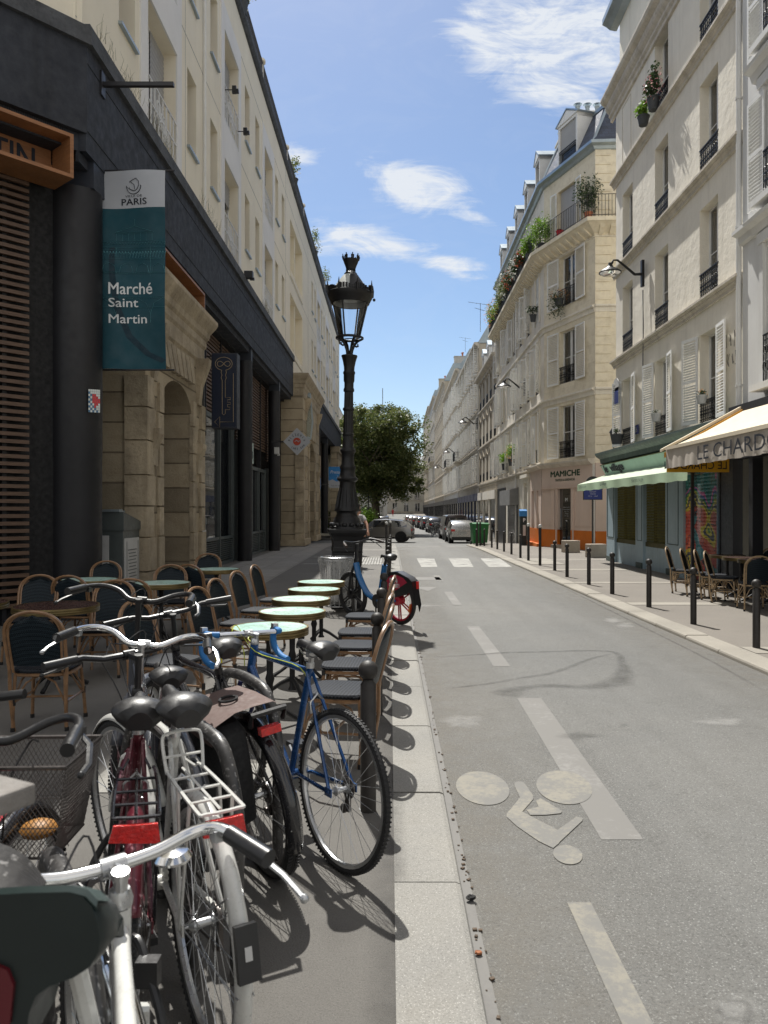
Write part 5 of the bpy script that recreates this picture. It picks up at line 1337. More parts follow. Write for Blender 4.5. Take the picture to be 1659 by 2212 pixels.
# local x runs from the corner toward the camera side; outward = +y ?
LCH = 9
MB().quad((0,-.15,6.9),(LCH,-.15,6.9),(LCH,-.15,17),(0,-.15,17)).build('wall', 'cream_wall', ch, smooth=False)
MB().box(0,LCH,-.3,0,7.0,8.25).box(0,LCH,-.4,-.1,6.75,7.0).build('fascia', 'fascia', ch, smooth=False)
MB().box(-.03,LCH,-.3,.07,8.25,8.5).build('fascia_cap', 'fascia_cap', ch, smooth=False)
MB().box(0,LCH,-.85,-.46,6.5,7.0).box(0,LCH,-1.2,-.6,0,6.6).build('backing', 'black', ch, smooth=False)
mb = MB(); z = .25
while z < 6.2:
    mb.box(.62, LCH, -.52, -.46, z, z+.052); z += .104
mb.build('louvre', 'wood_slat', ch, smooth=False)
mb = MB()
for k in range(5): mb.box(.9+k*1.6, .96+k*1.6, -.58, -.53, 0, 6.5)
mb.build('louvre_post', 'col_metal', ch, smooth=False)
def sign_box(par, x0, x1, z0, z1, d0, d1, t=.05, name='sign_box'):
    mb = MB(); mb.box(x0,x1,d0,d1,z0,z0+t); mb.box(x0,x1,d0,d1,z1-t,z1); mb.box(x0,x0+t,d0,d1,z0+t,z1-t); mb.box(x1-t,x1,d0,d1,z0+t,z1-t); mb.box(x0+t,x1-t,d0,d0+.03,z0+t,z1-t)
    return mb.build(name, 'plywood', par, smooth=False)
sb = sign_box(ch, .28, 5.2, 6.22, 6.83, -.42, -.02+.18)
text('MARCHE  SAINT-MARTIN', 4.2, .34, sb, (4.78,-.385,6.36), PI, bold=.012)
# pigeon spikes under the fascia
mb = MB()
for k in range(160): mb.box(.3+k*.03,.304+k*.03,-.1,-.095+.0,6.85,7.0)
mb.build('bird_spikes', 'steel_dark', ch, smooth=False)
# round columns
def column(loc, r, H, label):
    t = thing('column', label, 'column', loc, 0, 'round charcoal columns under the fascia')
    MB().lathe([(r,0),(r,2.4),(r*1.012,2.42),(r*1.012,H)], 28).build('shaft', 'col_metal', t)
    MB().box(-r*.8,r*.95,-r*.6,r*.6,H,H+.4).build('bracket', 'navy_metal', t, smooth=False)
    return t
column((-4.72,11.55,0), .375, 6.35, 'thick corner column between the louvred wall and the hanging banner')
column((-4.62,18.2,0), .23, 6.35, 'round column behind the key sign, right of the stone doorway')
column((-4.62,24.5,0), .23, 6.35, 'round column between the key sign and the pizzeria window')
column((-4.62,30.7,0), .23, 6.35, 'round column just before the diamond pizzeria sign')
column((-4.62,48.5,0), .23, 6.35, 'first round column past the second stone doorway')
column((-4.62,54.5,0), .23, 6.35, 'farthest round column beyond the second stone doorway')
# fascia along the street, with gap at the second stone portal
mb = MB()
for (a, b) in ((11.0, 34.6), (43.3, 68.5)):
    MB().box(sL(b), sL(a), -.3, .15, 6.75, 8.3).build('fascia', 'fascia', lb, smooth=False); MB().box(sL(b), sL(a)+.03, -.3, .22, 8.3, 8.55).build('fascia_cap', 'fascia_cap', lb, smooth=False)
MB().box(sL(34.6), sL(11), -.4, .05, 6.6, 6.75).build('fascia_soffit', 'fascia', lb, smooth=False)
mb = MB()
for (a, b) in ((11.0, 34.6), (43.3, 68.5)): mb.box(sL(b), sL(a), .15, .158, 8.02, 8.03); mb.box(sL(b), sL(a), .15, .158, 7.05, 7.06)
mb.build('fascia_joint', 'black', lb, smooth=False)
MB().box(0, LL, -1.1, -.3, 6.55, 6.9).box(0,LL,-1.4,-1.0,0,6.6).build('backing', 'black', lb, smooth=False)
# weeds on the fascia ledge
wd = MB(); random.seed(5)
for k in range(150):
    Y = random.choice([11.3,12.5,13.5,17.4,26])+random.random()*1.8; x = -4.33+random.random()*.1; h = .08+.28*random.random()
    wd.tube([(x,Y,8.55),(x+random.uniform(-.03,.05),Y+random.uniform(-.06,.06),8.55+h*.6),(x+random.uniform(-.03,.08),Y+random.uniform(-.1,.1),8.55+h)], [.003,.0025,.001], 3, caps=False)
o = wd.build('ledge_grass', mat('dry grass', (.16,.15,.09), .9)); tag(o, 'dry grass growing on the ledge of the dark fascia', None, None, 'stuff')
# wooden louvre fields between the columns and the shop units below
def louvres(y0, y1, z0, z1, setb=-.5):
    mb = MB(); z = z0
    while z < z1: mb.box(sL(y1), sL(y0), setb, setb+.06, z, z+.055); z += .104
    return mb.build('louvre', 'wood_slat', lb, smooth=False)
for (a, b, z0) in ((11.9,12.7,.3),(18.45,24.3,4.35),(24.75,30.5,3.9),(30.95,34.6,3.6),(43.5,48.2,4.0),(48.8,54.2,3.6),(54.8,60,3.6)): louvres(a, b, z0, 6.5)
mb = MB()
for Y in (19.0,20.5,22.4,25.3,27.4,29.2,32.5,45.8,51.3,57): mb.box(sL(Y)-.03, sL(Y)+.03, -.55, -.40, 3.2 if Y > 24 else 3.6, 6.55)
mb.build('louvre_post', 'col_metal', lb, smooth=False)
def shop_unit(y0, y1, ztop, cols, bot=.75, m='bin_grey'):
    mb = MB(); s0, s1 = sL(y1), sL(y0); dp = -.48
    for k in range(cols+1):
        s = s0+(s1-s0)*k/cols; mb.box(s-.045, s+.045, dp-.06, dp+.07, 0, ztop)
    mb.box(s0,s1,dp-.05,dp+.05,ztop-.12,ztop); mb.box(s0,s1,dp-.05,dp+.05,bot,bot+.08); mb.box(s0,s1,dp-.05,dp+.06,0,.1)
    z = .14
    while z < bot-.04: mb.box(s0,s1,dp-.03,dp+.02,z,z+.03); z += .06
    o = mb.build('shop_frame', m, lb, smooth=False)
    MB().box(s0,s1,dp-.02,dp-.01,bot+.08,ztop-.12).build('pane', 'glass_dark', o, smooth=False)
shop_unit(18.5, 24.2, 4.3, 3); shop_unit(24.8, 27.3, 3.9, 2); shop_unit(27.5, 30.4, 3.2, 2); shop_unit(31.0, 34.4, 3.3, 2)
shop_unit(43.6, 48.2, 3.9, 3); shop_unit(48.8, 54.2, 3.5, 3); shop_unit(54.8, 60, 3.5, 3)
# second plywood sign box over the first stone doorway
sb2 = sign_box(lb, sL(17.8), sL(13.2), 5.95, 6.62, -.36, .22)
text('MARCHE  SAINT-MARTIN', 4.1, .34, sb2, (sL(13.4),-.32,6.12), PI, bold=.012)
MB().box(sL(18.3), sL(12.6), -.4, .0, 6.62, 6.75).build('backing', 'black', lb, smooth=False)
# ---- stone doorways
def doorway(y0, y1, xfront, H, jw, arch_w, springs, label, loc_name='stone_doorway', scale=1):
    t = thing(loc_name, label, 'doorway', (xfront, y1, 0), -PI/2)      # local x toward camera, +y to the street
    L = y1-y0; dp = 1.0
    a0 = (L-arch_w)/2; a1 = a0+arch_w; r = arch_w/2; rise = r*.55
    mb = MB()
    mb.box(0,a0,-dp,0,0,springs); mb.box(a1,L,-dp,0,0,springs)
    # arch spandrel
    n = 14; pts = [(a0+r-r*math.cos(PI*k/n), springs+rise*math.sin(PI*k/n)) for k in range(n+1)]
    for k in range(n):
        (xa, za), (xb, zb) = pts[k], pts[k+1]
        mb.quad((xb,0,zb),(xa,0,za),(xa,0,H-.9),(xb,0,H-.9)); mb.quad((xa,0,za),(xb,0,zb),(xb,-dp,zb),(xa,-dp,za))
    mb.box(0,a0,-dp,0,springs,H-.9); mb.box(a1,L,-dp,0,springs,H-.9)
    mb.build('masonry', 'limestone', t, smooth=False)
    # raised corner blocks with uneven edges, console under the cornice
    q = MB(); rnd = random.Random(int(y0)); z = .02; k = 0
    while z < springs+.1:
        h = .52+.1*rnd.random(); e = .05+.03*rnd.random(); wq = .30+.10*(k % 2)
        q.box(L-wq, L+e, -.34, e, z, z+h-.025); q.box(a1-.02, a1+wq*.8, -.04, e*.8, z, z+h-.03); q.box(-e, wq*.9, -.3, e, z, z+h-.025); q.box(a0-wq*.8, a0+.02, -.04, e*.8, z, z+h-.03)
        z += h; k += 1
    for k in range(7):
        x = a0-.1+(arch_w+.2)*k/7; wv = (arch_w+.2)/7
        q.prism([(x+.02,.02,H-1.0),(x+wv-.02,.02,H-1.0),(x+wv*.8+ (L/2-x)*.06,.10,springs+rise+.12),(x+wv*.2+(L/2-x)*.06,.10,springs+rise+.12)], (0,-.12,0))
    q.build('quoin', 'limestone_plain', t, smooth=False)
    c = MB(); prof = [(0,-.95),(.04,-.9),(.04,-.62),(.08,-.55),(.08,-.42),(.13,-.36),(.15,-.25),(.25,-.10),(.29,-.02),(.29,.06),(.0,.10)]
    c.sheet([[(-d_,-dp-.05,H+z_) for d_, z_ in prof],[(-d_,d_,H+z_) for d_, z_ in prof],[(L+d_,d_,H+z_) for d_, z_ in prof],[(L+d_,-dp-.05,H+z_) for d_, z_ in prof]])
    c.poly([(-.1,-dp,H+.1),(L+.1,-dp,H+.1),(L+.1,.0,H+.1),(-.1,.0,H+.1)]); 
    for sx in (a0*.45, L-a0*.45):
        c.prism([(sx-.12,0,H-1.9),(sx-.12,.06,H-1.9),(sx-.12,.10,H-1.5),(sx-.12,.26,H-1.05),(sx-.12,.28,H-.9),(sx-.12,0,H-.9)], (.24,0,0))
        c.prism([(sx-.14,0,springs-1.15),(sx-.14,.05,springs-1.15),(sx-.14,.06,springs-.85),(sx-.14,.16,springs-.6),(sx-.14,.16,springs-.5),(sx-.14,0,springs-.5)], (.28,0,0))
    c.build('cornice', 'limestone_plain', t, smooth=False)
    MB().box(a0,a1,-dp-.3,-dp+.04,0,springs+rise).build('door', 'dark_shop', t, smooth=False)
    MB().box(-.08,a0+.1,-dp,.10,0,.28).box(a1-.1,L+.08,-dp,.10,0,.28).build('base_stone', 'limestone_plain', t, smooth=False)
    return t
doorway(13.2, 17.2, -4.2, 5.8, .6, 2.15, 3.55, 'weathered stone archway remnant standing between the corner column and the key sign')
doorway(34.9, 43.0, -3.95, 7.75, .8, 2.9, 4.2, 'second weathered stone archway behind the diamond pizzeria sign')
t = thing('stone_pier', 'third stone pier at the far end of the left building', 'pier', (-4.2, 61, 0)); MB().box(-.5,.1,0,6,-.6,6.7).box(-.5,.2,-.1,6.1,6.2,6.7).build('masonry', 'limestone', t, smooth=False)
# ---- banner
bn = thing('banner', 'teal and white cloth banner hanging from the corner column, lettered for the covered market', 'banner', (-4.40, 11.72, 0))
bw, z1, z0 = .98, 6.78, 3.76
mb = MB()
def bpt(x, z):
    k = (z-z0)/(z1-z0); return (x, .03*math.sin(x*5+z*1.1)+.02*math.sin(z*3.3+x*2), z)
def cloth(xa, xb, za, zb, m, name, par, dy=0, nx=12, nz=30):
    rows = [[(lambda p: (p[0], p[1]+dy, p[2]))(bpt(xa+(xb-xa)*i/nx, za+(zb-za)*j/nz)) for i in range(nx+1)] for j in range(nz+1)]
    return MB().sheet(rows).build(name, m, par)
cl = cloth(0, bw, z0, z1-.56, 'teal', 'cloth', bn); cloth(0, bw, z1-.56, z1, 'banner_white', 'cloth_top', bn)
def onbanner(me_o, par, x, z, dy=-.006):
    for v in me_o.vertices:
        p = bpt(v.co.x+x, v.co.z+z); v.co = (p[0], p[1]+dy, p[2])
    return link(me_o, 'lettering', par)
for (t_, w_, h_, x, z, m_, b_) in (('VILLE DE', .27, .032, .36, z1-.40, 'ink', .0), ('PARIS', .40, .095, .30, z1-.515, 'ink', .03)):
    onbanner(text_mesh(t_, w_, h_, b_*.5, m_), bn, x, z)
for (t_, w_, h_, z) in (('Marché', .66, .175, z0+1.14), ('Saint', .44, .135, z0+.945), ('Martin', .57, .135, z0+.70)):
    onbanner(text_mesh(t_, w_, h_, .010, 'white_ink'), bn, .12, z)
# boat emblem and iron-hall line drawing
mb = MB()
def bl(pts, r=.008):
    r = r*1.7 if r < .0035 else r
    mb.tube([(lambda p: (p[0], p[1]-.008, p[2]))(bpt(x, z)) for x, z in pts], r, 4, flat=.4)
zc = z1-.24
bl([(.50+.115*math.cos(a), zc+.0+.115*math.sin(a)) for a in [rad(175)+rad(190)*i/16 for i in range(17)]], .009)
bl([(.50+.07*math.cos(a), zc-.0+.07*math.sin(a)) for a in [rad(190)+rad(150)*i/12 for i in range(13)]], .006)
bl([(.43,zc+.06),(.47,zc+.085),(.54,zc+.115)], .007); bl([(.54,zc+.115),(.58,zc+.07),(.585,zc+.02),(.56,zc-.04)], .009); bl([(.45,zc+.07),(.51,zc+.02),(.52,zc-.05)], .008); bl([(.385,zc-.0),(.44,zc-.045),(.50,zc-.06)], .006)
mb.build('emblem', 'ink', bn)
mb = MB()
lz = z1-.56
for z, a, b in ((.36,.22,.78),(.38,.2,.8),(.52,0,.98),(.56,0,.98),(.60,0,.98),(.64,0,.98),(.78,0,.98),(.98,0,.98),(1.0,0,.98),(1.36,0,.98),(1.38,0,.98),(1.52,0,.98)): bl([(a+(b-a)*i/8, lz-z+ (.03*math.sin(PI*i/8) if z in (.52,.56) else 0)) for i in range(9)], .0022)
bl([(.2,lz-.37),(.5,lz-.27),(.8,lz-.37)], .003); bl([(.5,lz-.27),(.5,lz-.17)], .002)
for k in range(7): bl([(.22+k*.093,lz-.38),(.22+k*.093,lz-.50)], .002)
for k in range(22): bl([(k*.045,lz-.52),(k*.045+.022,lz-.56),(k*.045+.044,lz-.52)], .0016); bl([(k*.045,lz-.66),(k*.045+.022,lz-.76),(k*.045+.044,lz-.66),(k*.045+.022,lz-.70),(k*.045,lz-.66)], .0016)
for k in range(4): bl([(.02+.25*k,lz-1.0-.0),(.05+.25*k,lz-.92+.04),(.125+.25*k,lz-.84),(.2+.25*k,lz-.92+.04),(.235+.25*k,lz-1.0)], .002)
for x in (.22,.75): bl([(x,lz-.6),(x,lz-1.75)], .003)
for x in (.22,.75): bl([(x-.2,lz-1.38),(x-.06,lz-1.46),(x,lz-1.62),(x+.06,lz-1.46),(x+.2,lz-1.38)], .002)
mb.build('line_drawing', 'teal_line', bn)
mb = MB(); arc = [(.16,lz-.6),(.17,lz-1.0),(.24,lz-1.5),(.42,lz-1.95),(.70,lz-2.22),(.96,lz-2.34)]
for i in range(len(arc)-1):
    pa, pb = Vector(arc[i]), Vector(arc[i+1])
    for k in range(4):
        a_, b_ = pa.lerp(pb, k/4), pa.lerp(pb, (k+1)/4); w_ = .075
        P = [(a_.x-w_*.6,a_.y-w_*.3),(b_.x-w_*.6,b_.y-w_*.3),(b_.x+w_*.5,b_.y+w_*.3),(a_.x+w_*.5,a_.y+w_*.3)]
        mb.poly([(lambda p: (p[0], p[1]-.003, p[2]))(bpt(min(bw,max(0,x)), z)) for x, z in P])
mb.build('printed_arc', 'teal_dark', bn, smooth=False)
MB().cyl((-.08,.02,z1+.015),(bw+.14,.02,z1+.015),.014,8).cyl((-.08,.02,z0-.01),(bw+.13,.02,z0-.01),.014,8).box(-.12,-.06,-.03,.05,z1-.10,z1+.08).box(-.12,-.06,-.03,.05,z0-.05,z0+.1).build('rod', 'dark_shop', bn)
# iron flag bar above the banner
o = MB().box(0,1.08,-.035,.035,-.03,.03).box(-.02,.02,-.08,.08,-.18,.18).build('iron_bar', 'dark_shop', None, (-4.34,11.6,8.03)); tag(o, 'horizontal iron bar sticking out of the dark fascia above the banner', 'bar')
# mosaic tile sticker on the corner column
mt = mat('mosaic tiles', (.5,.5,.5), .4); 
ts = thing('mosaic', 'small red, white and blue mosaic stuck on the corner column', 'mosaic', (-4.42,11.27,3.35), .45)
cs_ = {'w': (.62,.66,.64), 'r': (.55,.03,.04), 'b': (.06,.16,.28)}
mm = MB(); pat = ["wwwwww","bwwwww","wbrrww","bwrrrw","wbrrrr","bwrrrr","wbwrrw","bwbrww","wbwbww","bwbwbw"]
for j, row in enumerate(pat):
    for i, ch_ in enumerate(row): mm.use({'w':0,'r':1,'b':2}[ch_]).box(i*.027,i*.027+.024,-.008,0,-j*.034,-j*.034+.031)
mm.build('tiles', [mat('white tile', cs_['w'], .3), mat('red tile', cs_['r'], .3), mat('blue tile', cs_['b'], .3)], ts, smooth=False)
# key sign
ks = thing('key_sign', 'navy box sign outlined with a key and arrow, hung beside the stone archway', 'sign', (-4.08, 17.6, 3.49))
MB().box(0,.58,0,.34,0,1.72).build('box', 'sign_blue' if False else 'navy_metal', ks, smooth=False)
MB().box(.02,.56,-.012,.0,.03,1.69).build('face', 'sign_navy', ks, smooth=False)
mb = MB()
def kl(pts, r=.006, closed=False): mb.tube([(x,-.016,z) for x, z in pts], r, 4, closed=closed)
cx, cz = .28, 1.47
kl([(cx+.19*math.cos(a)*1.02, cz+.15*math.sin(a)) for a in [rad(-75)+rad(330)*i/24 for i in range(25)]])
kl([(cx+.15*math.sin(a)/(1+math.cos(a)**2)*1.0, cz+.13*math.sin(a)*math.cos(a)/(1+math.cos(a)**2)*1.3) for a in [2*PI*i/28 for i in range(28)]], .006, True)
kl([(cx-.045,cz-.145),(cx-.06,cz-.2),(cx-.04,cz-.26),(cx-.06,cz-.32),(cx-.035,cz-.38),(cx-.035,cz-1.14),(cx+.0,cz-1.17),(cx+.035,cz-1.14),(cx+.035,cz-1.05),(cx+.14,cz-1.05),(cx+.14,cz-.99),(cx+.09,cz-.99),(cx+.09,cz-.93),(cx+.15,cz-.93),(cx+.15,cz-.88),(cx+.09,cz-.88),(cx+.09,cz-.82),(cx+.15,cz-.82),(cx+.15,cz-.77),(cx+.035,cz-.77),(cx+.035,cz-.38),(cx+.06,cz-.32),(cx+.04,cz-.26),(cx+.06,cz-.2),(cx+.045,cz-.145)])
kl([(.50,1.25),(.50,.14),(.19,.14)]); kl([(.19,.02),(.07,.14),(.19,.26)], .006, True)
mb.build('key_outline', 'gold', ks)
MB().cyl((-.32,.1,.05),(0,.1,.05),.02,6).cyl((-.32,.1,1.66),(0,.1,1.66),.012,6).box(-.36,-.28,.04,.18,.55,.95).box(-.36,-.28,.04,.18,-.25,.03).build('bracket', 'steel_dark', ks)
# Pizzeria diamond sign, shop name sign, faceted blade sign, blue Pressing signs
ps = thing('pizzeria_sign', 'white diamond-shaped pizzeria sign with red pizza emblem', 'sign', (-3.6, 29.8, 4.28))
MB().prism([(0,0,-.53),(.53,0,0),(0,0,.53),(-.53,0,0)], (0,.08,0)).build('board', 'banner_white', ps, smooth=False)
MB().lathe([(.15,-.012),(.15,-.004)], 20, (0,0,0), 'Y').build('emblem', mat('sign red', (.45,.06,.03), .6), ps, smooth=False)
MB().tube([(-.08,-.016,0),(-.02,-.016,.05),(.06,-.016,-.02),(.1,-.016,.04)], .015, 4).build('emblem_line', 'banner_white', ps)
def arc_text(body, par, cx, cz, R, a0, a1, hgt, m_, up=True):
    n = len(body)
    for i, chh in enumerate(body):
        if chh == ' ': continue
        a = rad(a0+(a1-a0)*i/(n-1)); w_ = hgt*.62 if chh not in 'I' else hgt*.16
        me = text_mesh(chh, w_, hgt, .01, m_)
        o = link(me, 'lettering', par, (cx+R*math.cos(a), -.012, cz+R*math.sin(a)))
        o.rotation_euler = (0, -(a-PI/2) if up else -(a+PI/2), 0)
arc_text('PIZZERIA', ps, 0, -.04, .26, 168, 22, .085, 'ink'); arc_text('CHEZ SAM', ps, 0, .06, .38, 232, 318, .075, 'ink', False)
MB().box(-1.0,-.4,.02,.06,-.03,.03).build('bracket', 'dark_shop', ps)
cs2 = thing('shop_sign', 'pale green shop name board above the glazed door left of the diamond sign', 'sign', (-4.88, 27.2, 3.25), -PI/2)
MB().box(0,2.0,0,.06,0,.72).build('board', mat('pale green board', (.36,.44,.40), .6), cs2, smooth=False); text('Chez Sam', 1.6, .38, cs2, (1.8,.068,.17), PI, bold=.02)
bs = thing('blade_sign', 'faceted mirror-like vertical blade sign on the second stone doorway', 'sign', (-4.02, 36.5, 5.0)); bs.scale = (.62,.62,.66)
MB().prism([(0,0,0),(.45,0,-.05),(.62,0,1.2),(.42,0,3.3),(.05,0,3.4),(-.1,0,1.7)], (0,.18,0)).build('panel', 'zinc', bs, smooth=False)
MB().prism([(.1,-.02,.2),(.4,-.02,.15),(.52,-.02,1.3),(.36,-.02,3.0),(.12,-.02,3.1),(.0,-.02,1.7)], (0,.01,0)).build('face', mat('hammered glass', (.30,.31,.26), .25, .5, .3, 20, bump=.6, bscale=30), bs, smooth=False)
pr = thing('laundry_sign', 'blue and white laundry sign sticking out behind the lamp post', 'sign', (-3.9, 49, 3.05))
MB().box(0,1.15,0,.06,0,1.35).build('board', 'sign_blue', pr, smooth=False)
MB().poly([(0,-.006,0),(1.15,-.006,0),(1.15,-.006,.30),(.8,-.006,.45),(.5,-.006,.40),(.25,-.006,.55),(0,-.006,.45)]).build('wave', 'banner_white', pr, smooth=False)
text('Pressing', .95, .26, pr, (.1,-.008,.85), bold=.0, mat_='white_ink', shear=.3); text('Tel. 01 42 06', .8, .08, pr, (.15,-.010,.1), mat_='ink')
MB().tube([(.55,-.012,.78),(.62,-.012,.7),(.5,-.012,.64),(.66,-.012,.55)], .012, 4).build('hanger_emblem', 'white_ink', pr)
MB().box(-.5,0,.01,.05,.2,.25).build('bracket', 'steel_dark', pr)
for (y, z) in ((46.0,3.45),(52.0,3.1)):
    o = MB().box(0,.05,-1.6,1.6,0,.75).build('laundry_fascia', 'sign_blue', None, (-4.86,y,z)); tag(o, 'blue laundry board above the shop glass, %s' % ('the nearer and higher one' if y < 50 else 'the farther and lower one'), 'sign')
# rubbish cabinets
def cabinet(loc, rz, label, lettering=True):
    t = thing('waste_container', label, 'waste container', loc, rz, 'food waste cabinets')
    MB().box(-.44,.44,-.40,.40,.05,1.28).prism([(-.46,-.42,1.28),(-.46,.42,1.28),(-.46,.42,1.42),(-.46,-.42,1.58)], (.92,0,0)).build('body', 'bin_grey', t, smooth=False)
    MB().box(-.40,.40,-.45,-.30,1.58,1.62).box(-.30,.30,-.20,.1,1.52,1.60).build('lid', 'zinc', t, smooth=False)
    MB().box(-.38,.22,-.415,-.402,.15,1.2).build('poster_frame', 'label_white', t, smooth=False)
    p = MB().box(-.34,.10,-.425,-.416,.2,1.05).build('poster', 'ink', t, smooth=False)
    if lettering:
        text('ALIMENTAIRES', .62, .085, p, (-.08,-.43,.30), 0, ry=-PI/2, mat_='white_ink', bold=.01)
    MB().tube([(-.02,-.43,.9),(.0,-.43,.85),(-.02,-.43,.6),(.04,-.43,.55),(.07,-.43,.62),(.03,-.43,.86),(.05,-.43,.92)], .008, 4).build('bottle_outline', 'white_ink', p)
    MB().box(.43,.46,-.34,.34,.1,1.15).build('notice_panel', 'label_white', t, smooth=False)
    mb = MB()
    for k in range(14): mb.box(.462,.466,-.22+.03*(k % 3),.20-.04*(k % 2),.95-k*.055,.965-k*.055)
    mb.box(.462,.466,-.28,-.27,.12,1.1).box(.462,.466,.27,.28,.12,1.1); mb.build('notice_print', 'bin_grey', t, smooth=False)
    return t
cabinet((-4.72,12.72,0), 0, 'grey green food waste cabinet in front of the corner column')
cabinet((-4.72,17.5,0), 0, 'second smaller-looking grey waste cabinet at the far jamb of the stone archway')
# small fittings
for (loc, l, sz) in (((-4.25,17.05,4.05),'tiny blue house number plate on the stone archway',(.02,.2,.3)),((-4.25,28.9,3.85),'small beige alarm box on the column before the diamond sign',(.16,.2,.25)),((-4.2,22.9,8.62),'small spotlight fixed on the ledge of the dark fascia',(.25,.2,.2))):
    mb = MB(); mb.obox((0,0,0), sz); mb.obox((sz[0]*.4,0,-sz[2]*.6),(sz[0]*.5,sz[1]*.5,sz[2]*.3)); o = mb.build('wall_box', 'dark_shop' if 'spot' in l else ('sign_darkblue' if 'blue' in l else 'label_white'), None, loc, smooth=False); tag(o, l, 'fitting')
for k, (Y, z) in enumerate(((21.0,13.1),(22.6,12.75))):
    o = MB().obox((0,0,0),(.11,.08,.2)).obox((.08,0,-.04),(.08,.12,.08)).cyl((-.25,0,0),(0,0,0),.015,6).build('security_camera', 'black_plastic', None, (-4.25,Y,z)); tag(o, ['upper','lower'][k]+' black camera box on the white window rail of the upper storey', 'camera')
# roof terrace plants
for (Y, r, l) in ((23.4,.9,'wispy white-flowering shrub on the roof terrace above the street'),(36,.7,'pale shrub on the roof terrace behind the lantern crown'),(46,.8,'olive shrub on the roof terrace left of the lantern glass'),(53,.9,'farthest pale green shrub on the roof terrace')):
    plant(l, 'plant', (-4.55,Y,16.7), r, 420, 'leaf', .10, 'petal_white' if Y < 40 else None, 'pot', .25, .4, 'shrubs on the roof terrace', sc=(.55,1.2,1.1))
# ============================================================ STREET LAMP (cast iron candelabra)
lp = thing('lamp_post', 'tall black cast iron street lamp with crown-topped glass lantern on the left pavement', 'street lamp', (-.735, 12.75, 0))
lp.rotation_euler = (0, rad(.9), rad(8))
MB().lathe([(.36,0),(.36,.10),(.335,.14),(.335,.62),(.35,.64),(.35,.70),(.325,.73),(.325,.98),(.345,1.0),(.345,1.06),(.33,1.08),(.335,1.18),(.37,1.26),(.43,1.32),(.44,1.36),(.44,1.385)], 4, sq=1).build('plinth', 'iron', lp, smooth=False)
mb = MB(); 
for sx in (-1,1):
    mb.box(-.2,.2,sx*.238-.006,sx*.238+.006,.18,.58); mb.box(-.2,.2,sx*.232-.006,sx*.232+.006,.76,.96); mb.box(sx*.238-.006,sx*.238+.006,-.2,.2,.18,.58)
mb.build('plinth_panel', 'iron', lp, smooth=False)
MB().lathe([(.32,1.385),(.30,1.42),(.30,1.46),(.26,1.50),(.245,1.60),(.225,1.72),(.20,1.76),(.20,1.80),(.185,1.84),(.20,1.90),(.235,1.93),(.235,1.97),(.215,2.10),(.19,2.35),(.175,2.55),(.165,2.75),(.17,2.80),(.20,2.83),(.225,2.87),(.225,2.90),(.18,2.94),(.16,3.0),(.155,3.05),(.17,3.08),(.17,3.11),(.14,3.15),(.13,3.25),(.14,3.34),(.165,3.37),(.165,3.40),(.125,3.45),(.118,3.55)], 20).build('pedestal', 'iron', lp)
mb = MB()
for k in range(14):         # leaf mouldings round the foot, flutes on the shaft
    a = 2*PI*k/14; mb.sphere((.275*math.cos(a), .275*math.sin(a), 1.52), .045, 6, 5, (1,1,1.3))
    mb.tube([(.21*math.cos(a),.21*math.sin(a),1.98),(.20*math.cos(a),.20*math.sin(a),2.25),(.165*math.cos(a),.165*math.sin(a),2.62)], [.028,.020,.012], 5)
mb.build('leaf_moulding', 'iron', lp)
mb = MB(); n = 32; rows = []
for z, r in ((3.5,.122),(3.9,.115),(4.3,.108),(4.62,.102)):
    rows.append([((r-.010*(j % 2))*math.cos(2*PI*j/n), (r-.010*(j % 2))*math.sin(2*PI*j/n), z) for j in range(n+1)])
mb.sheet(rows).build('shaft', 'iron', lp)
for z in (3.66, 4.2): MB().lathe([(.12,z),(.135,z+.02),(.135,z+.05),(.12,z+.07)], 16).build('collar', 'iron', lp)
# upward curl ornament and capital
mb = MB().lathe([(.10,4.60),(.125,4.62),(.125,4.66),(.108,4.70),(.108,4.80),(.125,4.84),(.128,4.98),(.14,5.0),(.14,5.03),(.12,5.06),(.125,5.14),(.15,5.26),(.175,5.34),(.185,5.36),(.185,5.385),(.10,5.40),(.05,5.46)], 20)
mb.xform(Matrix.Translation((0,0,-.90)) if False else Matrix.Identity(4)); 
# heights are compressed to the real ones read from the photograph
def squash(z): return z
mb.build('capital', 'iron', lp)
LZ = 5.42   # lantern foot
mb = MB()
for a in (rad(20), rad(110), rad(200), rad(290)):
    c, s_ = math.cos(a), math.sin(a)
    mb.tube([(.05*c,.05*s_,LZ-.02),(.07*c,.07*s_,LZ+.08),(.12*c,.12*s_,LZ+.20),(.20*c,.20*s_,LZ+.29),(.27*c,.27*s_,LZ+.33)], [.03,.028,.028,.03,.03], 6)
    mb.tube([(.11*c,.11*s_,LZ+.20),(.17*c,.17*s_,LZ+.17),(.215*c,.215*s_,LZ+.19),(.21*c,.21*s_,LZ+.24)], [.018,.022,.026,.012], 6)
mb.ring((0,0,LZ+.34), .30, .028, 32, 6, 'Z'); mb.ring((0,0,LZ+.30), .14, .012, 24, 5, 'Z'); mb.build('lantern_bracket', 'iron', lp)
MB().lathe([(.24,LZ+.35),(.415,LZ+1.08)], 32, cap=False).lathe([(.14,LZ+.30),(.24,LZ+.35)], 24, cap=False).build('lantern_glass', 'glass_lamp', lp)
mb = MB()
for a in (rad(60), rad(150), rad(240), rad(330)):
    c, s_ = math.cos(a), math.sin(a); mb.tube([(.25*c,.25*s_,LZ+.34),(.425*c,.425*s_,LZ+1.10)], .018, 6)
mb.build('lantern_frame', 'iron', lp)
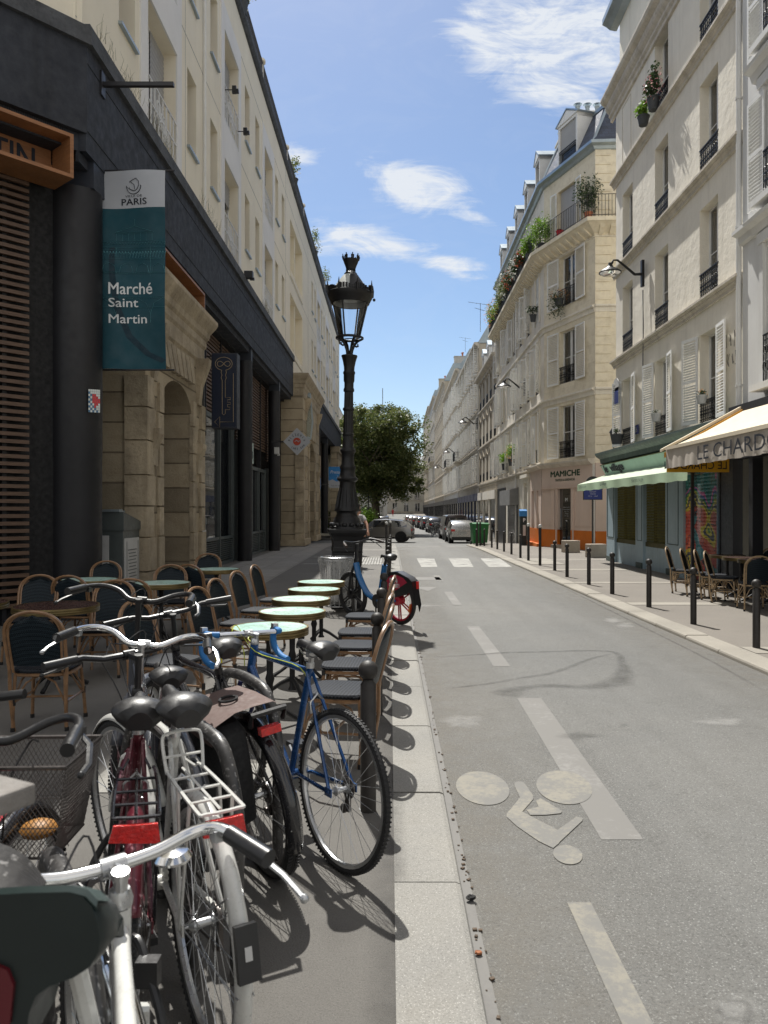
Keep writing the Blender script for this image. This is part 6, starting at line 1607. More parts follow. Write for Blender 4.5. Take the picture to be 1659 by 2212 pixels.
MB().lathe([(.42,LZ+1.06),(.44,LZ+1.07),(.455,LZ+1.11),(.50,LZ+1.19),(.53,LZ+1.25),(.53,LZ+1.29),(.48,LZ+1.30),(.42,LZ+1.22),(.41,LZ+1.08)], 32, cap=False).build('lantern_band', 'iron', lp)
MB().lathe([(.40,LZ+1.07),(.40,LZ+1.18),(.02,LZ+1.19)], 28, cap=False).box(-.16,.16,-.10,.10,LZ+1.12,LZ+1.18).build('lamp_reflector', 'label_white', lp)
mb = MB()
for k in range(48):          # pierced cresting
    a = 2*PI*k/48; h = .06+.05*abs(math.sin(k*PI/6)); mb.obox((.515*math.cos(a), .515*math.sin(a), LZ+1.30+h/2), (.02,.05,h), Matrix.Rotation(a,3,'Z'))
for k in range(8):
    a = 2*PI*k/8+.2; c, s_ = math.cos(a), math.sin(a); mb.tube([(.535*c,.535*s_,LZ+1.26),(.55*c,.55*s_,LZ+1.40),(.545*c,.545*s_,LZ+1.52)], [.03,.022,.004], 6); mb.sphere((.50*c,.50*s_,LZ+1.40), .035, 6, 5)
mb.sphere((.56,.06,LZ+1.2), .035, 6, 5); mb.build('cresting', 'iron', lp)
mb = MB().lathe([(.47,LZ+1.30),(.32,LZ+1.50),(.19,LZ+1.66),(.14,LZ+1.70)], 24, cap=False); mb.build('hood', mat('pale hood glass', (.42,.44,.42), .35, 0, .1), lp)
rows = []
for k in range(9):
    a = rad(262+k*7); rows.append([(r*math.cos(a), r*math.sin(a), z) for r, z in ((.475,LZ+1.31),(.33,LZ+1.515),(.205,LZ+1.665),(.15,LZ+1.71))])
MB().sheet(rows).build('hood_plate', 'iron', lp)
MB().lathe([(.15,LZ+1.68),(.15,LZ+1.72),(.11,LZ+1.76)], 20).build('hood_ring', 'iron', lp)
mb = MB().lathe([(.105,LZ+1.80),(.12,LZ+1.86),(.16,LZ+1.95),(.185,LZ+2.02),(.175,LZ+2.02),(.11,LZ+1.88)], 24, cap=False)
for k in range(16): a = 2*PI*k/16; mb.cyl((.105*math.cos(a),.105*math.sin(a),LZ+1.75),(.105*math.cos(a),.105*math.sin(a),LZ+1.81),.008,4)
for k in range(8):
    a = 2*PI*k/8+.1
    for da, h in ((-.13,.07),(0,.11),(.13,.07)): mb.obox((.192*math.cos(a+da), .192*math.sin(a+da), LZ+2.02+h/2), (.015,.022,h), Matrix.Rotation(a+da,3,'Z'))
    mb.obox((.2*math.cos(a), .2*math.sin(a), LZ+2.07), (.015,.075,.02), Matrix.Rotation(a,3,'Z'))
mb.build('crown', 'iron', lp)
# compress the whole lamp to its surveyed height
lp.scale = (.72, .72, .775)
for o in kids(lp):
    if o.name.split('.')[0] in ('plinth','plinth_panel','pedestal','leaf_moulding'):
        for v in o.data.vertices:
            z = v.co.z; k = 1.36 if z < 1.385 else max(1.08, 1.36-.28*(z-1.385)/1.2)
            nz = z*1.205 if z < 1.385 else (1.669+(z-1.385)*(2.75-1.669)/(2.9-1.385) if z < 2.9 else 2.75+(z-2.9)*(3.55-2.75)/(.65))
            v.co = (v.co.x*k, v.co.y*k, nz)

# ---- bollards
def bollard_proto(h=.80, head='bollard', r=.040, name='bollard', label='', group='', loc=(0,0,0)):
    t = thing(name, label, 'bollard', loc, 0, group)
    MB().lathe([(r,0),(r,h-.125),(r*.72,h-.11),(r*.72,h-.10)], 16).build('post', 'bollard', t)
    MB().sphere((0,0,h-.052), .054, 16, 10).build('ball_head', head, t)
    return t
labs = ['nearest left bollard, its ball head right behind the blue racing bicycle wheel', 'left bollard beside the nearest sunlit bistro chairs', 'third left bollard, behind the leaning rattan chair backs', 'left bollard next to the rear wheel of the share bicycle', 'left bollard just past the share bicycle saddle','sixth left bollard in the row beyond the share bicycle','seventh left bollard in the row','eighth left bollard in the row','ninth left bollard in the row','tenth left bollard in the row, small in the distance','eleventh left bollard in the row','last short bollard of the left row']
bp_ = None
ysb = [4.1+1.93*i for i in range(12)]
for i, y in enumerate(ysb):
    if bp_ is None: bp_ = bollard_proto(.80, 'bollard', .042, label=labs[0], group='short ball-headed bollards on the left', loc=(-.115,y,0))
    else: copy_tree(bp_, (-.11+.012*i, y, gz(y)), label=labs[i])
tall = bollard_proto(1.2, 'white_head', .042, label='tall white-headed bollard at the end of the left pavement, nearer one', group='tall white-headed bollards', loc=(-.12,27.8,0))
copy_tree(tall, (.02,30.5,0), label='tall white-headed bollard at the end of the left pavement, farther one')
copy_tree(tall, (4.38,22.4,0), label='tall white-headed bollard on the right, nearer of the middle pair')
copy_tree(tall, (4.42,24.5,0), label='tall white-headed bollard on the right, farther of the middle pair')
copy_tree(tall, (4.05,35.6,gz(36)), label='tall white-headed bollard by the green bin, left one')
copy_tree(tall, (4.26,36.2,gz(36)), label='tall white-headed bollard by the green bin, right one')
rb = [(4.27,8.95),(4.28,10.83),(4.30,12.75),(4.27,14.75),(4.30,16.6),(4.28,18.55),(4.40,20.5),(4.42,26.0),(4.45,28.1),(4.46,30.0),(4.45,31.8),(4.42,33.3),(3.98,35.3),(4.42,35.9)]
rl_ = ['nearest right bollard, at the picture edge in front of the café stool','second right bollard, in front of the café chairs','third right bollard, left of the café chairs','fourth right bollard, before the green shop','fifth right bollard, before the concrete block','sixth right bollard, before the orange plinth','seventh right bollard, just nearer than the white-headed pair','right bollard just past the white-headed pair','second right bollard past the white-headed pair','third right bollard past the white-headed pair','fourth right bollard past the white-headed pair','fifth right bollard past the white-headed pair','short bollard on the near side of the silver hatchback','short bollard right of the green bins']
b2 = None
for i, (x, y) in enumerate(rb):
    o = copy_tree(bp_, (x, y, gz(y)), label=rl_[i]); o['group'] = 'short ball-headed bollards on the right'
    if i in (4+7, 7, 8, 9, 10, 11): pass
# ---- litter bag holder round the lamp plinth
lb_ = thing('litter_basket', 'hoop litter holder with transparent bag leaning on the lamp post foot', 'litter bin', (-.82, 12.15, 0))
mb = MB().ring((0,0,.86), .27, .014, 28, 6, 'Z').ring((0,0,.10), .20, .012, 24, 6, 'Z').ring((0,0,.82), .265, .006, 28, 4, 'Z')
for k in range(18):
    a = 2*PI*k/18; mb.tube([(.27*math.cos(a),.27*math.sin(a),.86),(.245*math.cos(a),.245*math.sin(a),.5),(.20*math.cos(a),.20*math.sin(a),.10)], .007, 4)
mb.cyl((.27,.1,.86),(.27,.1,.0),.018,6); mb.build('hoop_frame', 'alu', lb_)
mb = MB(); rnd = random.Random(2); rows = []
for z, r in ((.87,.285),(.8,.30),(.7,.27),(.5,.25),(.3,.24),(.18,.20),(.12,.08)):
    rows.append([((r+.025*math.sin(j*1.9+z*9)+.012*rnd.random())*math.cos(2*PI*j/36), (r+.025*math.sin(j*1.9+z*9)+.012*rnd.random())*math.sin(2*PI*j/36), z+.01*rnd.random()) for j in range(36)])
for r in rows: r.append(r[0])
mb.sheet(rows); mb.sheet([[(.26,-.1,.86),(.26,.08,.86)],[(.36,-.12,.74),(.34,.1,.72)],[(.42,-.1,.62),(.36,.08,.6)],[(.33,-.06,.55),(.30,.06,.55)]])
bag = mb.build('plastic_bag', 'plastic_bag', lb_)
text('VIGILANCE', .28, .05, bag, (-.16,-.275,.42), mat_='steel_dark'); text('PROPRETE', .28, .05, bag, (-.15,-.268,.33), mat_='steel_dark')
MB().sphere((0,.0,.24), .16, 10, 6, (1,1,.7)).sphere((.05,-.06,.38), .09, 8, 6).build('rubbish', 'label_white', lb_)

# ============================================================ BISTRO CHAIRS
def chair(label, group, fm='rattan', wm='weave', sm='weave_seat'):
    t = thing('bistro_chair', label, 'chair', (0,0,0), 0, group)
    W_, D_, SH = .205, .20, .455
    lean = .12
    def back(y, z, k=1.0): return (-D_-.01-lean*max(0,(z-SH))/.45*1.0, y, z)
    loop = [(-D_+.0, -W_*.92, .02), (-D_-.012, -W_*.95, SH)]
    arch = []
    for i in range(15):
        a = PI*i/14; arch.append((-math.cos(a)*W_*1.02, .70+.185*math.sin(a)**.8 if 0 < i < 14 else .70))
    pts = [(-D_+.03, -W_*.9, .0), back(-W_*.95, .25), back(-W_*.98, SH)] + [back(y, z) for y, z in arch] + [back(W_*.98, SH), back(W_*.95, .25), (-D_+.03, W_*.9, .0)]
    fr = MB().tube(pts, .0135, 7)
    arch2 = [back(math.copysign(abs(y)*.88, y), SH+.02+(z-SH)*.945) for y, z in arch]
    fr.tube([back(-W_*.84, SH-.02)] + arch2 + [back(W_*.84, SH-.02)], .009, 6)
    fr.build('back_frame', fm, t)
    rows = []
    for j in range(11):
        z = SH+.03+(.86-SH-.03)*j/10
        zz = (z-.70)/.155; hw = W_*.86 if z < .70 else W_*.86*math.sqrt(max(0,1-min(1,zz)**2))
        rows.append([(back(0,z)[0]+.018*(1-(2*i/8-1)**2)*-1, -hw+2*hw*i/8, z) for i in range(9)])
    mb = MB().sheet(rows); mb.build('backrest', wm, t)
    mb = MB(); s_ = []
    for z, g in ((SH-.03,.97),(SH-.012,1.02),(SH,.98),(SH+.006,.6),(SH+.006,.02)):
        ring = []
        for i in range(24):
            a = 2*PI*i/24; c, s2 = math.cos(a), math.sin(a); e = .5
            ring.append((math.copysign(abs(c)**e, c)*(D_+.01)*g, math.copysign(abs(s2)**e, s2)*W_*1.02*g, z))
        s_.append(ring+[ring[0]])
    mb.sheet(s_).build('seat', sm, t)
    sf = MB().tube([(math.copysign(abs(math.cos(a))**.5, math.cos(a))*D_*.98, math.copysign(abs(math.sin(a))**.5, math.sin(a))*W_*.98, SH-.045) for a in [2*PI*i/20 for i in range(20)]], .013, 6, closed=True)
    sf.build('seat_frame', fm, t)
    for s in (-1, 1):
        l = MB().tube([(D_-.03, s*W_*.85, SH-.03), (D_-.005, s*W_*.93, .2), (D_+.01, s*W_*.98, 0)], .0135, 7); lo = l.build('leg', fm, t)
        MB().lathe([(.0165,0),(.0165,.03)], 8, (D_+.009, s*W_*.978, 0)).lathe([(.0155,0),(.0155,.05)], 8, (D_-.003, s*W_*.925, .19)).lathe([(.0155,0),(.0155,.04)], 8, (D_-.025, s*W_*.87, .39)).build('binding', 'black_plastic', lo)
        l = MB().tube([(-D_+.03, s*W_*.85, SH-.03), (-D_+.015, s*W_*.90, .2), (-D_+.02, s*W_*.93, 0)], .0125, 7); lo = l.build('leg', fm, t)
        MB().lathe([(.0165,0),(.0165,.03)], 8, (-D_+.02, s*W_*.93, 0)).lathe([(.0165,0),(.0165,.05)], 8, (-D_+.018, s*W_*.90, .19)).build('binding', 'black_plastic', lo)
    st = MB()
    for s in (-1, 1):
        st.tube([(-D_+.02, s*W_*.90, .21), (D_-.01, s*W_*.92, .21)], .009, 6)
        st.tube([(D_-.005, s*W_*.92, .23), (D_*.55, s*W_*.75, .36), (0, s*W_*.7, SH-.05)], .008, 6); st.tube([(-D_+.02, s*W_*.90, .23), (-D_*.55, s*W_*.75, .36), (0, s*W_*.7, SH-.05)], .008, 6)
        st.tube([(s*D_*.93, -W_*.9, .2), (s*D_*.8, -W_*.5, .35), (s*D_*.75, 0, SH-.05), (s*D_*.8, W_*.5, .35), (s*D_*.93, W_*.9, .2)], .008, 6)
    st.tube([(0,-W_*.92,.21),(0,W_*.92,.21)], .009, 6)
    st.build('stretcher', fm, t)
    return t
sunny = chair('sunlit rattan bistro chair, nearest of the row left of the pale tables', 'rattan bistro chairs on the left terrace')
def put(src, x, y, deg, label, group=None, z=0):
    o = copy_tree(src, (x, y, z), rad(deg), label)
    if group: o['group'] = group
    return o
G1 = 'rattan bistro chairs on the left terrace'
sunny.location = (-1.50, 7.05, 0); sunny.rotation_euler = (0,0,rad(-18)); sunny['label'] = 'sunlit rattan chair directly left of the second pale marble table'
for (x, y, d, l) in ((-1.72,5.95,-20,'half-shaded rattan chair behind the chrome handlebar, nearest in the row left of the pale tables'),
    (-1.52,7.95,-14,'rattan chair left of the third pale marble table'),(-1.50,8.95,-16,'rattan chair left of the fourth pale marble table'),(-1.46,10.0,-10,'farthest rattan chair left of the pale marble tables')):
    put(sunny, x, y, d, l)
for (x, y, d, l) in ((-.32,4.98,168,'nearest leaning rattan chair on the street side, behind the blue bicycle saddle'),(-.30,5.82,176,'second rattan chair on the street side of the pale tables'),(-.30,6.62,172,'third rattan chair on the street side of the pale tables'),
    (-.28,7.35,178,'fourth rattan chair on the street side of the pale tables'),(-.27,8.45,174,'farthest rattan chair on the street side, next to the litter basket')):
    put(sunny, x, y, d, l)
shade = [(-2.55,5.75,94,'large shaded rattan chair seen from behind at the left edge, seat towards the brown table'),(-3.85,8.2,-85,'shaded rattan chair at the far left picture edge, facing the brown tables'),
 (-3.5,8.75,85,'shaded rattan chair seen from behind, between the far left chair and the blue-green table'),(-3.95,10.55,-80,'shaded chair behind the blue-green table, in front of the waste cabinet'),
 (-2.8,7.55,-88,'shaded chair facing us behind the brown table'),(-2.75,8.35,96,'shaded chair seen from behind left of the black handlebar'),(-2.8,9.8,-75,'shaded chair behind the small table in front of the stone archway'),
 (-2.55,10.45,70,'shaded chair turned sideways before the stone archway, right of the black handlebar'),(-2.95,12.4,-80,'farthest shaded chair, behind the last small table by the archway')]
for (x, y, d, l) in shade: put(sunny, x, y, d, l)
# ---- tables
def table(label, loc, r, top, group, rim='brass'):
    t = thing('bistro_table', label, 'table', loc, 0, group)
    MB().lathe([(r-.012,.722),(r-.012,.742)], 48).build('table_top', top, t)
    mb = MB().lathe([(r-.014,.744),(r,.744),(r+.001,.735),(r+.001,.726),(r-.004,.722),(r+.001,.716),(r+.001,.706),(r-.004,.702),(r+.001,.697),(r,.688),(r-.03,.686)], 48, cap=False).build('rim', rim, t)
    MB().lathe([(.16,.686),(.05,.67),(.028,.64),(.024,.40),(.035,.36),(.024,.32),(.024,.10),(.04,.07)], 14).build('column', 'iron', t)
    for k in range(3):
        a = 2*PI*k/3+.5; c, s_ = math.cos(a), math.sin(a)
        MB().tube([(.02*c,.02*s_,.16),(.10*c,.10*s_,.12),(.20*c,.20*s_,.05),(.27*c,.27*s_,.012)], [.02,.018,.016,.02], 6).build('foot', 'iron', t)
    return t
t1 = table('nearest pale green marble bistro table with brass rim, behind the blue handlebar', (-.885,5.67,0), .285, 'marble', 'pale marble bistro tables')
for (x, y, l) in ((-.835,6.58,'second pale marble table from the front of the row'),(-.865,7.5,'third pale marble table from the front of the row'),(-.83,8.42,'fourth pale marble table from the front of the row'),(-.83,9.3,'farthest pale marble table of the row, by the litter basket')):
    copy_tree(t1, (x, y, 0), .4*y, l)
t2 = table('round wine brown table in the shade behind the large left chair', (-3.02,6.96,0), .37, 'brown_top', 'shaded café tables')
copy_tree(t2, (-3.95,7.15,0), 0, 'wine brown table cut by the left picture edge')
t3 = table('blue green table top showing between the shaded chair backs in front of the corner column', (-3.75,9.6,0), .34, 'marble', 'shaded café tables')
copy_tree(t3, (-2.72,9.15,0), 1, 'small shaded marble table right of the black handlebar grip'); copy_tree(t3, (-2.55,11.3,0), 1, 'farthest shaded table, before the last chair by the stone archway')
# ---- right café
rch = chair('rattan chair nearest the painted shutter on the right café terrace', 'rattan chairs of the right-hand café', 'rattan_pale', 'weave', 'weave_seat')
rch.location = (5.72,14.95,0); rch.rotation_euler = (0,0,rad(-30))
for (x, y, d, l) in ((5.78,14.35,-32,'second rattan chair of the right café row'),(5.84,13.85,-30,'third rattan chair of the right café row'),(5.82,13.35,-34,'fourth rattan chair of the right café row, nearest us'),
    (7.0,14.6,200,'rattan chair with arched back behind the right café tables, left one'),(7.05,13.8,190,'rattan chair with arched back behind the right café tables, right one'),(5.85,12.35,80,'low rattan seat behind the nearest right bollard, at the picture edge'),(6.55,12.2,120,'rattan chair cut by the right picture edge')):
    put(rch, x, y, d, l)
t4 = table('nearest round table of the right café, cut by the picture edge', (6.35,12.7,0), .33, 'brown_top', 'dark tables of the right café')
copy_tree(t4, (6.42,13.4,0), 0, 'middle round table of the right café'); copy_tree(t4, (6.45,14.1,0), 0, 'farther round table of the right café, by the glazed screen'); copy_tree(t4, (6.5,14.8,0), 0, 'farthest round table of the right café')

# ---- concrete blocks, parking meter, street plaque post, wheelie bins, box
for (x, y, l) in ((6.92,29.4,'concrete block left, at the foot of the orange shop plinth'),(7.05,26.3,'concrete block right, beside the green shop pilaster')):
    mb = MB().box(-.30,.30,-.2,.2,0,.46); o = mb.build('concrete_block', 'concrete', None, (x,y,0), (0,0,.2), smooth=False); tag(o, l, 'block', 'concrete blocks at the side street')
    bv = o.modifiers.new('edge', 'BEVEL'); bv.width = .02; bv.segments = 2
pm = thing('parking_meter', 'dark green parking ticket machine with a white P, between arched door and pink shop', 'parking meter', (6.35,36.6,-.05)); pm.scale = (.62,.62,.92)
MB().box(-.26,.26,-.2,.2,0,1.5).build('body', 'green_plastic', pm, smooth=False); MB().prism([(-.28,-.22,1.5),(-.28,.2,1.5),(-.28,.2,1.86),(-.28,-.22,1.78)], (.56,0,0)).build('head', 'sign_blue', pm, smooth=False)
text('P', .15, .2, pm, (-.02,-.206,1.2), bold=.03, mat_='white_ink'); MB().box(-.05,.16,-.206,-.2,.5,1.05).build('notice', 'label_white', pm, smooth=False)
pp = thing('sign_post', 'dark post with blue historical plaque in front of the pink shop', 'sign', (7.55,28.6,0))
MB().cyl((0,0,0),(0,0,2.1),.035,10).build('post', 'steel_dark', pp); MB().box(-.36,.36,-.03,.0,2.0,2.52).lathe([(.26,-.03),(.26,0)], 20, (0,0,2.62), 'Y').build('board', 'green_plastic', pp, smooth=False)
MB().box(-.33,.33,-.036,-.03,2.02,2.44).build('blue_panel', 'sign_darkblue', pp, smooth=False)
for k, (t_, w_) in enumerate((('PLACE JACQUES',.3),('BONSERGENT',.25),('RESISTANT',.22),('1912 - 1940',.35))): text(t_, w_, .035, pp, (-w_/2,-.038,2.36-k*.08), mat_='label_white')
def wheelie(loc, rz, label):
    t = thing('wheelie_bin', label, 'bin', loc, rz, 'green wheelie bins')
    MB().add([(-.24,-.26,.08),(.24,-.26,.08),(.24,.26,.08),(-.24,.26,.08),(-.29,-.34,.98),(.29,-.34,.98),(.29,.34,.98),(-.29,.34,.98)], [(3,2,1,0),(4,5,6,7),(0,1,5,4),(1,2,6,5),(2,3,7,6),(3,0,4,7)]).build('body', 'bin_green', t, smooth=False)
    MB().prism([(-.31,-.37,.98),(-.31,.36,.98),(-.31,.36,1.06),(-.31,-.2,1.09),(-.31,-.37,1.03)], (.62,0,0)).build('lid', 'bin_green', t, smooth=False)
    for s in (-1,1): MB().lathe([(.10,-.03),(.10,.03)], 14, (s*.26,.26,.10), 'X').build('wheel', 'rubber', t)
    MB().cyl((-.25,.40,.98),(.25,.40,.98),.02,6).build('handle', 'bin_green', t); return t
wb = wheelie((4.30,37.8,gz(37)), .1, 'green wheelie bin left, just behind the silver hatchback'); copy_tree(wb, (4.62,39.0,gz(39)), .3, 'second green wheelie bin, half hidden on the right')
# ============================================================ BICYCLES
def tyre_me(R, w):
    def f():
        mb = MB().ring((0,0,0), R-w/2, w/2, 56, 8, 'Y')
        for k in range(110):        # shallow tread
            a = 2*PI*k/110; 
            for s in (-.3,.3): mb.obox(((R-.0035)*math.cos(a+.02*s), s*w, (R-.0035)*math.sin(a+.02*s)), (.007,w*.34,w*.22), Matrix.Rotation(-a,3,'Y'))
        return mb.mesh('tyre', 'rubber')
    return tmpl(('tyre',R,w), f)
def rim_me(R, w, m):
    def f():
        r = R-w; prof = [(r+.004,-.011),(r+.004,.011),(r-.010,.010),(r-.014,0),(r-.010,-.010),(r+.004,-.011)]
        return MB().lathe(prof, 56, ax='Y', cap=False).mesh('rim', m)
    return tmpl(('rim',R,w,m), f)
def spokes_me(R, w, n=32, m='spoke', r=.0013):
    def f():
        mb = MB(); ri_ = R-w-.012
        for k in range(n):
            a = 2*PI*k/n; s = 1 if k % 2 else -1; off = (.75 if (k//2) % 2 else -.75)
            mb.tube([(.022*math.cos(a+off), s*.028, .022*math.sin(a+off)), (ri_*math.cos(a), 0, ri_*math.sin(a))], r, 3, caps=False)
        return mb.mesh('spokes', m)
    return tmpl(('sp',R,w,n,m), f)
def hub_me(m, disc=0):
    def f():
        mb = MB().lathe([(.006,-.065),(.006,-.045),(.020,-.032),(.020,-.026),(.012,-.02),(.012,.02),(.020,.026),(.020,.032),(.006,.045),(.006,.065)], 14, ax='Y')
        if disc: mb.lathe([(disc,-.04),(disc,-.038)], 24, ax='Y')
        return mb.mesh('hub', m)
    return tmpl(('hub',m,disc), f)
def wheel(par, loc, R, w=.032, rim='alu', spm='spoke', hub='alu', disc=0, rot=0, name='wheel', n=32):
    wh = link(rim_me(R, w, rim), name, par, loc); wh.rotation_euler = (0, rot, 0)
    link(tyre_me(R, w), 'tyre', wh); link(spokes_me(R, w, n, spm), 'spokes', wh); link(hub_me(hub, disc), 'hub', wh)
    return wh
def saddle_mb(long=.27, wide=.15, thick=.055, comfy=1.0):
    U = [0,.04,.12,.22,.34,.46,.58,.70,.82,.93,1.0]; HW = [.45,.82,1.0,1.0,.86,.56,.36,.28,.25,.22,.10]
    TP = [-.022,-.004,.010,.013,.008,.0,-.004,-.003,.0,-.004,-.018]
    rows = []
    for u, k, tp in zip(U, HW, TP):
        x = -long*.52+long*u; hw = max(.009, k*wide/2); hh = thick*(.50 if u < .5 else .36); ring = []
        for j in range(15):
            a = rad(-38+256*j/14); ring.append((x-.012*math.sin(a)*(u < .1), math.cos(a)*hw, tp-hh+math.sin(a)*hh*(1-.10*math.cos(2*a)*(u < .4))))
        rows.append(ring)
    mb = MB().sheet(rows); mb.poly(rows[0]); mb.poly(rows[-1][::-1]); mb.sheet([[r[0] for r in rows],[r[-1] for r in rows]]); return mb
def arc_tube(mb, cx, cz, R, a0, a1, r, n=16, y=0, flat=1, m=8, width=None):
    pts = [(cx+R*math.cos(rad(a0+(a1-a0)*i/n)), y, cz+R*math.sin(rad(a0+(a1-a0)*i/n))) for i in range(n+1)]
    mb.tube(pts, r, m); return pts
def guard(par, cx, cz, R, a0, a1, w, m, name='mudguard', y=0):
    rows = []; n = 26
    for i in range(n+1):
        a = rad(a0+(a1-a0)*i/n); ring = []
        for j in range(9):
            t = -1+2*j/8; ring.append((cx+(R-.018*t*t*1.2)*math.cos(a), y+t*w/2, cz+(R-.018*t*t*1.2)*math.sin(a)))
        rows.append(ring)
    o = MB().sheet(rows).build(name, m, par); sm = o.modifiers.new('thick','SOLIDIFY'); sm.thickness = .002
    return o
def bike(label, loc, heading, lean=0, sc=1.05, fm='frame_blue', fm2=None, R=.34, tw=.032, style='road', saddle_h=.95, bar='drop', bar_h=.93, steer=0, rack=None, guards=None, bm='chrome', spm='spoke', rimm='alu', wb_=1.02, cat='bicycle', name='bicycle', saddle_m='saddle', basket=False, post_m='alu', chain=True, group='bicycles locked to the hoops in the foreground', comfy=1.0, disc=0, pitch_s=0, ft=.016, kick=False, lever=True, swide=.15):
    t = thing(name, label, cat, loc, 0, group); t.rotation_mode = 'XYZ'
    m_ = Matrix.Rotation(rad(heading), 4, 'Z') @ Matrix.Rotation(rad(lean), 4, 'X')
    t.matrix_basis = Matrix.Translation(loc) @ m_ @ Matrix.Diagonal((sc,sc,sc,1))
    fm2 = fm2 or fm
    BB = Vector((.43,0,.285)); RH = Vector((0,0,R)); FH = Vector((wb_,0,R)); SC_ = Vector((.29,0,.80 if style != 'city' else .66))
    HT = Vector((wb_-.185,0,.84 if style == 'road' else .82)); HB = Vector((wb_-.15,0,.70 if style == 'road' else .64))
    f = MB()
    st_top = BB + (SC_-BB)*1.0
    if style == 'city':
        f.tube([HB+Vector((-.0,0,.02)), (.62,0,.42), (.52,0,.32), BB], ft*1.25, 10); f.tube([HT+Vector((.01,0,-.05)), (.66,0,.60), (.48,0,.48), (.375,0,.44)], ft*1.0, 10)
    else:
        f.tube([HB+Vector((-.005,0,.03)), BB], ft*1.15, 10); f.tube([HT+Vector((0,0,-.04)), SC_+Vector((0,0,-.01))], ft, 10)
    f.tube([BB, SC_+Vector((-.008,0,.02))], ft, 10)
    f.tube([HT, HB], ft*1.3, 12); f.lathe([(.024,-.036),(.024,.036)], 14, BB, 'Y')
    for s in (-1, 1):
        f.tube([BB+Vector((-.02,s*.02,0)), (.30,s*.035,R-.01), RH+Vector((0,s*.062,0))], ft*.58, 7)
        f.tube([SC_+Vector((0,s*.014,-.01)), RH+Vector((0,s*.062,0))], ft*.5, 7)
        f.obox(RH+Vector((.005,s*.064,0)), (.05,.006,.035))
    f.build('frame', fm, t)
    # seat
    dS = (SC_-BB).normalized(); top = SC_ + dS*((saddle_h/1-.055-SC_.z)/dS.z)
    p = MB().cyl(SC_+dS*-.02, top, .0135, 10).lathe([(.019,-.012),(.019,.012)], 12, SC_+dS*.02).build('seatpost', post_m, t)
    sd = saddle_mb(.275, swide, .055*comfy, comfy).build('saddle', saddle_m, t, (top.x-.0, 0, saddle_h)); sd.rotation_euler = (0, rad(pitch_s), 0)
    MB().tube([(-.10,.03,-.05),(-.04,.022,-.065),(.05,.02,-.06),(.12,.008,-.035)], .0035, 5).tube([(-.10,-.03,-.05),(-.04,-.022,-.065),(.05,-.02,-.06),(.12,-.008,-.035)], .0035, 5).obox((0,0,-.06),(.03,.05,.02)).build('saddle_rails', 'alu', sd)
    # wheels
    wheel(t, RH, R, tw, rimm, spm, disc=disc, rot=.3)
    # steering assembly pivots about the head tube
    piv = D.objects.new('front_fork', None)
    fk = MB(); cr = HB + Vector((.012,0,-.035)); o0 = HT
    for s in (-1, 1):
        fk.tube([cr+Vector((0,s*.0,.0)), cr+Vector((.006,s*.045,-.02)), ((cr+FH)/2)+Vector((-.012,s*.055,0)), FH+Vector((-.012,s*.058,.04)), FH+Vector((0,s*.058,0))], [.014,.013,.012,.010,.009], 8)
    fk.tube([cr, HB], .018, 8)
    FKv = [v for v in fk.v]
    axis = (HT-HB).normalized()
    Rm = Matrix.Translation(HB) @ Matrix.Rotation(rad(steer), 4, axis) @ Matrix.Translation(-HB)
    fk.xform(Rm); fko = fk.build('fork', fm2, t)
    w2 = wheel(t, FH, R, tw, rimm, spm, name='wheel', disc=disc); w2.matrix_basis = Rm @ Matrix.Translation(FH) @ Matrix.Rotation(.7,4,'Y')
    # stem & bar
    bt = HT + axis*((bar_h-HT.z)/axis.z); fwd = .09 if bar in ('drop','flat') else .05
    bc = bt + Vector((fwd,0,0))
    sm_ = MB(); sm_.tube([HT-axis*.01, bt], .0125, 10); sm_.lathe([(.021,0),(.023,.012),(.018,.03)], 14, HT+axis*0); sm_.tube([bt-axis*.0, bt+axis*.012], .016, 10); sm_.tube([bt+Vector((0,0,-.004)), bc], .014, 8); sm_.lathe([(.019,-.022),(.019,.022)], 14, bc, 'Y')
    sm_.xform(Rm); sm_.build('stem', 'alu' if bm != 'black' else 'black_plastic', t)
    hb = MB(); gr = []; lv = []
    if bar == 'drop':
        for s in (-1,1):
            pts = [bc, bc+Vector((0,s*.16,.0)), bc+Vector((.02,s*.195,.0)), bc+Vector((.085,s*.205,-.005)), bc+Vector((.105,s*.207,-.045)), bc+Vector((.085,s*.21,-.10)), bc+Vector((.02,s*.212,-.135)), bc+Vector((-.05,s*.213,-.145))]
            hb.tube(pts[:2], .0125, 8); gr.append((pts[1:], .0165)); lv.append([bc+Vector((.09,s*.205,.02)), bc+Vector((.125,s*.205,.0)), bc+Vector((.12,s*.2,-.08)), bc+Vector((.10,s*.2,-.12))])
    elif bar == 'flat':
        for s in (-1,1):
            pts = [bc, bc+Vector((0,s*.10,.0)), bc+Vector((-.01,s*.18,.02)), bc+Vector((-.045,s*.32,.022))]
            hb.tube(pts, .0125, 8); e = pts[-1]; d = (pts[-1]-pts[-2]).normalized(); gr.append(([e-d*.12, e+d*.01], .0165)); lv.append([e-d*.13+Vector((.02,0,-.01)), e-d*.08+Vector((.045,0,-.03)), e-d*.0+Vector((.05,0,-.04))])
    elif bar == 'sweep':
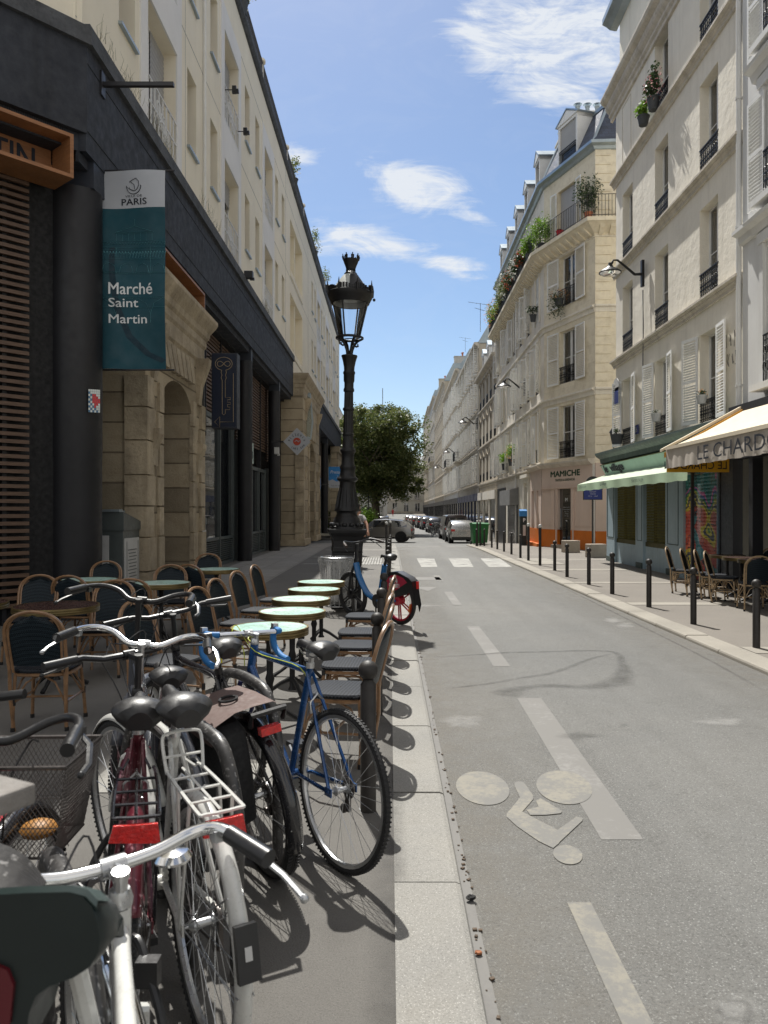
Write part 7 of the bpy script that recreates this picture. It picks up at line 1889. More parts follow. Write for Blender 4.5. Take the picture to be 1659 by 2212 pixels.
        for s in (-1,1):
            pts = [bc, bc+Vector((.0,s*.08,.005)), bc+Vector((0,s*.155,.02)), bc+Vector((-.035,s*.20,.022)), bc+Vector((-.145,s*.235,.0))]
            hb.tube(smooth(pts, 6), .0125, 10); e = pts[-1]; d = (pts[-1]-pts[-2]).normalized(); gr.append(([e-d*.10, e-d*.09, e+d*.01], .0175)); lv.append([e-d*.13+Vector((.0,0,-.012)), e-d*.08+Vector((.0,s*.03,-.03)), e-d*.0+Vector((.0,s*.035,-.045)), e+d*.06+Vector((0,s*.03,-.06))])
    elif bar == 'city':
        for s in (-1,1):
            pts = [bc, bc+Vector((.0,s*.06,0)), bc+Vector((.05,s*.13,.03)), bc+Vector((.045,s*.195,.045)), bc+Vector((-.03,s*.245,.045)), bc+Vector((-.19,s*.275,.03))]
            sm2 = smooth(pts, 5); hb.tube(sm2, .0125, 10); e = pts[-1]; d = (pts[-1]-pts[-2]).normalized(); gr.append(([e-d*.125, e-d*.11, e+d*.0], .0175)); lv.append([e-d*.15+Vector((.0,0,-.012)), e-d*.11+Vector((.0,s*.035,-.03)), e-d*.03+Vector((.0,s*.045,-.045)), e+d*.02+Vector((0,s*.035,-.05))])
    hb.xform(Rm); hbo = hb.build('handlebar', bm if bm != 'black' else 'black_plastic', t)
    g = 'tape_blue' if bar == 'drop' else 'black_plastic'
    for pts, r in gr:
        pp_ = smooth([Vector(x) for x in pts], 4) if len(pts) > 3 else pts
        q = MB().tube(pp_, r, 12).xform(Rm)
        q.build('grip', g, hbo)
    for pts in lv:
        if lever: MB().tube(pts, [.009,.009,.008,.008][:len(pts)], 6, flat=.6).sphere(pts[-1], .009, 8, 5).obox(pts[0],(.03,.03,.022)).xform(Rm).build('brake_lever', 'alu' if bm == 'chrome' else 'black_plastic', hbo)
    # cables
    cb = MB()
    for s in (-1,1):
        a = Rm @ (bc+Vector((.02,s*.12,-.01))); b = Rm @ (bc+Vector((.11,s*.06,-.04))); c = HB+Vector((.03,s*.02,.02)); cb.tube(smooth([a, b, Rm@(HT+Vector((.08,s*.03,-.02))), c], 5), .0028, 5)
    cb.tube(smooth([Rm @ (bc+Vector((.03,.08,0))), Rm @ (bc+Vector((.09,.02,.03))), HT+Vector((-.05,.02,-.03)), SC_+Vector((.05,.018,0)), SC_+Vector((-.05,.02,-.12))], 5), .0025, 5)
    cb.build('cable', 'black_plastic' if fm != 'frame_blue' else mat('lime cable', (.45,.5,.05), .4), t)
    # crank, chain
    ck = MB().lathe([(.088,-.052),(.088,-.048)], 30, BB, 'Y')
    for s, a in ((-1, 35),(1, 215)):
        d = Vector((math.cos(rad(a)),0,math.sin(rad(a)))); e = BB+Vector((0,s*.07,0))+d*.165; ck.tube([BB+Vector((0,s*.06,0)), e], .009, 6, flat=.7)
    cko = ck.build('crankset', 'steel_dark' if bm == 'black' else 'alu', t)
    for s, a in ((-1, 35),(1, 215)):
        d = Vector((math.cos(rad(a)),0,math.sin(rad(a)))); e = BB+Vector((0,s*.115,0))+d*.165; MB().obox(e, (.09,.085,.022)).build('pedal', 'black_plastic', cko)
    if chain:
        ch = MB(); A_, B2 = [], []
        pts = [(BB.x, -.05, BB.z+.088), (RH.x, -.045, RH.z+.038), (RH.x-.03, -.045, RH.z), (RH.x+.03,-.045,RH.z-.07),(RH.x+.05,-.045,RH.z-.10), (BB.x-.02, -.05, BB.z-.086)]
        ch.tube([pts[0],pts[1]], .0045, 4); ch.tube([pts[4],(.25,-.048,.20),pts[5]], .0045, 4)
        for k, r_ in enumerate((.045,.038,.031)): ch.lathe([(r_,-.036-.006*k),(r_,-.033-.006*k)], 16, RH, 'Y')
        ch.obox((RH.x+.03,-.055,RH.z-.06), (.03,.014,.10)); ch.lathe([(.02,-.05),(.02,-.04)], 10, (RH.x+.045,0,RH.z-.10), 'Y'); ch.build('chain', 'steel_dark', t)
    # rim brakes
    for base, RR in ((SC_+Vector((-.075,0,-.13)), None),):
        MB().tube([base+Vector((0,.03,-.05)), base+Vector((0,.035,0)), base+Vector((0,0,.035)), base+Vector((0,-.035,0)), base+Vector((0,-.03,-.05))], .006, 6).build('rear_brake', 'alu', t)
    if guards:
        guard(t, 0, R, R+.022, guards[1], guards[2], tw+.016, guards[0])
        go = guard(t, wb_, R, R+.022, 20, 165, tw+.016, guards[0]); go.matrix_basis = Rm
        mb = MB()
        for s in (-1,1): mb.tube([(0,s*.06,R),(-(R+.02)*.80,s*.02,R+(R+.02)*.55)], .0025, 4); mb.tube([(0,s*.06,R),(-(R+.02)*.99,s*.02,R-.02)], .0025, 4)
        mb.build('guard_stay', 'alu', t)
    if rack:
        z = R+.385; mb = MB(); r_ = .0055
        mb.tube(smooth([Vector((.20,.045,z+.005)),Vector((.16,.055,z+.005)),Vector((-.16,.06,z)),Vector((-.195,.045,z)),Vector((-.195,-.045,z)),Vector((-.16,-.06,z)),Vector((.16,-.055,z+.005)),Vector((.20,-.045,z+.005))],3), r_, 6, closed=False)
        for x in (-.10,.0,.11): mb.tube([(x,-.057,z),(x,.057,z)], r_*.8, 5)
        mb.tube([(-.18,0,z),(.2,0,z+.0)], r_*.8, 5)
        for s in (-1,1): mb.tube([(-.10,s*.06,z),(0,s*.068,R)], r_, 5); mb.tube([(.02,s*.06,z),(0,s*.068,R)], r_, 5); mb.tube([(.2,s*.04,z),(.27,s*.02,.74)], r_*.8, 5)
        if rack[0] == 'frame_white':    # raised hoop at the front of the carrier
            mb.tube(smooth([Vector((.17,.055,z)),Vector((.20,.06,z+.09)),Vector((.21,.04,z+.11)),Vector((.21,-.04,z+.11)),Vector((.20,-.06,z+.09)),Vector((.17,-.055,z))],4), r_, 6)
            mb.tube([(.185,.055,z+.045),(.185,-.055,z+.045)], r_*.8, 5)
        ro = mb.build('carrier_rack', rack[0], t)
        rw, rh = rack[1], rack[2]
        MB().prism([(-.205,-rw/2,z-.012-rh),(-.205,-rw/2*.85,z-.012),(-.205,rw/2*.85,z-.012),(-.205,rw/2,z-.012-rh*.8)], (-.014,0,0)).build('reflector', 'red_lens', ro, smooth=False)
    if kick: MB().tube([(.36,.05,.27),(.30,.13,.02)], .008, 6).build('kickstand', 'alu', t)
    t['_Rm'] = 0; del t['_Rm']
    return t, Rm, bc
def smooth(P, k=4):
    P = [Vector(p) for p in P]; out = []
    for i in range(len(P)-1):
        p0 = P[max(0,i-1)]; p1, p2 = P[i], P[i+1]; p3 = P[min(len(P)-1,i+2)]
        for j in range(k):
            u = j/k; out.append(.5*((2*p1)+(-p0+p2)*u+(2*p0-5*p1+4*p2-p3)*u*u+(-p0+3*p1-3*p2+p3)*u**3))
    out.append(P[-1]); return out

# blue racing bicycle
bB8, Rm, bc = bike('metallic blue racing bicycle with blue-taped drop bars, nearest the kerb', (-.225,3.42,0), 127, 2, 1.05, 'frame_blue', 'frame_darkblue', .338, .030, 'road', .93, 'drop', .885, 0, bm='chrome', lever=True)
# black e-bike with panniers
bB7, Rm, bc = bike('black city bicycle with thick tyre and black pannier with taupe flap', (-.535,3.40,0), 123, -8, 1.05, 'frame_black', None, .335, .055, 'hybrid', .97, 'flat', 1.0, 0, bm='black', guards=('frame_black', 60, 200), spm='steel_dark', rimm='steel_dark', disc=.05, post_m='black_plastic', wb_=1.08)
MB().lathe([(.0142,0),(.0142,.045)], 12, (0,0,0)).build('yellow_tape', 'yellow', bB7, (.262,0,.86))
pn = MB()
def puff(mb, x0, x1, y0, y1, z0, z1, r=.03):
    vs = []; prof = [(0,.0),(.15,.6),(.5,1),(.85,.9),(1,.3)]
    rows = []
    for u, k in ((0,.7),(.08,1.0),(.5,1.06),(.92,1.0),(1,.75)):
        z = z0+(z1-z0)*u; cx, cy = (x0+x1)/2, (y0+y1)/2; ring = []
        for i in range(20):
            a = 2*PI*i/20; c, s = math.cos(a), math.sin(a); ring.append((cx+math.copysign(abs(c)**.4,c)*(x1-x0)/2*k, cy+math.copysign(abs(s)**.4,s)*(y1-y0)/2*k, z))
        rows.append(ring+[ring[0]])
    mb.sheet(rows); mb.poly(rows[-1][:-1]); mb.poly(rows[0][:-1][::-1]); return mb
puff(pn, -.19,.17,.07,.22,.30,.72); po = pn.build('pannier', 'bag_black', bB7)
MB().sheet([[(x, y, z+.006*math.sin(x*30)) for x in (-.19,-.1,0,.1,.18)] for y, z in ((.225,.66),(.215,.73),(.12,.765),(.04,.77),(-.04,.768),(-.085,.74))]).build('flap', 'bag_brown', po)
MB().ring((-.0,.207,.52), .035, .006, 20, 6, 'Y').ring((-.188,.14,.50),.03,.005,20,6,'X').build('pannier_ring', 'alu', po)
MB().ring((-.02,.08,.778),.035,.006,20,6,'Z').build('flap_hole', 'black', po)
MB().box(-.235,-.20,-.042,.042,.66,.69).build('tail_light', 'red_lens', bB7, smooth=False)
MB().tube([(-.20,-.07,.70),(-.23,-.07,.75),(-.23,.07,.75),(-.20,.07,.70)], .012, 6).build('rack_end', 'black_plastic', bB7)
MB().obox((.17,0,.94),(.05,.05,.04)).build('bell', 'black_plastic', bB7)
# white trekking bicycle with silver-white carrier
bB2, Rm2, bc2 = bike('white bicycle with white carrier, red reflector and white rear mudguard carrying a black box', (-.555,2.315,0), 120, -1, 1.05, 'frame_white', None, .345, .033, 'hybrid', .955, 'flat', .97, 12, bm='black', rack=('frame_white', .115, .05), guards=('frame_white', 75, 205), post_m='alu', pitch_s=-2, comfy=1.25, swide=.17)
text('RANELL', .20, .026, bB2, (.375,-.018,.42), rz=0, ry=-rad(73), mat_='ink', bold=.02)
MB().box(-.022,0,-.028,.028,-.065,.065).build('black_box', 'black_plastic', bB2, (-.362,0,.44), (0,rad(14),0), smooth=False); MB().box(-.025,-.022,-.009,.009,-.016,.016).build('box_label', 'label_white', bB2, (-.362,0,.44), (0,rad(14),0), smooth=False)
# maroon bicycle with chrome bars, black carrier and wide red reflector
bB3, Rm3, bc3 = bike('maroon bicycle with chrome handlebar, black sprung carrier and wide red reflector', (-.80,2.30,0), 108, 3, 1.05, 'frame_maroon', None, .335, .036, 'hybrid', .93, 'city', 1.0, -14, bm='chrome', rack=('frame_black', .13, .052), guards=('frame_maroon', 70, 150), post_m='alu', comfy=1.25, pitch_s=2, swide=.17)
# black bicycle with mesh basket and ribbed grip at the left edge
bB4, Rm4, bc4 = bike('black bicycle with wire mesh front basket and ribbed grip at the left edge', (-1.06,1.18,0), 92, 0, 1.05, 'frame_black', None, .335, .042, 'city', .86, 'city', .93, 0, bm='steel_dark' if False else 'black', guards=('frame_black', 60, 190))
def basket(par, Rm, c, w=.34, d=.26, h=.24, m='steel_dark'):
    o = MB(); x0, y0, z0 = c
    def ringp(k, z): return [(x0+sx*d/2*k, y0+sy*w/2*k, z) for sx, sy in ((-1,-1),(1,-1),(1,1),(-1,1))]
    for k, z, r in ((.78,z0,.004),(1.0,z0+h,.006)): o.tube(ringp(k, z), r, 6, closed=True)
    n = 26
    for side in range(4):
        A0, A1 = ringp(.78,z0)[side], ringp(.78,z0)[(side+1)%4]; B0, B1 = ringp(1,z0+h)[side], ringp(1,z0+h)[(side+1)%4]
        A0, A1, B0, B1 = map(Vector, (A0,A1,B0,B1))
        for i in range(-n//2, n):
            for sgn in (0,1):
                u0, u1 = i/n, i/n+.5
                if sgn: u0, u1 = u1, u0
                # clip to the panel
                P, Q = (u0, 0), (u1, 1)
                def clipu(P, Q):
                    (a, ta), (b, tb) = P, Q
                    if a == b: return None
                    lo, hi = 0, 1
                    for bound, sg in ((0,1),(1,-1)):
                        fa, fb = (a-bound)*sg, (b-bound)*sg
                        if fa < 0 and fb < 0: return None
                        if fa < 0: lo = max(lo, fa/(fa-fb))
                        if fb < 0: hi = min(hi, fa/(fa-fb))
                    return None if lo >= hi else (lo, hi)
                r_ = clipu(P, Q)
                if not r_: continue
                pts = []
                for s in r_:
                    u = P[0]+(Q[0]-P[0])*s; v = s; pts.append(A0.lerp(A1,u).lerp(B0.lerp(B1,u), v))
                o.tube(pts, .0011, 3, caps=False)
        for k in range(1,3): o.tube([A0.lerp(B0,k/3), A1.lerp(B1,k/3)], .0016, 4)
    for i in range(14): o.tube([(x0-d*.39, y0-w*.39+w*.78*i/13, z0),(x0+d*.39, y0-w*.39+w*.78*i/13, z0)], .0014, 3)
    o.xform(Rm); return o.build('basket', m, par)
bk = basket(bB4, Rm4, (bc4.x+.16, 0, .60), .38, .28, .25)
MB().sphere((bc4.x+.15,.05,.655), .06, 10, 6, (1,1,.6)).xform(Rm4).build('red_cloth', 'cloth_red', bk); MB().sphere((bc4.x+.12,-.08,.65), .05, 10, 6, (1,1,.5)).xform(Rm4).build('yellow_cloth', mat('amber wrap', (.35,.15,.02), .6), bk)
# dark grey bicycle standing beyond, black raised bar
bB6, Rm6, bc6 = bike('slate grey city bicycle behind, with high black handlebar pointing up to the right', (-.86,3.10,0), 118, 0, 1.08, 'frame_grey', None, .33, .05, 'city', .86, 'city', 1.06, -30, bm='black', guards=('frame_grey', 60, 180), ft=.026)
# chrome-bar bicycle in the front
bB1, Rm1, bc1 = bike('white bicycle with chrome handlebar and bell in the very front, cut at the bottom', (-.19,.62,0), 111, 0, 1.05, 'frame_white', None, .345, .036, 'hybrid', .80, 'sweep', .875, 14, bm='chrome', guards=('chrome', 60, 190), post_m='alu', ft=.0145)
MB().lathe([(.035,0),(.038,.006),(.03,.018),(.008,.024)], 18, (bc1.x+.06,-.13,bc1.z-.05)).xform(Rm1).build('bell', 'chrome', bB1)
# dark bicycle wheel cluster at the left: bicycle behind the green tail
bB9, _, _ = bike('dark bicycle squeezed between the basket bicycle and the maroon bicycle', (-1.30,1.75,0), 104, -6, 1.05, 'frame_black', None, .345, .040, 'hybrid', .80, 'flat', .86, 0, bm='black', lever=False)
# locks and cables hanging between frames and hoops
for k, (p, lab) in enumerate((([(-.62,2.65,.62),(-.66,2.60,.50),(-.70,2.62,.42),(-.76,2.70,.48),(-.76,2.76,.62),(-.70,2.78,.70),(-.62,2.65,.62)],'black cable lock looped round the hoop by the white bicycle'),
        ([(-.80,2.35,.50),(-.84,2.20,.38),(-.92,2.25,.32),(-.96,2.40,.42),(-.90,2.50,.55),(-.80,2.35,.50)],'thick black lock hanging below the maroon bicycle carrier'),
        ([(-.55,1.75,.55),(-.50,1.70,.42),(-.56,1.68,.30),(-.66,1.74,.34),(-.68,1.80,.5),(-.60,1.80,.6),(-.55,1.75,.55)],'dark cable lock at the low front hoop'))):
    o = MB().tube(smooth([Vector(q) for q in p], 5), .011, 8).obox(p[0], (.05,.035,.06)).build('bike_lock', 'black_plastic'); tag(o, lab, 'bike lock')
# share bicycle tail
sh = thing('share_bicycle', 'bottle green rear casing of a share bicycle, dark red lamp, lower left corner', 'share bicycle', (0,1.0,0), 0, 'bicycles locked to the hoops in the foreground')
OUT = [(-150,1934),(-60,1926),(60,1919),(150,1917),(185,1926),(208,1950),(221,1985),(227,2025),(224,2058),(205,2090),(165,2116),(110,2136),(78,2158),(62,2200),(56,2260),(-150,2260)]
P2 = [((u-842)/1660, 1.6-(v-1103)/1660) for u, v in OUT]; cxx, czz = -.47, 1.02
def ringat(y, k): return [(cxx+(x-cxx)*k, y, czz+(z-czz)*k-y*.52*(z > 1.03)) for x, z in P2]
rows = [ringat(y, k) for y, k in ((0,.93),(.006,.965),(.018,.99),(.04,1.0),(.085,.96),(.10,.85))]
mb = MB().sheet(rows); mb.poly(rows[0]); mb.poly(rows[-1][::-1]); mb.build('casing', 'green_plastic', sh)
MB().sheet([[(x, y, z+dz) for x, z in P2[:6]] for y, dz in ((.004,-.014),(.0,-.006),(.006,.0),(.03,-.013),(.05,-.023))]).build('lid', 'green_plastic_lid', sh)
MB().prism([(-.62,-.006,.93),(-.492,-.006,.935),(-.487,-.006,.985),(-.495,-.006,1.005),(-.515,-.006,1.014),(-.62,-.006,1.016)], (0,.01,0)).build('tail_lamp', 'dark_red_lens', sh, smooth=False)
mb = MB()
for k in range(9): mb.tube(smooth([Vector((-.78,.12+.012*k,1.03+.005*k)),Vector((-.64,.12+.010*k,1.046+.004*k)),Vector((-.575,.13+.008*k,1.042+.002*k)),Vector((-.535,.15+.004*k,1.022))],4), .009, 6)
mb.build('ribbed_saddle', 'rack_steel', sh)
MB().tube([(-.46,.12,.95),(-.42,.2,.6),(-.40,.25,.36)], .014, 8).build('stay', 'frame_white', sh)
MB().ring((-.52,.30,.34), .31, .022, 40, 8, 'X').build('tyre', 'rubber', sh)
# pale slab near the lens
sl = thing('slab_top', 'weathered grey slab top standing close to the lens at the left edge', 'slab', (-.459,1.0,1.246), rad(-28))
o = MB().box(-.45,0,-.40,0,-.028,0).build('slab', mat('weathered grey board', (.20,.185,.17), .85, 0, .2, 12, dirt=.5, bump=.3), sl, smooth=False); bv = o.modifiers.new('edge','BEVEL'); bv.width = .005; bv.segments = 2
MB().cyl((-.25,-.15,-1.246),(-.25,-.15,-.028),.03,10).build('post', 'steel_dark', sl)

# parking hoops
def hoop(x, y, deg, label, L_=.72, H_=.79, r=.025):
    t = thing('bike_hoop', label, 'bicycle rack', (x,y,0), rad(deg), 'grey steel parking hoops')
    pts = smooth([Vector((-L_/2,0,0)),Vector((-L_/2,0,H_*.45)),Vector((-L_/2,0,H_*.72)),Vector((-L_/2+.10,0,H_*.95)),Vector((-L_/2+.24,0,H_)),Vector((L_/2-.24,0,H_)),Vector((L_/2-.10,0,H_*.95)),Vector((L_/2,0,H_*.72)),Vector((L_/2,0,H_*.45)),Vector((L_/2,0,0))], 5)
    MB().tube(pts, r, 14).build('tube', 'rack_steel', t); return t
hoop(-.73,2.90,126,'scuffed steel hoop between white bicycle and black pannier, with a round sticker')
hoop(-.87,2.86,126,'scuffed steel hoop passing behind the two black saddles')
hoop(-.70,3.72,124,'black-looking steel hoop behind the pannier bicycle, under the blue handlebar')
hoop(-.69,1.64,121,'scuffed steel hoop beside the chrome handlebar, low in the picture')
hoop(-1.35,2.3,118,'steel hoop at the left beneath the mesh basket')
# share bicycle by the bollards
t = thing('share_bicycle', 'blue and black share bicycle with red wheel and red trial-offer sticker, standing at the kerb', 'share bicycle', (.055,8.05,0))
t.matrix_basis = Matrix.Translation((.15,10.8,0)) @ Matrix.Rotation(rad(130),4,'Z') @ Matrix.Rotation(rad(-4),4,'X') @ Matrix.Diagonal((1.03,1.03,1.03,1))
R = .335
def mag(par, loc):
    w_ = MB().lathe([(R-.05,-.018),(R-.05,.018),(R-.075,.012),(R-.075,-.012),(R-.05,-.018)], 40, ax='Y', cap=False)
    for k in range(3):
        for da in (-.085,.085):
            a = rad(30+120*k); a2 = a+da; w_.tube([(.05*math.cos(a+da*4),0,.05*math.sin(a+da*4)),((R-.07)*math.cos(a2),0,(R-.07)*math.sin(a2))], .011, 6)
            a = rad(90+120*k); a2 = a+da; w_.tube([(.05*math.cos(a+da*4),0,.05*math.sin(a+da*4)),((R-.07)*math.cos(a2),0,(R-.07)*math.sin(a2))], .011, 6)
    w_.lathe([(.07,-.05),(.07,.05)], 18, ax='Y'); o = w_.build('wheel', 'share_red', par, loc); MB().ring((0,0,0), R-.028, .028, 48, 8, 'Y').build('tyre', 'rubber', o); return o
mag(t, (0,0,R)); w_ = mag(t, (1.05,0,R)); w_.data.materials.clear(); w_.data.materials.append(M['black_plastic'])
MB().tube(smooth([Vector((.92,0,.80)),Vector((.86,0,.60)),Vector((.70,0,.38)),Vector((.52,0,.30)),Vector((.40,0,.30))],4), [.05]*17, 10, flat=.7).build('frame', 'share_blue', t)
MB().tube([(.42,0,.28),(.34,0,.55),(.27,0,.80)], [.05,.045,.04], 10).build('seat_tube', 'share_blue', t)
for s in (-1,1): MB().tube([(.42,s*.05,.30),(.0,s*.075,R)], .018, 8).build('chainstay', 'share_blue', t)
MB().cyl((.28,0,.78),(.22,0,.90),.02,10).build('seatpost', 'black_plastic', t); saddle_mb(.28,.18,.07,1.4).build('saddle', 'saddle', t, (.21,0,.95))
MB().tube([(.93,0,.80),(.88,0,1.08)], .03, 8).build('stem', 'black_plastic', t)
for s in (-1,1): MB().tube([(1.05,s*.07,R),(.99,s*.06,.62),(.94,s*.02,.76)], .02, 8).build('fork', 'black_plastic', t)
hbm = MB().tube(smooth([Vector((.70,-.33,1.08)),Vector((.86,-.24,1.13)),Vector((.90,-.08,1.10)),Vector((.90,.08,1.10)),Vector((.86,.24,1.13)),Vector((.70,.33,1.08))],4), .014, 8).build('handlebar', 'black_plastic', t)
for s in (-1,1):
    MB().tube([(.79,s*.29,1.11),(.68,s*.335,1.075)], .019, 8).build('grip', mat('brown grip', (.04,.025,.02), .6), hbm); MB().tube([(.84,s*.22,1.11),(.80,s*.30,1.06),(.70,s*.31,1.0)], .006, 5).build('brake_lever', 'black_plastic', hbm)
gpts = [(-.345,.20),(-.385,.30),(-.36,.45),(-.34,.62),(-.27,.665),(-.05,.73),(.10,.72),(.22,.64),(.27,.52),(.24,.42),(.05,.37),(-.15,.42),(-.28,.47),(-.31,.38)]
for s in (-1,1):
    MB().prism([(x, s*.045, z) for x, z in gpts], (0, s*.012, 0)).build('wheel_cover', 'black_plastic', t, smooth=False)
MB().sheet([[(x, y, z) for y in (-.055,.055)] for x, z in gpts[1:8]]).build('cover_top', 'black_plastic', t)
fan = [(-.25,.60),(-.18,.655),(-.05,.69),(.08,.675),(.20,.60),(.235,.53),(.21,.47),(.02,.465)]
for s in (-1,1):
    st_ = MB().poly([(x, s*.0585, z) for x, z in (fan if s < 0 else fan[::-1])]).build('sticker', mat('raspberry sticker', (.36,.018,.05), .45), t, smooth=False)
    if s > 0:
        for body, w, h, x, z in (('ESSAI',.15,.055,.10,.585),('GRATUIT !',.21,.055,.125,.515)): 
            o = text(body, w, h, st_, (x,.061,z), PI, bold=.03, mat_='white_ink')
    else:
        for body, w, h, x, z in (('ESSAI',.15,.055,-.06,.585),('GRATUIT !',.21,.055,-.09,.515)): text(body, w, h, st_, (x,-.061,z), 0, bold=.03, mat_='white_ink')
MB().box(-.40,-.385,-.02,.02,.52,.62).build('tail_lamp', 'red_lens', t, smooth=False)
for a in (-25, 200): MB().box(-.012,.012,-.03,.03,-.06,.06).build('spoke_reflector', 'orange_lens', t, (.0+(R-.085)*math.cos(rad(a)),0,R+(R-.085)*math.sin(rad(a))), (0,-rad(a),0))
MB().tube([(.40,.09,.28),(.33,.16,.02)], .012, 6).build('kickstand', 'black_plastic', t); MB().lathe([(.10,.055),(.10,.062)], 20, (.42,0,.29), 'Y').build('chainring', 'black_plastic', t)
# ============================================================ VEHICLES
def car(label, loc, rz, paint, L=4.25, Wd=1.78, H=1.47, kind='hatch', group='cars along the street', cat='car', light='red'):
    t = thing('parked_car', label, cat, loc, rz, group)
    hw = Wd/2; Lr = -L/2; Lf = L/2
    if kind == 'van': st = [(-.5,1.05,1.72,.86),(-.485,1.12,1.86,.92),(-.3,1.12,1.9,.93),(.12,1.12,1.88,.92),(.22,1.10,1.80,.90),(.36,1.05,1.12,.85),(.46,.92,.93,.82),(.5,.70,.72,.74)]
    elif kind == 'suv': st = [(-.5,.80,.84,.80),(-.485,.98,1.05,.88),(-.42,1.0,1.30,.90),(-.34,1.0,1.50,.92),(-.1,1.0,1.58,.93),(.08,.99,1.54,.92),(.24,.98,1.02,.88),(.40,.90,.92,.85),(.48,.78,.80,.78),(.5,.6,.62,.7)]
    else: st = [(-.5,.78,.82,.80),(-.485,.92,.98,.88),(-.44,.95,1.22,.90),(-.36,.96,1.40,.91),(-.1,.95,1.47,.92),(.07,.94,1.42,.91),(.22,.93,.98,.88),(.38,.86,.88,.85),(.48,.72,.74,.78),(.5,.55,.57,.7)]
    rows = []
    for (u, zb, zt, kw) in st:
        x = u*L; w = hw*kw/.93; w = min(w, hw); zl = .22 if abs(u) < .47 else .30
        gw = w*(.80 if zt-zb > .2 else .93)
        half = [(x, w*.86, zl), (x, w, zl+.14), (x, w*1.0, .55), (x, w*.97, zb), (x, gw+ (w*.97-gw)*.35, zb+(zt-zb)*.55), (x, gw, zt-(zt-zb)*.10), (x, gw*.80, zt), (x, 0, zt+.015)]
        rows.append(half + [(a, -b, c) for a, b, c in half[:-1][::-1]])
    mb = MB().sheet(rows); mb.poly(rows[0]); mb.poly(rows[-1][::-1])
    body = mb.build('body', paint, t); 
    # glass panels slightly proud of the shell
    g = MB()
    ii = [i for i, (u, zb, zt, kw) in enumerate(st) if zt-zb > .25]
    for s in (0, 1):
        sel = ii if len(ii) > 2 else ii
        for a, b in zip(sel, sel[1:]):
            q = []
            for i, k in ((a,3),(b,3),(b,5),(a,5)):
                r = rows[i]; p = Vector(r[k] if s == 0 else r[len(r)-1-k]); 
                if k == 3: p.z += .04
                else: p.z -= .03
                p.y += (.012 if s == 0 else -.012); q.append(p)
            g.poly(q if s else q[::-1])
    a = ii[0]; i0 = max(0, a-1)
    r0, r1 = rows[i0], rows[min(a+1, len(rows)-1)] if kind != 'van' else rows[a]
    zb0 = st[i0][1]+.06; zt0 = (st[a+1][2] if kind != 'van' else st[a][2])-.08; x0 = st[i0][0]*L; x1 = (st[a+1][0] if kind != 'van' else st[a][0])*L
    g.quad((x0-.02 if kind == 'van' else x0+.02,-hw*.72,zb0),(x1-.03,-hw*.60,zt0),(x1-.03,hw*.60,zt0),(x0-.02 if kind == 'van' else x0+.02,hw*.72,zb0))
    b = ii[-1]; xb, xc = st[b][0]*L, st[b+1][0]*L
    g.quad((xb+.02,-hw*.66,st[b][2]-.04),(xc+.02,-hw*.76,st[b+1][2]+.03),(xc+.02,hw*.76,st[b+1][2]+.03),(xb+.02,hw*.66,st[b][2]-.04))
    g.build('window', 'glass_dark', t, smooth=False)
    for x in (Lr+.75, Lf-.80):
        for s in (-1, 1):
            w_ = MB().ring((0,0,0), .245, .085, 28, 8, 'Y').build('wheel', 'rubber', t, (x, s*(hw-.10), .32)); MB().lathe([(.20,-.06),(.20,.06),(.05,.075*s),(.02,.05)], 18, ax='Y').build('rim', 'alu', w_)
        MB().lathe([(.40,-hw-.004),(.40,-hw+.30)], 22, (x,0,.35), 'Y').lathe([(.40,hw-.30),(.40,hw+.004)], 22, (x,0,.35), 'Y').build('wheel_arch', 'black', t)
    for s in (-1, 1):
        MB().box(Lr-.012,Lr+.06,s*(hw*.62),s*(hw*.90),.76,.90).build('tail_light', 'dark_red_lens' if light == 'dark' else 'red_lens', t, smooth=False)
        MB().box(Lf-.10,Lf-.02,s*(hw*.58),s*(hw*.86),.60,.72).build('headlight', 'chrome', t, smooth=False)
        MB().obox((.12*L, s*(hw+.08), 1.0),(.12,.18,.12)).build('wing_mirror', paint, t)
    MB().box(Lr-.02,Lr+.02,-.26,.26,.62,.74).build('number_plate', 'label_white', t, smooth=False); MB().box(Lr-.015,Lr+.1,-hw*.86,hw*.86,.22,.40).build('bumper', 'black_plastic', t, smooth=False)
    return t
# heading of local +x: 90 deg = away from us
c1 = car('silver hatchback parked on the right with its tail towards us', (4.75,52.1,gz(51)), rad(91), 'silver_car')
car('warm grey crossover crossing the junction, tail towards the right', (-.62,53.0,gz(53)), rad(172), 'taupe_car', 4.5, 1.82, 1.56, 'suv', cat='car')
car('dark taupe van parked beyond the silver hatchback', (5.0,61,gz(61)), rad(92), 'brown_car', 4.8, 1.9, 1.9, 'van', cat='van')
car('black car parked on the left of the far roadway, under the tree', (-.9,113,gz(113)), rad(90), 'dark_car', 4.2, 1.8, 1.5, 'hatch')
car('dark car parked behind the row of bicycles on the right', (4.6,92,gz(92)), rad(93), 'dark_car', 4.4, 1.85, 1.6, 'suv')
car('dark hatchback farther along the right parking row', (4.3,101,gz(101)), rad(93), 'dark_car')
car('dark car far along the right parking row', (3.9,110,gz(110)), rad(93), 'brown_car')
car('dark estate car half hidden behind the parked bicycles', (4.75,80,gz(80)), rad(92), 'dark_car', 4.5, 1.82, 1.6, 'suv')
car('silver grey car far along the right parking row', (3.7,120,gz(120)), rad(92), 'silver_car')
car('brownish car near the far end of the right parking row', (3.4,130,gz(130)), rad(92), 'brown_car')
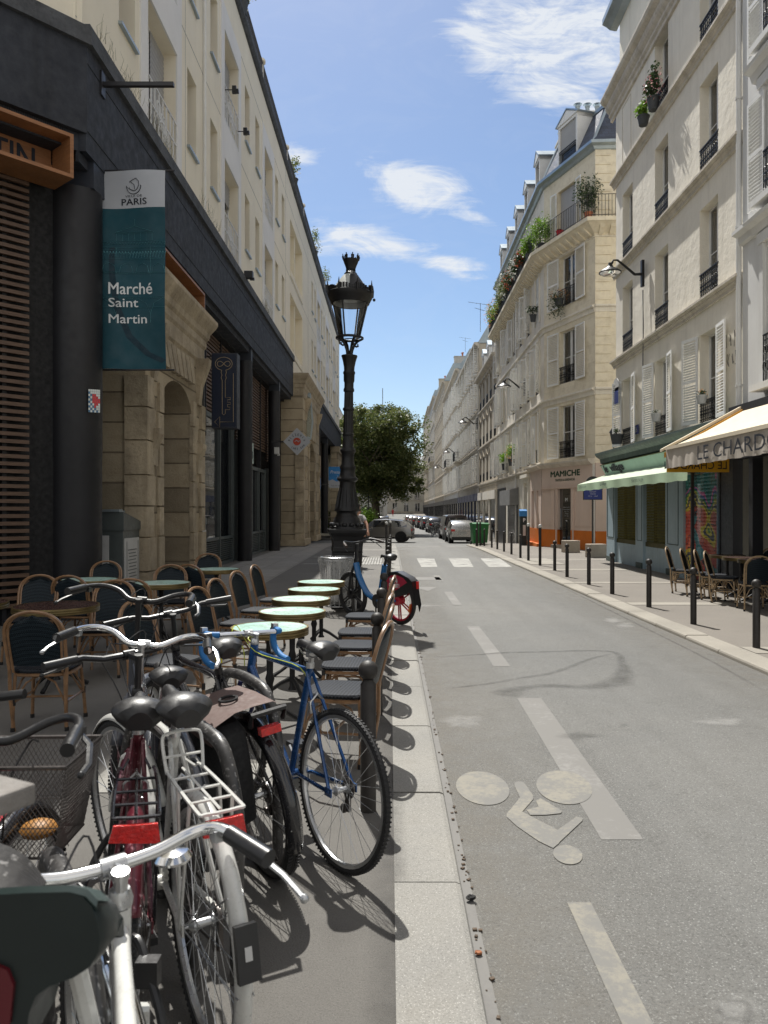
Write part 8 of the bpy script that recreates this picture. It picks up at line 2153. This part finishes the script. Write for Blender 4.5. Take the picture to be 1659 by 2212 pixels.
# row of parked bicycles beyond the van, as small bicycles
mini, _, _ = bike('dark parked bicycle, first of the group between van and dark car', (4.0,70,gz(70)), 60, 4, 1.05, 'frame_black', None, .345, .045, 'hybrid', .95, 'city', 1.02, 0, bm='black', group='bicycles parked beyond the van')
for k, (x, y, d) in enumerate(((4.1,72,50),(4.0,74,70),(4.05,76.5,40),(3.7,66.5,66))):
    o = copy_tree(mini); o.matrix_basis = Matrix.Translation((x,y,gz(y))) @ Matrix.Rotation(rad(d),4,'Z') @ Matrix.Rotation(rad(5),4,'X'); o['label'] = ['second','third','fourth','nearest, lime-tinged'][k]+' parked bicycle of the group between van and dark car'

# ============================================================ PEOPLE
def person_mesh(joints, edges, m, name='body', root=0, sub=2):
    me = D.meshes.new(name); me.from_pydata([j[0] for j in joints], edges, [])
    o = D.objects.new(name, me); C.objects.link(o)
    md = o.modifiers.new('skin', 'SKIN'); sk = me.skin_vertices[0] if me.skin_vertices else None
    if sk is None:
        bm = bmesh.new(); bm.from_mesh(me); bm.verts.layers.skin.verify(); bm.to_mesh(me); bm.free(); sk = me.skin_vertices[0]
    for i, j in enumerate(joints):
        r = j[1] if isinstance(j[1], tuple) else (j[1], j[1]); sk.data[i].radius = r; sk.data[i].use_root = (i == root)
    ss = o.modifiers.new('sub', 'SUBSURF'); ss.levels = sub; ss.render_levels = sub
    me.materials.append(M[m])
    dg = bpy.context.evaluated_depsgraph_get(); nm = D.meshes.new_from_object(o.evaluated_get(dg)); nm.name = name
    D.objects.remove(o); nm.polygons.foreach_set('use_smooth', [True]*len(nm.polygons)); nm.materials.clear(); nm.materials.append(M[m]); return nm
def figure(label, loc, rz, J, shirt, trousers, sleeves=True, group=None, sc=1, hair='hair', longhair=False, hands=True, cat='person'):
    """J: dict of joints (x forward, y left, z up)"""
    t = thing('person', label, cat, loc, rz, group); t.scale = (sc,)*3
    P = {k: Vector(v) for k, v in J.items()}
    js = [('pelvis',.12),('waist',(.13,.10)),('chest',(.155,.11)),('neck0',.06),('neck',.052),('head0',.075),('head1',.088),('head2',.06)]
    P['waist'] = P['pelvis'].lerp(P['chest'], .5); up = (P['head']-P['neck']).normalized()
    P['neck0'] = P['chest'].lerp(P['neck'], .75); P['head0'] = P['neck']+up*.07; P['head1'] = P['neck']+up*.15; P['head2'] = P['neck']+up*.235
    names = [j[0] for j in js]; joints = [(P[n], r) for n, r in js]; E = [(i, i+1) for i in range(len(js)-1)]
    for s in ('L','R'):
        b = len(joints); joints += [(P['sh'+s],.062),(P['el'+s],.042),(P['wr'+s],.027),(P['wr'+s]+(P['wr'+s]-P['el'+s]).normalized()*.07,(.036,.018))]; E += [(2,b),(b,b+1),(b+1,b+2),(b+2,b+3)]
        if hands:
            d = (P['wr'+s]-P['el'+s]).normalized(); side = d.cross(Vector((0,0,1))).normalized()
            for k in range(4):
                q = len(joints); base = P['wr'+s]+d*.08+side*(.027-.018*k); joints += [(base+d*.03,.0095),(base+d*.055-Vector((0,0,.025)),.0085),(base+d*.04-Vector((0,0,.05)),.008)]; E += [(b+3,q),(q,q+1),(q+1,q+2)]
            q = len(joints); joints += [(P['wr'+s]+d*.05+side*.04-Vector((0,0,.015)),.011),(P['wr'+s]+d*.075+side*.035-Vector((0,0,.04)),.009)]; E += [(b+3,q),(q,q+1)]
        b = len(joints); joints += [(P['hip'+s],.095),(P['kn'+s],.058),(P['an'+s],.038),(P['an'+s]+Vector((.06,0,-.05)),.036),(P['an'+s]+Vector((.17,0,-.06)),.03)]; E += [(0,b),(b,b+1),(b+1,b+2),(b+2,b+3),(b+3,b+4)]
    link(person_mesh(joints, E, 'skin'), 'body', t)
    # face and hair
    hc = P['head1']+up*.02; face = MB(); face.sphere(hc+Vector((.098,0,-.005)), .018, 8, 6, (1,.8,1.4)); 
    for s in (-1,1): face.sphere(hc+Vector((.0,s*.088,-.0)), .022, 8, 6, (.8,.5,1.4))
    face.build('nose_and_ears', 'skin', t)
    e = MB()
    for s in (-1,1): e.sphere(hc+Vector((.082,s*.033,.022)), .010, 8, 6)
    e.build('eyes', 'ink', t); MB().sphere(hc+Vector((.084,0,-.048)), .016, 8, 5, (.6,1.5,.4)).build('mouth', 'dark_red_lens', t)
    h = MB().sphere(hc+Vector((-.030,0,.052)), .102, 14, 9, (1,.92,.86))
    if longhair: h.sphere(hc+Vector((-.05,0,-.08)), .09, 10, 8, (.8,1.1,1.5))
    h.build('hair', hair, t)
    sj = [(P['pelvis']+Vector((0,0,.0)),(.15,.12)),(P['waist'],(.15,.118)),(P['chest'],(.18,.13)),(P['neck0'],.07)]; se = [(0,1),(1,2),(2,3)]
    for s in ('L','R'):
        b = len(sj); sj += [(P['sh'+s],.082)]; se += [(2,b)]
        sj += [(P['sh'+s].lerp(P['el'+s], .6 if not sleeves else 1.0),.066 if not sleeves else .058)]; se += [(b,b+1)]
        if sleeves: sj += [(P['wr'+s],.042)]; se += [(b+1,b+2)]
    link(person_mesh(sj, se, shirt, 'shirt'), 'shirt', t)
    tj = [(P['pelvis'],(.15,.125))]; te = []
    for s in ('L','R'):
        b = len(tj); tj += [(P['hip'+s],.11),(P['kn'+s],.075),(P['an'+s]+Vector((0,0,.03)),.055)]; te += [(0,b),(b,b+1),(b+1,b+2)]
    link(person_mesh(tj, te, trousers, 'trousers'), 'trousers', t)
    sh_ = MB()
    for s in ('L','R'): sh_.sphere(P['an'+s]+Vector((.07,0,-.055)), .055, 10, 6, (2.1,.85,.75))
    sh_.build('shoes', 'cloth_black', t)
    return t
ride = dict(pelvis=(-.02,0,1.0), chest=(.20,0,1.36), neck=(.27,0,1.52), head=(.33,0,1.72), shL=(.20,.19,1.40), elL=(.42,.27,1.20), wrL=(.58,.27,1.03), shR=(.20,-.19,1.40), elR=(.42,-.27,1.20), wrR=(.58,-.27,1.03),
    hipL=(0,.10,.97), knL=(.36,.12,.86), anL=(.22,.12,.48), hipR=(0,-.10,.97), knR=(.28,-.12,.64), anR=(.16,-.12,.20))
stand = dict(pelvis=(0,0,.92), chest=(.01,0,1.28), neck=(.02,0,1.46), head=(.03,0,1.7), shL=(0,.18,1.38), elL=(-.03,.23,1.10), wrL=(.06,.23,.85), shR=(0,-.18,1.38), elR=(-.03,-.23,1.10), wrR=(.02,-.23,.85),
    hipL=(0,.09,.88), knL=(.08,.10,.48), anL=(-.02,.10,.08), hipR=(0,-.09,.88), knR=(.0,-.10,.48), anR=(-.14,-.10,.10))
rider_loc = (-1.02, 22.3, 0)
rb_, _, _ = bike('bicycle ridden towards us behind the lamp post, red handlebar end showing', (rider_loc[0], rider_loc[1]+.2, 0), -80, 0, 1.05, 'frame_black', None, .345, .035, 'hybrid', .95, 'flat', 1.0, 0, bm='black', group='ridden bicycle')
figure('cyclist in a grey T-shirt riding towards us, mostly hidden by the lamp post', (-.98, 22.0, .0), rad(-80), ride, 'cloth_grey', 'cloth_black', sleeves=False)
figure('woman in a black jacket walking behind the cyclist, beside the lamp post', (-1.12, 27.5, 0), rad(-88), stand, 'cloth_black', 'cloth_black', longhair=True, sc=.96)
figure('distant pedestrian in white in front of the end house, left one', (-3.3+1.5, 180, gz(180)), rad(-90), stand, 'label_white', 'cloth_black')
figure('distant pedestrian in red in front of the end house, right one', (-.9+1.6, 180, gz(180)), rad(-90), stand, 'cloth_red', 'cloth_red')

# ============================================================ TREES AND SQUARE
def tree(label, loc, H, rx, rz_, n, leaf='leaf', size=.28, trunk=.3, fork=3.2, group='trees of the square', seed=1, clumps=70, zc=None):
    t = thing('tree', label, 'tree', loc, 0, group); rnd = random.Random(seed); random.seed(seed)
    zc = zc or H-rz_
    tr = MB().tube([(0,0,-.3),(.02,.0,1),(-.05,0,fork),(.05,.1,fork+1.2)], [trunk*1.25,trunk,trunk*.85,trunk*.6], 12); ends = []
    for k in range(9):
        a = 2*PI*k/9+rnd.random()*.5; e = rnd.uniform(.5,.85); p0 = Vector((0,0,fork-.2+rnd.random()*1.0)); p2 = Vector((math.cos(a)*rx*e, math.sin(a)*rx*e, zc+rz_*rnd.uniform(-.35,.6))); p1 = p0.lerp(p2,.45)+Vector((0,0,.8))
        tr.tube(smooth([p0,p1,p2],4), [trunk*.45*(1-i/9*.85) for i in range(9)], 7)
        for q in range(3):
            p3 = p2+Vector((rnd.uniform(-1,1),rnd.uniform(-1,1),rnd.uniform(0,1.2)))*rx*.25; tr.tube([p1.lerp(p2,.5+.2*q),p3], [trunk*.14,.02], 5)
    tr.build('trunk', 'bark', t)
    cr = MB()
    for k in range(clumps):
        d = Vector((rnd.gauss(0,1), rnd.gauss(0,1), rnd.gauss(0,1))).normalized(); r = rnd.uniform(.35,1.0)*(1+.10*math.sin(d.x*5+seed)+.10*math.sin(d.z*7+d.y*4))
        if d.z < -.4: d.z *= .9
        c = Vector((d.x*rx*r*.86, d.y*rx*r*.86, zc+d.z*rz_*r*.88)); s = rx*rnd.uniform(.09,.27)
        cr.leaves(c, s*1.1, s*1.1, s*.8, n//clumps, size, .15)
    cr.build('crown', leaf, t, smooth=False); return t
tree('large dark leafy tree closing the street view in the middle', (-1.35,74,-.3), 12.8, 5.1, 6.0, 90000, 'leaf', .23, .44, 2.6, seed=4, clumps=300, zc=7.1)
tree('bright green young tree behind the lamp post, in the square', (-4.6,70,-.2), 6.2, 1.9, 2.0, 6500, 'leaf_bright', .22, .12, 2.2, seed=6, clumps=40, zc=3.6)
tree('dark tree at the left rear of the square', (-7.5,86,-.4), 11.5, 4.0, 4.4, 12000, 'leaf', .28, .3, 3, seed=8, clumps=70)
def hedge(label, x0, x1, y, z1, leaf, n):
    t = MB(); random.seed(int(y))
    for k in range(26): t.leaves((x0+(x1-x0)*random.random(), y+random.uniform(-.4,.4), z1*random.uniform(.25,.85)-.4), .8, .6, z1*.28, n//26, .16, .1)
    o = t.build('hedge', leaf, None, smooth=False); tag(o, label, 'hedge'); return o
hedge('low bright hedge in front of the square, right of the lamp post', -5.2, -1.6, 66, 2.1, 'leaf_bright', 5200)
hedge('dark hedge along the square behind the crossover', -7, -1.5, 78, 2.6, 'leaf_dark', 6000)
g1 = thing('park_railing', 'dark iron park railing behind the crossing crossover', 'fence', (-6,68,-.5))
mb = MB(); 
for k in range(50): mb.box(k*.11-.01,k*.11+.01,-.01,.01,0,1.25)
mb.box(0,5.5,-.015,.015,1.1,1.13).box(0,5.5,-.015,.015,.12,.15); mb.build('railing', 'iron', g1, smooth=False)
gl = thing('globe_lamp', 'white globe lamp above the hedge of the square', 'lamp', (-2.95,60.5,-.45)); MB().cyl((0,0,0),(0,0,1.9),.04,8).build('post', 'iron', gl); MB().sphere((0,0,2.05), .22, 14, 10).build('globe', 'label_white', gl)
gl2 = thing('park_lamp', 'small dark lantern lamp left of the big tree trunk', 'lamp', (-2.0,72,-.5)); MB().cyl((0,0,0),(0,0,3.8),.05,8).build('post', 'iron', gl2); MB().lathe([(.12,3.8),(.22,4.3),(.24,4.34),(.05,4.6)], 8).build('lantern', 'glass_dark', gl2)
# buildings left of the tree, far side of the square
lf, L_ = facade_frame('far_left_block', 'distant grey block beyond the square on the left', 'building', (-7.6,100), (-7.6,200), 'L')
opsf = [(s*3.2+1, z, 1.2, 1.9) for s in range(31) for z in (3.6,6.8,10,13.2)]
wall_mb(L_, -1.5, 17, opsf, .2).build('wall', 'plaster_r2', lf, smooth=False); shell(lf, L_, 10, 17, 'plaster_r2')
MB().box(0,L_,-.22,-.2,-1,17).build('window_band', 'glass_dark', lf, smooth=False); MB().prism([(0,.1,17),(0,-1.5,19.5),(0,-10,19.5),(0,-10,17)], (L_,0,0)).build('roof', 'zinc', lf, smooth=False)
chimney(lf, 98, -1, 18.5, .9, 1.6, 2.6, 4, 'plaster_r2'); chimney(lf, 80, -1, 18.5, .9, 1.6, 2.4, 4, 'plaster_r2')
lh, L_ = facade_frame('square_house', 'dark low building in the shade behind the big tree', 'building', (-5.2,120), (-.4,120), 'R')
wall_mb(L_, -1.5, 7.5, [(.6,.0,1.1,2.2),(2.6,0,1.1,2.2),(.6,3.4,1,1.6),(2.6,3.4,1,1.6)], .2).build('wall', 'plaster_grey', lh, smooth=False)
lh.location = (-.4,118,0); lh.rotation_euler = (0,0,PI); shell(lh, L_, 8, 7.5, 'plaster_grey')
ma = thing('mast', 'thin aerial mast rising above the big tree', 'aerial', (-1.4,150,0)); MB().cyl((0,0,0),(0,0,25.5),.07,5).build('pole', 'steel_dark', ma)
# out-of-frame house behind the camera's left shoulder keeps the reflections and bounce believable
print('objects', len(D.objects))
